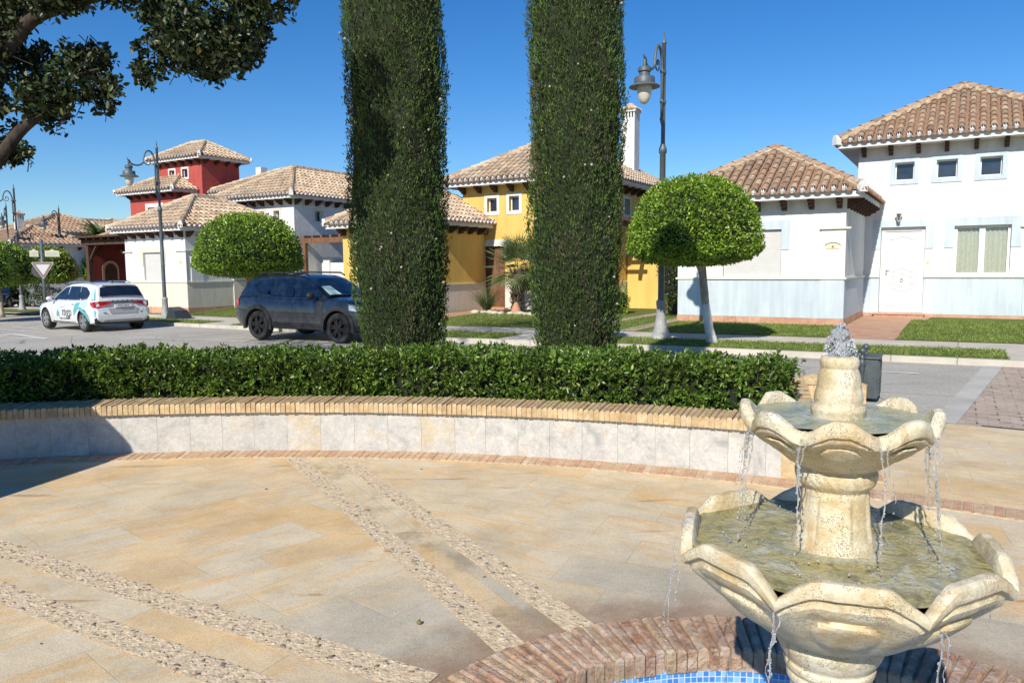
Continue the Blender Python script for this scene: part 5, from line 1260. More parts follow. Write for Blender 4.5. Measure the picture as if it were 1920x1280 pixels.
        if (Vector(T1)-Vector(T2)).length > 0.1: lines.append((Vector((T1[0], T1[1], ze+pitch*R+0.045)), Vector((T2[0], T2[1], ze+pitch*R+0.045))))
        for A, B in lines:
            d = (B-A); ln = d.length; d.normalize(); sd_ = d.cross(Vector((0, 0, 1))).normalized(); un = sd_.cross(d)
            mo.tube([A+d*0.12-un*0.01, B-un*0.01], 0.125, 8); x = 0.10
            while x < ln-0.02:
                x2 = min(ln, x+0.40); pa, pb, pc = [], [], []
                for q in range(seg+1):
                    f = PI*q/seg; pa.append(A+d*x+sd_*math.cos(f)*0.112+un*(0.055+math.sin(f)*0.10)); pb.append(A+d*(x2+0.03)+sd_*math.cos(f)*0.095+un*(0.035+math.sin(f)*0.085)); pc.append(A+d*(x+.002)+sd_*math.cos(f)*0.095+un*(0.05+math.sin(f)*0.083))
                m_ = seg+1; rf.add(pa+pb+pc, [(q, q+1, m_+q+1, m_+q) for q in range(seg)]+[(2*m_+q, 2*m_+q+1, q+1, q) for q in range(seg)]); x = x2
            if knob and A.z < ze+0.1 and (B.z-A.z) > 0.05:
                q_ = A+d*0.02; wh.prism([(-0.10, -0.12), (0.10, -0.12), (0.085, 0.05), (0.045, 0.15), (-0.045, 0.15), (-0.085, 0.05)], 'x', -0.06, 0.10)
                M3 = Matrix((d.xy.normalized().to_3d(), Vector((-d.xy.normalized().y, d.xy.normalized().x, 0)), Vector((0, 0, 1)))).transposed()
                for k in range(len(wh.v)-12, len(wh.v)): wh.v[k] = tuple(q_+M3 @ Vector(wh.v[k]))
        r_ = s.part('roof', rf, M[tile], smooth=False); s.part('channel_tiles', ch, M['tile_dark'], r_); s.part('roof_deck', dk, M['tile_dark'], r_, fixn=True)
        s.part('ridge_mortar', mo, M['roof_mortar'], r_); s.part('mortar_plugs', wh, M['w_white'], r_)['kind'] = 'stuff'
        return r_
    def chimney(s, s0, s1, t0, t1, z0, z1):
        g = Geo(); g.box(s0, s1, t0, t1, z0, z1-0.25)
        w_ = (s1-s0); n = 4
        for i in range(n+1):      # louvre piers under the cap
            x = s0+(w_-0.06)*i/n; g.box(x, x+0.06, t0, t0+0.06, z1-0.25, z1-0.02); g.box(x, x+0.06, t1-0.06, t1, z1-0.25, z1-0.02)
        g.box(s1-0.06, s1, t0+.1, (t0+t1)/2-.03, z1-.25, z1-.02); g.box(s1-0.06, s1, (t0+t1)/2+.03, t1-.1, z1-.25, z1-.02)
        g.box(s0-0.05, s1+0.05, t0-0.05, t1+0.05, z1-0.02, z1+0.05); ch_ = s.part('chimney', g, M['w_white'])
        g = Geo(); g.box(s0+.08, s1-.08, t0+.08, t1-.08, z1-.25, z1-.02); s.part('flue', g, M['iron'], ch_)
        g = Geo(); cx, cy = (s0+s1)/2, (t0+t1)/2; n = 5
        for fc in range(4):
            for i in range(n):
                u = -1+2*(i+.5)/n; d = Vector(((0, -1), (1, 0), (0, 1), (-1, 0))[fc]); e = Vector((-d.y, d.x)); hw = (s1-s0)/2+0.07
                A = Vector((cx+d.x*hw+e.x*u*hw*.9, cy+d.y*hw+e.y*u*hw*.9, z1+0.06)); B = Vector((cx+e.x*u*hw*.2, cy+e.y*u*hw*.2, z1+0.06+hw*0.75)); g.tube([A, B], [hw*.2, hw*.14], 6)
        s.part('cap_tiles', g, M['tile_pale'], ch_)
    def lantern(s, a, t, z, mat='pvc'):
        g = Geo(); g.box(a-.03, a+.03, t-.03, t+.01, z-.1, z+.02); g.tube([(a, t-.02, z-.05), (a, t-.12, z-.13), (a, t-.17, z-.05)], .01, 6)
        for (x, y) in ((-1, -1), (1, -1), (1, 1), (-1, 1)): g.tube([(a+x*.035, t-.17+y*.035, z-.06), (a+x*.06, t-.17+y*.06, z+.12)], .006, 5)
        g.lathe([(0.1, z+.12), (0.06, z+.17), (0.03, z+.2), (0.02, z+.24), (0, z+.25)], 8, (a, t-.17)); g.lathe([(0.05, z-.06), (0.03, z-.09), (0.0, z-.1)], 8, (a, t-.17))
        w_ = s.part('wall_lantern', g, M[mat]); g = Geo(); g.lathe([(0.042, z-.055), (0.064, z+.118)], 8, (a, t-.17)); s.part('lantern_glass', g, M['pane_mid'], w_)
def text_part(txt, size, name, mat, parent, M4, align='CENTER', extrude=0.002, bold=0.0):
    cu = bpy.data.curves.new(name, 'FONT'); cu.body = txt; cu.size = size; cu.align_x = align; cu.align_y = 'CENTER'; cu.extrude = extrude; cu.offset = bold
    o = bpy.data.objects.new(name, cu); C.objects.link(o); bpy.context.view_layer.update()
    me = bpy.data.meshes.new_from_object(o.evaluated_get(bpy.context.evaluated_depsgraph_get())); bpy.data.objects.remove(o); bpy.data.curves.remove(cu)
    me.name = name; me.transform(M4); me.materials.clear(); me.materials.append(mat); o = bpy.data.objects.new(name, me); C.objects.link(o); o.parent = parent; return o

# ================================================================ house 4 (white and pale blue)
H = House('villa', 'white villa with pale blue trim, white panelled door and number 4 plaque', 'house', -2.55, 20.6, 0.10)
B0 = 0.12
# garage wing
H.wall(-6.87, -2.55, 20.6, 25.0, B0, 3.38, M['w_white'], [(-5.62, -4.10, 1.37, 2.62)], name='garage_wall')
H.band('dado', [('f', -6.87, -6.30, 20.585), ('f', -6.298, -3.122, 20.6), ('f', -3.12, -2.55, 20.585), ('r', 20.6, 24.98, -2.55)], 0.31, 1.31, 0.012, M['w_blue'])
H.band('ledge', [('f', -6.93, -2.49, 20.6), ('r', 20.601, 24.9, -2.55)], 1.312, 1.362, 0.055, M['ledge'])
H.skirting([('f', -6.89, -2.53, 20.6), ('r', 20.6, 24.95, -2.55)], B0, 0.305, 0.022)
H.boxes('pilaster', [(-3.12, -2.536, 20.586, 20.61, 1.364, 2.58), (-6.884, -6.30, 20.586, 20.61, 1.364, 2.58)], M['w_white'])
H.boxes('pilaster_cap', [(-3.16, -2.42, 20.53, 20.61, 2.582, 2.63), (-2.56, -2.47, 20.62, 20.9, 2.582, 2.63), (-6.93, -6.26, 20.53, 20.61, 2.582, 2.63)], M['ledge'])
H.surround(-5.62, -4.10, 1.37, 2.62, 20.6, 0.20, M['w_blue'], legs=2.09, top=0.24); H.window(-5.62, -4.10, 1.37, 2.62, 20.6, shutter=1.0)
g = Geo(); x0, x1, zb_ = -3.0, -2.68, 2.09
g.prism([(x0, zb_), (x1, zb_), (x1, 2.19)]+[(x1-(x1-x0)*i/10, 2.19+0.045*math.sin(PI*i/10)) for i in range(1, 10)]+[(x0, 2.19)], 'y', 20.573, 20.586); pq = H.part('number_plaque', g, M['plaque'])
g = Geo(); g.tube([(x1+.02-(x1-x0+.04)*i/12, 20.572, 2.185+0.06*math.sin(PI*i/12)) for i in range(13)], 0.008, 6); H.part('plaque_arch', g, M['iron'], pq)
def st_mat(s_, t_, z_, ht): return Matrix.Translation((s_-ht.s0, t_-ht.t0, z_-ht.z0)) @ Matrix.Rotation(PI/2, 4, 'X')
text_part('4', 0.12, 'lettering', M['iron'], pq, st_mat(-2.84, 20.568, 2.135, H))
H.corbels([('f', -6.7, -2.7, 20.6), ('r', 20.75, 24.6, -2.55)], 3.34, 0.66)
H.roof(-7.3, -2.13, 20.06, 25.2, 3.34, 0.565, seg=7, faces='FRL')
# main block
H.rz = 25.0/23.6
bigh = [(-1.72, -1.24, 3.99, 4.48), (-0.71, -0.22, 3.99, 4.48), (0.29, 0.79, 3.99, 4.48), (-2.0, -0.9, 0.33, 2.71), (-0.22, 1.07, 1.37, 2.70)]
H.wall(-2.65, 2.35, 23.6, 28.6, 0.1, 4.95, M['w_white'], bigh)
H.band('dado', [('f', -2.44, -2.003, 23.6), ('f', -0.897, 1.38, 23.6), ('f', 1.385, 2.36, 23.585)], 0.31, 1.31, 0.012, M['w_blue'])
H.band('ledge', [('f', -2.44, -2.003, 23.6), ('f', -0.897, 2.42, 23.6)], 1.312, 1.362, 0.055, M['ledge'])
H.skirting([('f', -2.42, -2.01, 23.6), ('f', -0.89, 2.4, 23.6)], 0.1, 0.305, 0.022)
H.boxes('pilaster', [(1.32, 2.36, 23.586, 23.61, 1.364, 2.62)], M['w_white']); H.boxes('pilaster_cap', [(1.26, 2.42, 23.53, 23.61, 2.622, 2.67)], M['ledge'])
for a, b in ((-1.72, -1.24), (-0.71, -0.22), (0.29, 0.79)):
    H.surround(a, b, 3.99, 4.48, 23.6, 0.115, M['w_blue']); H.window(a, b, 3.99, 4.48, 23.6, frame=0.035, dep=0.17)
H.surround(-2.0, -0.9, 0.5, 2.71, 23.6, 0.2, M['w_blue'], legs=2.11, name='door_surround', top=0.19)
H.surround(-0.22, 1.07, 1.37, 2.70, 23.6, 0.22, M['w_blue'], legs=2.12, top=0.22)
H.window(-0.22, 1.07, 1.37, 2.70, 23.6, frame=0.075, mull=True, curtain=True)
# door
g = Geo(); g.box(-1.99, -1.90, 23.70, 23.78, 0.33, 2.70); g.box(-0.99, -0.91, 23.70, 23.78, 0.33, 2.70); g.box(-1.90, -0.99, 23.70, 23.78, 2.60, 2.70)
g.box(-1.90, -0.99, 23.735, 23.79, 0.33, 2.598); dr = H.part('door', g, M['pvc'])
g = Geo()
def wave(z, amp, x0=-1.80, x1=-1.09, inv=1): return [(x0+(x1-x0)*i/16, 23.732, z+inv*amp*(math.exp(-((i-8)/3.6)**2))) for i in range(17)]
for z, amp, inv in ((2.38, 0.08, 1), (1.47, 0.10, 1), (1.33, 0.10, 1), (1.16, 0.10, -1), (1.03, 0.10, -1)): g.tube(wave(z, amp, inv=inv), 0.020, 6)
for pts in ([(-1.80, 23.732, 2.38), (-1.80, 23.732, 1.47)], [(-1.09, 23.732, 2.38), (-1.09, 23.732, 1.47)], [(-1.80, 23.732, 1.33), (-1.80, 23.732, 1.16)], [(-1.09, 23.732, 1.33), (-1.09, 23.732, 1.16)],
            [(-1.80, 23.732, 1.03), (-1.80, 23.732, 0.52), (-1.09, 23.732, 0.52), (-1.09, 23.732, 1.03)]): g.tube(pts, 0.020, 6)
H.part('door_moulding', g, M['pvc'], dr)
g = Geo(); g.box(-1.86, -1.82, 23.722, 23.736, 1.38, 1.58); g.tube([(-1.84, 23.72, 1.53), (-1.84, 23.68, 1.53), (-1.73, 23.68, 1.53)], 0.011, 6); g.ico((-1.84, 23.71, 1.42), 0.025); H.part('door_handle', g, M['chrome'], dr)
g = Geo(); g.tube([(-1.45+0.035*math.cos(a*PI/6), 23.70, 1.24+0.045*math.sin(a*PI/6)) for a in range(13)], 0.008, 6); g.ico((-1.45, 23.715, 1.28), 0.02); g.ico((-1.45, 23.73, 2.0), 0.014); H.part('door_knocker', g, M['chrome'], dr)
g = Geo()
for i in range(3): g.box(-2.1+0.415*i+.004, -2.1+0.415*(i+1)-.004, 23.42, 23.62, 0.12, 0.285)
g.box(-2.14, -0.83, 23.38, 23.72, 0.287, 0.33); H.part('door_step', g, M['terra'])
H.lantern(-1.56, 23.6, 2.95)
g = Geo(); g.box(-0.86, -0.78, 23.575, 23.6, 1.71, 1.80); H.part('doorbell', g, M['plaque'])
H.corbels([('f', -2.5, 2.2, 23.6)], 4.92, 0.70); H.roof(-3.2, 2.85, 23.05, 29.1, 4.92, 0.565, seg=7, faces='FL')
H.rz = None

# ================================================================ yellow house
Y = House('villa', 'yellow ochre villa with white trim and brown door behind the two cypresses', 'house', -15.3, 20.6, -0.05)
Y0 = -0.05
yh = [(-15.20, -14.78, 3.71, 4.22), (-14.25, -13.83, 3.71, 4.25), (-15.42, -14.45, 0.20, 2.46), (-13.3, -12.0, 1.2, 2.4)]
Y.wall(-16.3, -11.15, 23.6, 30.4, Y0, 4.70, M['w_yellow'], yh, side_holes=[(26.95, 27.5, 3.66, 4.25)])
Y.window(26.95, 27.5, 3.66, 4.25, 0, side=True, S=-11.15, frame=.04, dep=.17)
g = Geo(); g.box(-11.16, -11.13, 26.85, 27.6, 4.251, 4.35); g.box(-11.16, -11.13, 26.85, 27.6, 3.56, 3.659); g.box(-11.16, -11.13, 26.85, 26.949, 3.66, 4.25); g.box(-11.16, -11.13, 27.501, 27.6, 3.66, 4.25); Y.part('window_surround', g, M['w_white'])
Y.wall(-19.62, -15.3, 20.6, 23.602, Y0, 3.15, M['w_yellow'], [(-18.3, -16.8, 1.25, 2.45)], name='garage_wall')
Y.band('dado', [('f', -19.62, -15.3, 20.6), ('r', 20.6, 23.57, -15.3)], 0.14, 1.08, 0.014, M['w_pink'])
Y.band('dado', [('f', -14.448, -11.15, 23.6), ('r', 23.6, 30.4, -11.15)], 0.14, 1.08, 0.014, M['w_pink'])
Y.band('ledge', [('f', -19.66, -15.24, 20.6), ('r', 20.601, 23.5, -15.3)], 1.082, 1.13, 0.05, M['ledge']); Y.band('ledge', [('f', -14.4, -11.1, 23.6), ('r', 23.6, 30.4, -11.15)], 1.082, 1.13, 0.05, M['ledge'])
Y.skirting([('f', -19.6, -15.28, 20.6), ('r', 20.6, 23.5, -15.3), ('f', -14.4, -11.15, 23.6), ('r', 23.6, 30.4, -11.15)], Y0, 0.138, 0.024)
for a, b, c, d in (yh[0], yh[1]): Y.surround(a, b, c, d, 23.6, 0.115, M['w_white']); Y.window(a, b, c, d, 23.6, frame=0.04, dep=0.17)
Y.surround(-15.42, -14.45, 0.2, 2.46, 23.6, 0.24, M['w_white'], legs=1.95, name='door_surround', top=0.24, out=0.03)
g = Geo(); g.box(-15.56, -15.42, 23.5, 23.61, 0.0, 2.2); Y.part('door_pillar', g, M['w_white'])
g = Geo(); g.box(-15.42, -14.45, 23.72, 23.78, 0.2, 2.46)
for i in range(7): g.box(-15.40+i*.135, -15.29+i*.135, 23.705, 23.722, 0.25, 2.4)
dr = Y.part('door', g, M['wood_brown']); g = Geo(); g.ico((-14.55, 23.69, 1.25), .03); Y.part('door_handle', g, M['chrome'], dr)
g = Geo(); g.box(-15.55, -14.3, 23.25, 23.6, 0.05, 0.195); Y.part('door_step', g, M['terra'])
for a, b, c, d in (yh[3],): Y.surround(a, b, c, d, 23.6, 0.2, M['w_white'], legs=1.9); Y.window(a, b, c, d, 23.6, mull=True)
Y.surround(-18.3, -16.8, 1.25, 2.45, 20.6, 0.2, M['w_white'], legs=1.9); Y.window(-18.3, -16.8, 1.25, 2.45, 20.6, shutter=1.0)
Y.lantern(-15.2, 23.6, 3.0, 'wood_brown')
Y.corbels([('f', -16.2, -11.3, 23.6), ('r', 23.8, 30.2, -11.15)], 4.66, 0.66); Y.corbels([('f', -19.5, -15.45, 20.6), ('r', 20.7, 23.1, -15.3)], 3.12, 0.66)
Y.roof(-20.05, -14.88, 20.06, 25.2, 3.12, 0.565, 'tile_pale', seg=5, faces='FRL'); Y.roof(-16.95, -10.55, 23.05, 31.2, 4.66, 0.565, 'tile_pale', seg=5, faces='FRL')
Y.chimney(-12.22, -11.66, 29.2, 29.76, 5.3, 7.95)
# pergola at the right of the yellow house
g = Geo(); g.box(-10.35, -10.2, 24.5, 28.4, 3.1, 3.28)
for i in range(8): g.box(-11.12, -10.0, 24.6+i*.5, 24.7+i*.5, 3.28, 3.38)
Y.part('pergola', g, M['wood_dark'])
g = Geo(); g.box(-11.1, -6.9, 27.2, 27.4, 0, 2.1); g.build('boundary_wall', M['w_yellow'], tag(thing('garden_wall', 'dull yellow garden wall in shade between the yellow and white villas', 'wall', tuple(P(-8, 27.3, 0)), -PH), None, None), (-8, 27.3, 0))
# gate between the houses
gt = thing('side_gate', 'black side gate with grey panels between the shrub and the pale blue wall', 'gate', tuple(P(-7.3, 23.2, 0.15)), -PH)
g = Geo(); g.box(-0.75, 0.42, -0.04, 0.04, 0, 2.25); g.build('gate_leaf', M['iron'], gt)
g = Geo(); g.box(-0.05, 0.22, -0.06, -0.042, 0.15, 0.95); g.box(-0.05, 0.22, -0.06, -0.042, 1.05, 1.5); g.build('gate_panel', m_plain('gate_grey', (0.17, 0.16, 0.15), 0.6), gt)

# ================================================================ white / cream villa behind the cars
W = House('villa', 'white and cream villa with small square windows right behind the second street lamp', 'house', -26.55, 19.0, -0.2)
W0 = -0.2
W.wall(-30.6, -26.55, 19.0, 23.9, W0, 3.28, M['w_white'], [(-29.35, -28.05, 1.25, 2.40)], name='garage_wall')
W.wall(-30.25, -25.75, 24.0, 34.0, W0, 4.85, M['w_white'], [(-28.05, -27.68, 3.92, 4.32), (-27.05, -26.68, 3.92, 4.32), (-29.1, -28.7, 3.92, 4.32)], side_holes=[(25.25, 25.75, 3.85, 4.35), (27.6, 28.1, 3.85, 4.35)])
W.band('dado', [('f', -30.6, -26.55, 19.0), ('r', 19.0, 21.9, -26.55)], 0.16, 1.16, 0.012, M['w_cream']); W.band('ledge', [('f', -30.65, -26.5, 19.0), ('r', 19.001, 21.9, -26.55)], 1.162, 1.21, 0.05, M['ledge'])
W.skirting([('f', -30.6, -26.53, 19.0), ('r', 19.0, 21.9, -26.55)], W0, 0.158, 0.024)
W.surround(-29.35, -28.05, 1.25, 2.40, 19.0, 0.2, M['w_cream'], legs=1.85, top=0.22); W.window(-29.35, -28.05, 1.25, 2.40, 19.0, shutter=1.0, mat='pane_mid')
for a in (-28.05, -27.05, -29.1): W.surround(a, a+.37, 3.92, 4.32, 24.0, 0.1, M['w_cream']); W.window(a, a+.37, 3.92, 4.32, 24.0, frame=.03, mat='pane_mid', dep=0.2)
for a in (25.25, 27.6):
    W.window(a, a+.5, 3.85, 4.35, 0, side=True, S=-25.75, frame=.035, dep=0.17)
    g = Geo(); g.box(-25.76, -25.73, a-.1, a+.6, 4.351, 4.45); g.box(-25.76, -25.73, a-.1, a+.6, 3.75, 3.849); g.box(-25.76, -25.73, a-.1, a-.001, 3.85, 4.35); g.box(-25.76, -25.73, a+.501, a+.6, 3.85, 4.35); W.part('window_surround', g, M['w_cream'])
W.boxes('pilaster', [(-27.12, -26.536, 18.986, 19.01, 1.212, 2.42), (-30.614, -30.15, 18.986, 19.01, 1.212, 2.42), (-26.56, -26.52, 19.2, 19.75, 1.212, 2.42)], M['w_white'])
W.boxes('pilaster_cap', [(-27.16, -26.46, 18.93, 19.01, 2.422, 2.46), (-30.67, -30.1, 18.93, 19.01, 2.422, 2.46), (-26.56, -26.46, 19.02, 19.8, 2.422, 2.46)], M['ledge'])
g = Geo(); x0, x1 = -27.0, -26.75; g.prism([(x0, 1.93), (x1, 1.93), (x1, 2.03)]+[(x1-(x1-x0)*i/8, 2.03+0.04*math.sin(PI*i/8)) for i in range(1, 8)]+[(x0, 2.03)], 'y', 18.972, 18.985); pq = W.part('number_plaque', g, M['plaque'])
text_part('3', 0.1, 'lettering', M['iron'], pq, st_mat(-26.87, 18.968, 1.985, W))
g = Geo(); g.box(-26.58, -26.50, 21.9, 22.75, -0.1, 2.15)
for i in range(5): g.box(-26.50, -26.485, 21.95+i*.155, 22.07+i*.155, 0.0, 2.1)
W.part('side_door', g, M['wood_orange'])
g = Geo(); g.box(-26.6, -26.45, 22.8, 23.0, -0.1, 2.2); W.part('door_post', g, M['wood_brown'])
g = Geo(); g.box(-26.6, -26.5, 21.2, 21.85, -0.1, 2.2); W.part('door_jamb', g, M['w_cream'])
# pergola beams and low wall on its right
g = Geo(); g.box(-25.74, -21.6, 24.3, 24.5, 2.82, 3.05)
for i in range(8): g.box(-25.6+i*.55, -25.48+i*.55, 24.3, 27.5, 3.05, 3.17)
for x in (-25.6, -21.8): g.box(x, x+.16, 24.3, 24.46, 0, 2.82)
W.part('pergola', g, M['wood_brown'])
W.corbels([('f', -30.1, -25.9, 24.0), ('r', 24.1, 31.0, -25.75)], 4.80, 0.62); W.corbels([('f', -30.45, -26.7, 19.0), ('r', 19.1, 23.4, -26.55)], 3.22, 0.62)
W.roof(-31.0, -26.1, 18.5, 24.6, 3.22, 0.565, 'tile_pale', seg=4, faces='FRL'); W.roof(-30.8, -25.3, 23.45, 35.5, 4.80, 0.565, 'tile_pale', seg=4, faces='FRL')
gw = thing('garden_wall', 'low white garden wall with capped piers behind the dark blue car', 'wall', tuple(P(-22.5, 25.5, -0.1)), -PH)
g = Geo(); g.box(-3.1, 3.0, -0.1, 0.1, 0, 2.05); g.box(-2.9, -2.5, -0.16, 0.16, 0, 2.2); g.box(-1.4, -1.0, -0.16, 0.16, 0, 2.2); g.build('wall_face', M['w_white'], gw)
g = Geo(); g.box(-2.95, -2.45, -0.2, 0.2, 2.2, 2.26); g.box(-1.45, -0.95, -0.2, 0.2, 2.2, 2.26); g.build('pier_cap', M['ledge'], gw)

# ================================================================ crimson villa
Rr = House('villa', 'crimson red villa with a tower rising behind the white and cream villa', 'house', -38.3, 27.0, -0.5)
Rr.wall(-42.7, -38.4, 27.0, 33.0, -0.5, 6.1, M['w_red'], [(-41.0, -39.75, 4.3, 5.3)]); Rr.surround(-41.0, -39.75, 4.3, 5.3, 27.0, 0.22, M['w_white'], legs=4.3); Rr.window(-41.0, -39.75, 4.3, 5.3, 27.0, shutter=1.0)
Rr.surround(-38.38, -38.36, 4.3, 5.4, 27.0, 0.01, M['w_white'])
Rr.wall(-41.4, -37.45, 28.1, 30.7, 5.5, 8.0, M['w_red'], [(-39.2, -38.7, 7.0, 7.5), (-40.4, -39.9, 7.0, 7.5)], name='tower_wall')
for a in (-39.2, -40.4): Rr.surround(a, a+.5, 7.0, 7.5, 28.1, .1, M['w_white']); Rr.window(a, a+.5, 7.0, 7.5, 28.1, frame=.04)
Rr.wall(-38.4, -31.5, 29.0, 34.0, -0.5, 5.9, M['w_red'], name='wing_wall')
Rr.corbels([('f', -42.5, -38.6, 27.0), ('r', 27.2, 30.5, -38.4)], 6.05, 0.8); Rr.corbels([('f', -41.2, -37.6, 28.1), ('r', 28.3, 30.5, -37.45)], 7.95, 0.8)
Rr.roof(-43.3, -37.8, 26.4, 33.4, 6.05, 0.52, 'tile_pale', col=0.27, row=0.4, seg=3, faces='FR'); Rr.roof(-41.9, -36.95, 27.6, 31.2, 7.95, 0.58, 'tile_pale', col=0.27, row=0.4, seg=3, faces='FR')
Rr.roof(-37.75, -31.0, 28.4, 34.6, 5.9, 0.45, 'tile_pale', col=0.27, row=0.4, seg=3, faces='FR')
g = Geo(); g.box(-36.7, -36.25, 31.3, 31.8, 6.3, 7.75); Rr.part('chimney', g, M['w_white'])
# dark timber carport with a red wall behind
M['w_red_shaded'] = m_plaster('shaded_red_render', (0.20, 0.045, 0.04), 0.2)  # red wall colour darkened to stand for shade under the carport roof
cpt = House('carport', 'dark timber carport with a red wall coloured as if in shade and arched door behind the white car', 'carport', -38.0, 22.5, -0.45)
g = Geo()
for x, y in ((-39.6, 22.4), (-34.3, 22.4), (-34.3, 26.8)): g.box(x, x+.24, y, y+.24, -0.5, 3.0)
g.box(-39.9, -34.0, 22.35, 22.6, 3.0, 3.26); g.box(-39.9, -34.0, 26.8, 27.05, 3.0, 3.26); g.box(-40.1, -33.8, 22.0, 27.3, 3.36, 3.46)
for i in range(9): g.box(-39.7+i*.66, -39.58+i*.66, 22.1, 27.2, 3.26, 3.36)
g.tube([(-39.5, 22.6, 2.3), (-39.5, 23.3, 3.0)], 0.07, 4); g.tube([(-39.4, 22.5, 2.2), (-38.7, 22.5, 3.0)], 0.07, 4); cpt.part('timber_frame', g, M['wood_dark'])
g = Geo(); g.box(-39.95, -39.72, 22.7, 28.2, -0.5, 3.2); cpt.part('back_wall', g, M['w_red_shaded'])
g = Geo(); pr = [(23.3, -0.4), (24.2, -0.4), (24.2, 1.75)]+[(23.75+0.45*math.cos(PI*i/10), 1.75+0.45*math.sin(PI*i/10)) for i in range(1, 10)]+[(23.3, 1.75)]
g.prism(pr, 'x', -39.72, -39.66); ad = cpt.part('arched_door', g, M['w_tan']); g = Geo(); g.prism([(23.75+(y-23.75)*.76, z*.93) for y, z in pr], 'x', -39.66, -39.64); cpt.part('door_leaf', g, M['wood_dark'], ad)
g = Geo()
for i in range(12):
    y = 24.4+i*.2; g.tube([(-39.5, y, 2.62), (-39.72, y, 2.78)], .07, 6)
cpt.part('tile_coping', g, M['tile_pale'])
Rr.wall(-45.2, -42.6, 26.9, 30.0, -0.5, 3.5, M['w_red'], name='porch_wall'); Rr.roof(-45.6, -42.0, 26.3, 30.5, 3.4, 0.5, 'tile', col=0.27, row=0.4, seg=3, faces='FR')

# ================================================================ far left houses
def far_house(label, s0, s1, t0, t1, z0, ze, wall, roofs, chims=(), holes=(), tile='tile'):
    F_ = House('villa', label, 'house', (s0+s1)/2, t0, z0); F_.wall(s0, s1, t0, t1, z0, ze+0.1, M[wall], holes)
    for h in holes: F_.surround(h[0], h[1], h[2], h[3], t0, .12, M['w_white']); F_.window(*h, t0, mull=True)
    for r in roofs: F_.roof(*r, tile, col=0.30, row=0.45, seg=3, faces='FR')
    for c in chims: F_.chimney(*c)
    F_.corbels([('f', s0+.2, s1-.2, t0), ('r', t0+.2, t1-.5, s1)], ze+.02, 1.2, .4); return F_

far_house('far left white villa with red tiled hip roof and white chimney behind the clipped trees', -58, -51.2, 24.5, 29.0, -0.7, 3.25, 'w_white', [(-58.6, -50.7, 24.0, 29.6, 3.25, 0.42), (-60.5, -54.0, 27.0, 34, 4.2, 0.42)], [(-54.6, -54.15, 26.2, 26.65, 3.9, 5.4)])
far_house('grey shaded white villa with small window behind the give way sign', -66, -60.4, 31.4, 41, -0.8, 4.0, 'w_white', [(-66.5, -59.8, 30.8, 41.6, 4.0, 0.5)], [(-61.4, -61.0, 40.2, 40.6, 4.4, 5.8)])
far_house('distant tan building with broad brown roof beyond the street end', -88, -70, 40, 52, -0.9, 5.0, 'w_tan', [(-88.8, -69.2, 39.2, 52.8, 5.0, 0.25)], tile='tile_pale')
far_house('distant low villa with flat white canopy at the end of the street', -64, -57.5, 44, 52, -0.8, 3.6, 'w_white', [(-64.6, -57, 43.4, 52.6, 3.6, 0.4)], holes=[(-62.5, -60.8, 1.4, 2.6), (-60, -59, 1.4, 2.6)])
# blue lattice mast at the far left
mt = thing('lattice_mast', 'blue steel lattice mast behind the roofs at the far left edge', 'mast', (-43.3, 62, -0.6))
g = Geo(); hm = 8.6
for x, y in ((-.45, -.45), (.45, -.45), (.45, .45), (-.45, .45)): g.tube([(x, y, 0), (x, y, hm)], .07, 4)
for k in range(11):
    z = k*hm/11; z2 = z+hm/11
    for (a, b), (c, d) in (((-.45, -.45), (.45, -.45)), ((.45, -.45), (.45, .45)), ((.45, .45), (-.45, .45)), ((-.45, .45), (-.45, -.45))):
        g.tube([(a, b, z), (c, d, z2)], .035, 4); g.tube([(a, b, z2), (c, d, z2)], .035, 4)
g.build('lattice', m_plain('mast_blue', (0.05, 0.12, 0.25), 0.5), mt)
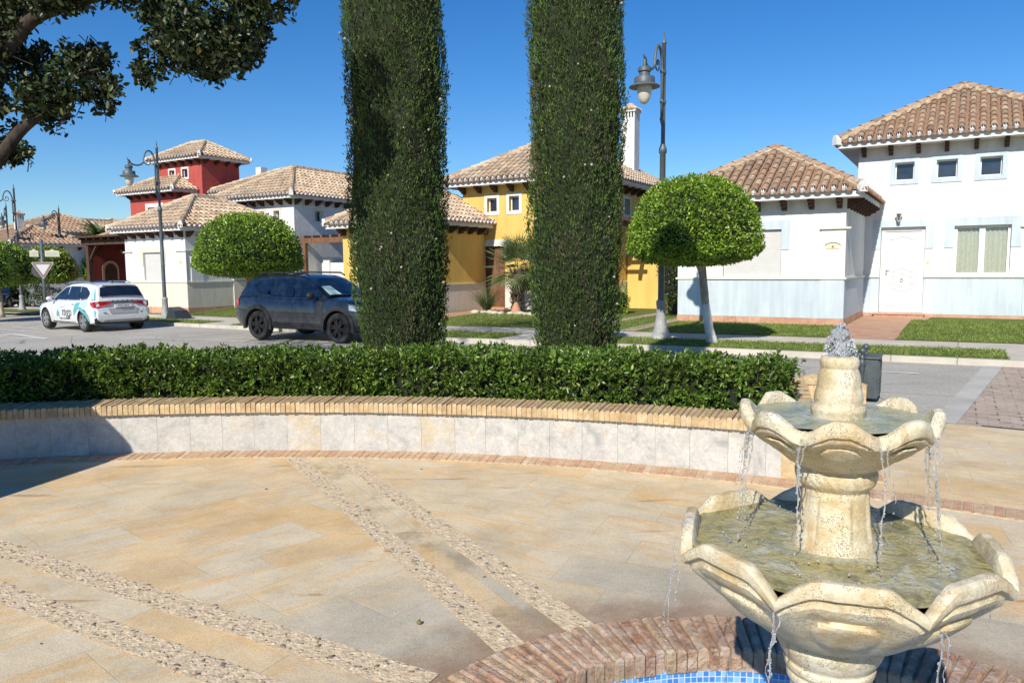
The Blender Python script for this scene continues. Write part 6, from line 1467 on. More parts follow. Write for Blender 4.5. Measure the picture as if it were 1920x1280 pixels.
# ---------------------------------------------------------------- street lamps
def lamp_metal():
    m, nt, b = new_mat('grey_green_lamp_paint'); v = coords(nt)
    c = ramp(nt, noise(nt, v, 4, 5, 0.6), [(0.3, (0.075, 0.095, 0.105)), (0.7, (0.125, 0.15, 0.16))]); c = mix(nt, ramp(nt, noise(nt, v, 25, 4, 0.7), [(0.66, 0), (0.75, 0.5)]), c, (0.08, 0.08, 0.08))
    L(nt, c, b.inputs['Base Color']); b.inputs['Roughness'].default_value = 0.5; b.inputs['Metallic'].default_value = 0.15; return m
M['lamp'] = lamp_metal(); M['lamp_base'] = m_plain('worn_lamp_base', (0.34, 0.35, 0.34), 0.65, var=0.3, nscale=7, bmp=0.4)
M['globe'] = m_plain('frosted_globe', (0.55, 0.53, 0.45), 0.35, var=0.1)
def make_lamp(label):
    t = thing('street_lamp', label, 'street lamp', group='curved arm street lamps along the street'); AL = 1.12
    g = Geo(); prof = [(0.215, 0), (0.215, 0.05), (0.19, 0.08), (0.185, 0.15), (0.15, 0.22), (0.125, 0.32), (0.105, 0.5), (0.095, 0.72), (0.105, 0.76), (0.108, 0.82), (0.09, 0.86)]
    seg = 36; V = []
    for r, z in prof:
        for k in range(seg):
            a = 2*PI*k/seg; q = r*(1+0.035*math.cos(12*a)*(1 if 0.16 < z < 0.74 else 0)); V.append((q*math.cos(a), q*math.sin(a), z))
    g.add(V, [(i*seg+k, i*seg+(k+1) % seg, (i+1)*seg+(k+1) % seg, (i+1)*seg+k) for i in range(len(prof)-1) for k in range(seg)]); g.build('base', M['lamp_base'], t, smooth=True)
    g = Geo(); g.lathe([(0.07, 0.84), (0.068, 2.6), (0.064, 2.62), (0.062, 4.0), (0.085, 4.02), (0.085, 4.1), (0.06, 4.16), (0.044, 4.22), (0.043, 6.28), (0.052, 6.285), (0.052, 6.32), (0.03, 6.36), (0.012, 6.5), (0.018, 6.52), (0.0, 6.56)], 16); g.build('pole', M['lamp'], t, smooth=True)
    g = Geo(); xo = 0.10
    pts = [(xo, 0, 4.75), (xo, 0, 5.62)]
    n = 18; H0 = 5.70
    for i in range(n+1):
        a = PI*i/n*1.0; pts.append((xo+(1-math.cos(a))*0.22, 0, H0+math.sin(a)*0.42+0.05))
    pts += [(xo+0.46, 0, 5.72), (xo+0.53, 0, 5.66), (xo+0.63, 0, 5.61), (xo+0.78, 0, 5.60), (xo+0.92, 0, 5.63), (AL-0.06, 0, 5.69)]
    rd = [0.03]*len(pts); g.tube(pts, rd, 10)
    sp = []
    for i in range(22):       # inner scroll
        a = -0.3-i*0.30; r = 0.17*(1-i/26); sp.append((xo+0.27+r*math.cos(a)*0.9, 0, 5.80+r*math.sin(a)))
    g.tube([(xo+0.44, 0, 5.78)]+sp, 0.016, 6); g.ico(sp[-1], 0.035)
    g.tube([(AL-0.06, 0, 5.69), (AL-0.02, 0, 5.75), (AL+0.03, 0, 5.77), (AL+0.06, 0, 5.84)], [0.03, .03, .02, .01], 6)
    for z in (5.08, 5.70): g.lathe([(0.055, z-.035), (0.06, z), (0.055, z+.035)], 14, (0, 0)); g.lathe([(0.042, z-.035), (0.048, z), (0.042, z+.035)], 12, (xo, 0)); g.box(-0.075, xo+0.06, -0.02, 0.02, z-.02, z+.02); g.tube([(xo/2, 0, z-.02), (xo/2, 0, z-.15)], [.028, .005], 6)
    g.lathe([(0.03, 4.75), (0.045, 4.72), (0.03, 4.66), (0.012, 4.58), (0, 4.55)], 10, (xo, 0)); g.build('arm', M['lamp'], t, smooth=True)
    g = Geo(); g.lathe([(0.03, 5.22), (0.035, 5.08), (0.11, 5.07), (0.13, 5.05), (0.132, 4.98), (0.105, 4.96), (0.108, 4.88), (0.19, 4.87), (0.205, 4.85), (0.208, 4.75), (0.23, 4.735), (0.30, 4.70), (0.312, 4.675), (0.300, 4.67), (0.16, 4.70), (0.0, 4.70)], 28, (AL, 0)); g.v = [(x, y, z+.5) for x, y, z in g.v]; g.build('lamp_hood', M['lamp'], t, auto=40)
    g = Geo(); g.lathe([(0.148, 4.70), (0.150, 4.64), (0.140, 4.54), (0.118, 4.45), (0.085, 4.385), (0.045, 4.35), (0, 4.34)], 24, (AL, 0)); g.v = [(x, y, z+.5) for x, y, z in g.v]; g.build('globe', M['globe'], t, smooth=True)
    return t
RZL = math.atan2(-VY, -VX)
L1 = make_lamp('nearest tall street lamp standing beside the bright clipped tree'); L1.location = (3.28, 16.4, 0.09); L1.rotation_euler = (0, 0, RZL)
dup(L1, (-12.95, 27.9, gz(-12.95)+0.02), RZL, 'street lamp in front of the white and cream villa right of the white car')
dup(L1, (-25.5, 38.9, gz(-25.5)-0.02), RZL, 'street lamp on the grass island near the left edge of the view')
dup(L1, (-30.2, 50.5, gz(-30.2)-0.05), RZL+0.15, 'farther street lamp seen just right of the give way sign')
dup(L1, (-37.5, 68.0, gz(-37.5)-0.05), RZL+0.15, 'distant small street lamp rising above the carport')
dup(L1, (-31.9, 47.8, gz(-31.9)-0.05), RZL+0.9, 'slim street lamp partly hidden behind the left edge clipped tree')
L1.data
# uplighter box at the foot of the second lamp
ub = thing('meter_box', 'black wedge shaped box at the foot of the street lamp by the white car', 'box', (-12.2, 27.35, gz(-12.2)+0.1), -PH-0.2)
g = Geo(); g.add([(-.45, -.3, 0), (.45, -.3, 0), (.45, .3, 0), (-.45, .3, 0), (-.35, -.2, .42), (.15, -.25, .30), (.15, .25, .30), (-.35, .2, .42)], [(3, 2, 1, 0), (4, 5, 6, 7), (0, 1, 5, 4), (1, 2, 6, 5), (2, 3, 7, 6), (3, 0, 4, 7)]); g.build('box_body', m_plain('box_dark', (0.03, 0.035, 0.04), 0.5), ub)

# ---------------------------------------------------------------- give way sign with street name plates
gy = thing('give_way_sign', 'white triangular give way sign below two cream street name plates', 'road sign', (-18.85, 30.2, gz(-18.85)), math.radians(32))
g = Geo(); g.tube([(0, 0, 0), (0, 0, 3.15)], 0.065, 12); g.lathe([(0.068, 3.15), (0.06, 3.22), (0, 3.26)], 12); g.build('post', M['lamp'], gy, smooth=True)
def tri_plate(s_, y): return [(-s_*.5, y, s_*.289), (s_*.5, y, s_*.289), (0, y, -s_*.577)]
def rounded_tri(s_, y, zc, r=0.08):
    P3 = [Vector((-s_*.5, s_*.289)), Vector((s_*.5, s_*.289)), Vector((0, -s_*.577))]; out = []
    for i in range(3):
        p = P3[i]; a = (P3[i-1]-p).normalized(); b = (P3[(i+1) % 3]-p).normalized()
        for k in range(5):
            u = k/4; q = p+a*r*(1-u)**2*1.0+b*r*u*u; out.append((q.x, q.y+zc))
    return out
zc = 2.1
g = Geo(); g.prism(rounded_tri(0.80, 0, zc), 'y', -0.095, -0.075); sg = g.build('sign_plate', m_plain('sign_white', (0.78, 0.77, 0.76), 0.4, var=0.03), gy)
g = Geo(); o_ = rounded_tri(0.75, 0, zc, .07); i_ = rounded_tri(0.50, 0, zc, .03)
n = len(o_); g.add([(x, -0.098, z) for x, z in o_]+[(x, -0.098, z) for x, z in i_], [(k, (k+1) % n, n+(k+1) % n, n+k) for k in range(n)]); g.build('faded_border', m_plain('faded_red', (0.30, 0.20, 0.19), 0.6, var=0.1), sg)
g = Geo()
for x0, x1 in ((-0.42, -0.12), (0.10, 0.60)):
    zz = 2.55; g.prism([(x0, zz), (x1, zz), (x1, zz+.24), ((x0+x1)/2+.07, zz+.25), ((x0+x1)/2+.04, zz+.30), ((x0+x1)/2-.04, zz+.30), ((x0+x1)/2-.07, zz+.25), (x0, zz+.24)], 'y', -0.05, -0.02)
g.build('name_plates', m_plain('name_plate_cream', (0.72, 0.69, 0.52), 0.5, var=0.04), gy)
g = Geo()
for k, (x0, x1) in enumerate(((-0.38, -0.16), (0.15, 0.55))):
    for r in range(2): g.box(x0, x1, -0.054, -0.051, 2.6+r*.08, 2.635+r*.08)
g.build('plate_text', m_plain('faint_text', (0.52, 0.50, 0.42), 0.6), gy)
g = Geo(); g.lathe([(0.0, -0.0), (0.28, 0.0)], 20); v = [(x*1, 0.075+y*0, zc-.1+y) for x, y, z in g.v]; g.v = [(x+(-.12), yy, z) for x, yy, z in v]; g.build('back_disc', m_plain('disc_back', (0.10, 0.10, 0.10), 0.6), gy)

# ---------------------------------------------------------------- litter bin
lb = thing('litter_bin', 'dark grey cast metal litter bin with ball finials between the hedge pier and the road', 'litter bin', (4.43, 9.33, 0), math.radians(60))
M['bin'] = m_plain('bin_metal', (0.075, 0.09, 0.095), 0.45, 0.2, var=0.25, nscale=6, bmp=0.25)
g = Geo(); g.box(-0.24, 0.24, -0.20, 0.20, 0.06, 0.70); g.box(-0.265, 0.265, -0.225, 0.225, 0.70, 0.725); g.build('bin_body', M['bin'], lb, bevel=0.008)
for i, (x, y) in enumerate(((-0.27, 0.0), (0.27, 0.0))):
    g = Geo(); g.lathe([(0.045, 0), (0.045, 0.05), (0.028, 0.08), (0.028, 0.5), (0.04, 0.53), (0.03, 0.56), (0.045, 0.60), (0.05, 0.64), (0.034, 0.68), (0.03, 0.70), (0.042, 0.715), (0.03, 0.735), (0.022, 0.76), (0.022, 0.775), (0.042, 0.80), (0.05, 0.83), (0.042, 0.86), (0.02, 0.88), (0, 0.885)], 16, (x, y)); g.build('post', M['bin'], lb, smooth=True)
def frame_rel(g, face, u0, u1, z0, z1, w_, d):
    def bx(a, b, c, e):
        if face == 'F': g.box(a, b, -0.20-d, -0.199, c, e)
        else: g.box(0.239, 0.24+d, a, b, c, e)
    bx(u0, u1, z0, z0+w_); bx(u0, u1, z1-w_, z1); bx(u0, u0+w_, z0+w_, z1-w_); bx(u1-w_, u1, z0+w_, z1-w_)
g = Geo()
for f, (a, b) in (('F', (-0.22, 0.22)), ('R', (-0.18, 0.18))):
    frame_rel(g, f, a, b, 0.10, 0.68, 0.02, 0.014); frame_rel(g, f, a+.045, b-.045, 0.38, 0.64, 0.018, 0.02)
    for z in (0.14, 0.22, 0.30):
        if f == 'F': g.box(a+.05, b-.05, -0.212, -0.199, z, z+.05)
        else: g.box(0.239, 0.252, a+.05, b-.05, z, z+.05)
g.build('panel_mouldings', M['bin'], lb)
g = Geo(); g.box(-0.10, 0.10, -0.206, -0.1995, 0.43, 0.60); g.box(0.2395, 0.246, -0.09, 0.09, 0.43, 0.60); g.build('opening', M['iron'], lb); lb.scale = (0.9, 0.9, 0.77)
# ---------------------------------------------------------------- small litter and dead leaves
fx = thing('fallen_fruit', 'small olive green fallen fruit lying on the paving', 'fruit', (-0.36, 3.43, 0.0)); 
def G0(px, py):
    x = (px-960); y = (py-640); c, s_ = math.cos(ROLL), math.sin(ROLL); X = (c*x-s_*y)/FPX; Yy = -(s_*x+c*y)/FPX
    d = Vector((X, math.cos(TH)+Yy*math.sin(TH), -math.sin(TH)+Yy*math.cos(TH))); k = -CAMH/d.z; return Vector((d.x*k, d.y*k, 0))
p = G0(786, 1170); fx.location = (p.x, p.y, 0.0)
g = Geo(); V, F = ICO[2]; g.add([(v[0]*.014*(1+.1*v[1]), v[1]*.012, v[2]*.011+.011) for v in V], F); g.build('fruit_skin', m_plain('olive_skin', (0.17, 0.16, 0.04), 0.6, var=0.3, nscale=60), fx, smooth=True)
g = Geo(); g.tube([(0, 0, .02), (.002, .001, .03)], .0015, 5); g.build('stalk', M['bark_brown'], fx)
ml = m_plain('dead_leaf', (0.12, 0.06, 0.03), 0.8, var=0.4, nscale=40)
for i, (px, py) in enumerate([(909, 1082), (1088, 878), (690, 890), (640, 930), (500, 917), (77, 1207), (610, 770), (790, 880)]):
    p = G0(px, py); g = Geo(); a = i*1.7; r = 0.012+0.008*((i*37) % 5)/5
    g.add([(-r, 0, .002), (-.3*r, .35*r, .008), (r, .1*r, .003), (-.2*r, -.35*r, .004)], [(0, 1, 2), (0, 2, 3)]); o = g.build('dead_leaf', ml); o.location = (p.x, p.y, 0.0005); o.rotation_euler = (0, 0, a)
    tag(o, 'tiny brown dead leaf lying on the plaza paving', 'leaf', 'dead leaves on the plaza')
# ---------------------------------------------------------------- cars (x forward, y left, z up)
def car_paint(name, col, rough=0.28, coat=1.0, metal=0.0):
    m, nt, b = new_mat(name); v = coords(nt); c = ramp(nt, noise(nt, v, 1.5, 4, 0.6), [(0.3, [q*0.93 for q in col]), (0.7, col)])
    # road dust low on the body
    sep = N(nt, 'ShaderNodeSeparateXYZ'); L(nt, v, sep.inputs[0]); f = math_n(nt, 'MULTIPLY', ramp(nt, sep.outputs[2], [(0.25, 0.5), (0.6, 0.0)]), noise(nt, v, 5, 4))
    L(nt, mix(nt, f, c, (0.33, 0.29, 0.23)), b.inputs['Base Color']); b.inputs['Roughness'].default_value = rough; b.inputs['Coat Weight'].default_value = coat; b.inputs['Coat Roughness'].default_value = 0.06; b.inputs['Metallic'].default_value = metal; return m
M['tyre'] = m_plain('tyre_rubber', (0.022, 0.021, 0.02), 0.85, var=0.25, nscale=10); M['alloy'] = m_plain('alloy_silver', (0.55, 0.55, 0.56), 0.3, 0.85, var=0.05); M['rim_black'] = m_plain('gloss_black_rim', (0.02, 0.02, 0.022), 0.3, 0.3)
M['plastic'] = m_plain('black_plastic', (0.025, 0.026, 0.028), 0.55, var=0.15); M['grey_trim'] = m_plain('silver_trim', (0.35, 0.35, 0.36), 0.4, 0.5); M['car_glass'] = m_glass_dark('tinted_glass', (0.006, 0.010, 0.018), 0.03)
M['tail'] = m_plain('tail_light_red', (0.45, 0.01, 0.015), 0.15, var=0.2, nscale=30, coat=1.0); M['head'] = m_plain('head_light', (0.5, 0.52, 0.55), 0.1, 0.3, var=0.3, nscale=30, coat=1.0); M['seat'] = m_plain('dark_interior', (0.02, 0.02, 0.02), 0.8)
def lerp_pts(tab, x):
    if x <= tab[0][0]: return tab[0][1]
    for (a, b), (c, d) in zip(tab, tab[1:]):
        if x <= c: u = (x-a)/(c-a); return b+(d-b)*u
    return tab[-1][1]
class Car:
    """spec: L, W, wb, rear overhang, wheel r, shoulder table (x,z), plan half width table (x,k), side glass polygons"""
    def __init__(s, name, label, sp, group=None):
        s.sp = sp; s.root = thing(name, label, 'car', group=group); r = s.root
        Wd = sp['W']/2; sh = sp['shoulder']; pl = sp['plan']; zb = sp['sill']; wr = sp['wr']; xf, xr_ = sp['xf'], sp['xr']
        xs = sorted(set([round(xr_[0]-sp['ro'], 3), round(xf+sp['fo'], 3)]+[round(-sp['L']/2+sp['L']*i/46, 3) for i in range(47)])) if False else None
        x0, x1 = -sp['L']/2, sp['L']/2; n = 56; X = [x0+(x1-x0)*i/n for i in range(n+1)]
        s.hw = lambda x: Wd*lerp_pts(pl, x)
        s.sz = lambda x: lerp_pts(sh, x)
        def section(x):
            w_ = s.hw(x); zt = s.sz(x); zl = lerp_pts(sp['under'], x); h = zt-zl
            return [(0, zl), (w_*.80, zl), (w_*.955, zl+.05), (w_*.985, zl+h*.22), (w_, zl+h*.45), (w_*.995, zl+h*.66), (w_*.975, zl+h*.84), (w_*.945, zt-.03), (w_*.90, zt), (w_*.5, zt+sp.get('crown', .03)*(1 if x > sp['cowl'] else .3)), (0, zt+sp.get('crown', .03)*1.25*(1 if x > sp['cowl'] else .3))]
        g = Geo(); rows = []
        for x in X:
            q = section(x); row = [(x, y, z) for y, z in q]+[(x, -y, z) for y, z in q[-2:0:-1]]; rows.append(row)
        m_ = len(rows[0]); g.v = [p for r_ in rows for p in r_]
        for i in range(n):
            for k in range(m_): g.f.append((i*m_+k, i*m_+(k+1) % m_, (i+1)*m_+(k+1) % m_, (i+1)*m_+k)); g.m.append(0)
        g.f.append(tuple(range(m_))); g.m.append(0); g.f.append(tuple(range(n*m_, (n+1)*m_))[::-1]); g.m.append(0)
        body = g.build('body', [sp['paint'], M['plastic']], None, fixn=True)
        # real wheel arches cut out of the body
        cut = Geo()
        for xw in (xf, xr_):
            for sd_ in (1, -1):
                seg = 32; ra = wr+sp.get('gap', .055); y0, y1 = sd_*(Wd-.30), sd_*(Wd+.2)
                v = [(xw+ra*math.cos(2*PI*k/seg), y, wr+ra*math.sin(2*PI*k/seg)) for y in (y0, y1) for k in range(seg)]
                cut.add(v, [tuple(range(seg)), tuple(range(seg, 2*seg))]+[(k, (k+1) % seg, seg+(k+1) % seg, seg+k) for k in range(seg)], 1)
        co_ = cut.build('cutter', [sp['paint'], M['plastic']], None, fixn=True)
        md = body.modifiers.new('c', 'BOOLEAN'); md.object = co_; md.operation = 'DIFFERENCE'; md.solver = 'EXACT'
        try: md.material_mode = 'TRANSFER'
        except Exception: pass
        bpy.context.view_layer.update()
        me = bpy.data.meshes.new_from_object(body.evaluated_get(bpy.context.evaluated_depsgraph_get())); bpy.data.objects.remove(body); bpy.data.objects.remove(co_)
        me.name = 'body'; me.polygons.foreach_set('use_smooth', [True]*len(me.polygons)); me.set_sharp_from_angle(angle=math.radians(32)); b = bpy.data.objects.new('body', me); C.objects.link(b); b.parent = r; s.body = b
        # cabin
        cab = sp['cabin']           # side silhouette polygon (x,z), first and last on the belt line
        zbelt = lambda x: s.sz(x)-.01; zr = max(z for _, z in cab); s.zr = zr
        wr_ = sp['roofw']
        s.cy = lambda x, z: (s.hw(x)*.90)+(s.hw(0)*wr_-s.hw(x)*.90)*max(0, min(1, (z-s.sz(x)+.01)/(zr-s.sz(0))))**1.15
        g = Geo(); n_ = len(cab); Lp = [(x, s.cy(x, z), z) for x, z in cab]; Rp = [(x, -s.cy(x, z), z) for x, z in cab]
        M_ = 7
        g.v = []
        for k in range(M_):
            u = 1-2*k/(M_-1)
            for (x, z), l in zip(cab, Lp):
                crown = .035*(1-u*u) if z > s.sz(x)+.12 else 0.02*(1-u*u); bow = (0.05*(1-u*u) if x > 0 else -0.04*(1-u*u)) if 0.1 < (z-s.sz(x)) < (zr-s.sz(0))*.9 or True else 0
                g.v.append((x+(bow if abs(x) > .55 else 0), l[1]*u, z+crown))
        for k in range(M_-1):
            for i in range(n_-1): g.f.append((k*n_+i, k*n_+i+1, (k+1)*n_+i+1, (k+1)*n_+i)); g.m.append(0)
        g.f.append(tuple(range(n_))); g.m.append(0); g.f.append(tuple(range((M_-1)*n_, M_*n_))[::-1]); g.m.append(0)
        cb = g.build('cabin', sp['paint'], r, bevel=0.035, auto=45)
        s.side_panels('side_window', sp['glass'], M['car_glass'], 0.004)
        s.end_glass()
        s.wheels()
    def side_panels(s, name, polys, mat, out, parent=None):
        for sd_ in (1, -1):
            for poly in polys:
                g = Geo(); v = [(x, sd_*(s.cy(x, z)+out), z) for x, z in poly]; g.add(v, [tuple(range(len(v)))]); g.build(name, mat, parent or s.root)
    def end_glass(s):
        for nm, (xa, za, xb, zb_, k0, k1) in (('windscreen', s.sp['wind']), ('rear_window', s.sp['rearw'])):
            g = Geo(); n = 10; sgn = 1 if xa > 0 else -1
            ya = s.cy(xa, za)*k0; yb = s.cy(xb, zb_)*k1
            for (x, z, y) in ((xa, za, ya), (xb, zb_, yb)):
                for i in range(n+1):
                    u = 1-2*i/n; bow = sgn*(0.05 if sgn > 0 else 0.04)*(1-(u*y/s.cy(x, z))**2)
                    g.v.append((x+bow+sgn*.012, y*u, z+.035*(1-u*u)*0.8+.006))
            g.f = [(i, i+1, n+2+i, n+1+i) for i in range(n)]; g.m = [0]*n; g.build(nm, M['car_glass'], s.root, smooth=True)
    def wheels(s):
        sp = s.sp; wr = sp['wr']; Wd = sp['W']/2; first = None
        for xw in (sp['xf'], sp['xr']):
            for sd_ in (1, -1):
                if first is None:
                    e = bpy.data.objects.new('wheel', None); C.objects.link(e); e.parent = s.root
                    g = Geo(); prof = [(wr*.66, -.10), (wr*.72, -.112), (wr*.93, -.11), (wr*.985, -.085), (wr, -.04), (wr, .04), (wr*.985, .085), (wr*.93, .11), (wr*.72, .112), (wr*.66, .10)]; seg = 40
                    g.v = [(p*math.cos(2*PI*k/seg), y, p*math.sin(2*PI*k/seg)) for p, y in prof for k in range(seg)]; g.f = [(i*seg+k, (i+1)*seg+k, (i+1)*seg+(k+1) % seg, i*seg+(k+1) % seg) for i in range(len(prof)-1) for k in range(seg)]; g.m = [0]*len(g.f)
                    t = g.build('tyre', M['tyre'], e, fixn=True, auto=40)
                    g = Geo(); R_ = wr*.67
                    for k in range(sp['spokes']):
                        a = 2*PI*k/sp['spokes']+.3; sw = sp['spw']; pr = [(-sw*.55, .03), (sw*.55, .03), (sw, R_*.98), (sw*.35, R_*.98), (0, R_*.55), (-sw*.35, R_*.98), (-sw, R_*.98)]
                        c_, s_ = math.cos(a), math.sin(a); v = [(c_*u-s_*w_, y, s_*u+c_*w_) for y in (.075, .10) for u, w_ in pr]; m = len(pr)
                        g.add(v, [tuple(range(m)), tuple(range(m, 2*m))]+[(i, (i+1) % m, m+(i+1) % m, m+i) for i in range(m)])
                    seg = 32
                    ring = [(R_*1.0, .10), (R_*1.0, .112), (R_*.93, .108), (R_*.90, .06), (R_*.90, -.1)]
                    o0 = [(p*math.cos(2*PI*k/seg), y, p*math.sin(2*PI*k/seg)) for p, y in ring for k in range(seg)]; g.add(o0, [(i*seg+k, (i+1)*seg+k, (i+1)*seg+(k+1) % seg, i*seg+(k+1) % seg) for i in range(len(ring)-1) for k in range(seg)])
                    g.add([(.045*math.cos(2*PI*k/12), .107, .045*math.sin(2*PI*k/12)) for k in range(12)], [tuple(range(12))]); rm = g.build('rim', sp['rim'], e, fixn=True)
                    g = Geo(); g.add([(R_*.92*math.cos(2*PI*k/24), .03, R_*.92*math.sin(2*PI*k/24)) for k in range(24)], [tuple(range(24))]); bd = g.build('brake_disc', M['seat'], e); first = e; o = e
                else:
                    o = first.copy(); C.objects.link(o)
                    for ch in list(first.children): c2 = ch.copy(); C.objects.link(c2); c2.parent = o
                o.location = (xw, sd_*(Wd-.125), wr); o.rotation_euler = (0, 0.4*sd_, 0 if sd_ > 0 else PI)
    def mesh(s, name, g, mat, parent=None, **k): return g.build(name, mat, parent or s.root, **k)
    def place(s, p, ang, z): s.root.location = (p[0], p[1], z); s.root.rotation_euler = (0, 0, ang)

def kamiq_spec(paint):
    return dict(L=4.24, W=1.79, sill=.24, wr=.335, xf=1.30, xr=-1.35, fo=.8, ro=.8, cowl=.75, roofw=.66, paint=paint, rim=M['alloy'], spokes=5, spw=.07,
      shoulder=[(-2.12, .66), (-2.10, .90), (-2.02, .985), (-1.6, 1.005), (-.5, .985), (.6, .955), (.95, .93), (1.6, .86), (1.95, .76), (2.08, .64), (2.12, .52)],
      under=[(-2.12, .40), (-2.0, .27), (-1.7, .22), (1.8, .20), (2.05, .24), (2.12, .34)],
      plan=[(-2.12, .86), (-2.04, .93), (-1.8, .985), (-1.3, 1.0), (1.3, 1.0), (1.75, .965), (2.0, .87), (2.12, .70)],
      cabin=[(1.02, .92), (.62, 1.17), (.22, 1.40), (-.1, 1.475), (-.7, 1.505), (-1.3, 1.49), (-1.72, 1.44), (-1.86, 1.38), (-2.03, 1.08), (-2.06, .96)],
      glass=[[(.80, .985), (.55, 1.155), (.17, 1.37), (-.10, 1.405), (-.12, 1.00)], [(-.17, 1.00), (-.15, 1.41), (-.85, 1.415), (-.95, 1.02)], [(-1.0, 1.022), (-.90, 1.413), (-1.25, 1.385), (-1.48, 1.27), (-1.52, 1.20), (-1.40, 1.06)]],
      wind=(.96, .975, .20, 1.40, .93, .92), rearw=(-2.045, 1.10, -1.87, 1.385, .93, .88))
wc = Car('parked_car', 'white small suv with turquoise livery parked with its rear towards the plaza', kamiq_spec(car_paint('white_car_paint', (0.72, 0.73, 0.74))))
def rear(c, name, poly, mat, xo=-2.0, d=0.0):   # poly in (y,z): thin panel on the rear face
    g = Geo(); 
    def xr_(y, z):
        base = lerp_pts([(.2, -2.10), (.5, -2.135), (.66, -2.135), (.9, -2.115), (.985, -2.06), (1.1, -2.06), (1.4, -1.88)], z); return base-d+0.05*(abs(y)/.85)**4*1.6
    v = [(xr_(y, z)-.006, y, z) for y, z in poly]; v2 = [(xr_(y, z)+.03, y, z) for y, z in poly]; n = len(poly)
    g.add(v+v2, [tuple(range(n)), tuple(range(n, 2*n))]+[(i, (i+1) % n, n+(i+1) % n, n+i) for i in range(n)]); return g.build(name, mat, c.root, fixn=True)
TQ = m_plain('turquoise_vinyl', (0.10, 0.38, 0.42), 0.35, var=0.05); CY = m_plain('pale_cyan_vinyl', (0.42, 0.78, 0.83), 0.35, var=0.05)
def side(c, name, poly, mat, sd_=1, out=.006):
    g = Geo()
    def yy(x, z):
        if z > c.sz(x)-.03: return c.cy(x, z)
        zl = lerp_pts(c.sp['under'], x); h = c.sz(x)-zl; u = (z-zl)/h; w_ = c.hw(x); return w_*lerp_pts([(0, .8), (.08, .955), (.22, .985), (.45, 1.0), (.66, .995), (.84, .975), (.97, .945)], u)
    # subdivide as fan so the panel follows the body
    cx = sum(p[0] for p in poly)/len(poly); cz = sum(p[1] for p in poly)/len(poly); pts = []
    m = 4; n = len(poly); dense = []
    for i in range(n):
        a, b = poly[i], poly[(i+1) % n]
        for k in range(m): dense.append((a[0]+(b[0]-a[0])*k/m, a[1]+(b[1]-a[1])*k/m))
    N_ = len(dense); rings = 3
    V = [(cx, sd_*(yy(cx, cz)+out), cz)]
    for r in range(1, rings+1):
        for x, z in dense: px_, pz_ = cx+(x-cx)*r/rings, cz+(z-cz)*r/rings; V.append((px_, sd_*(yy(px_, pz_)+out), pz_))
    F = [(0, 1+k, 1+(k+1) % N_) for k in range(N_)]
    for r in range(rings-1):
        for k in range(N_): F.append((1+r*N_+k, 1+(r+1)*N_+k, 1+(r+1)*N_+(k+1) % N_, 1+r*N_+(k+1) % N_))
    g.add(V, F); return g.build(name, mat, c.root)
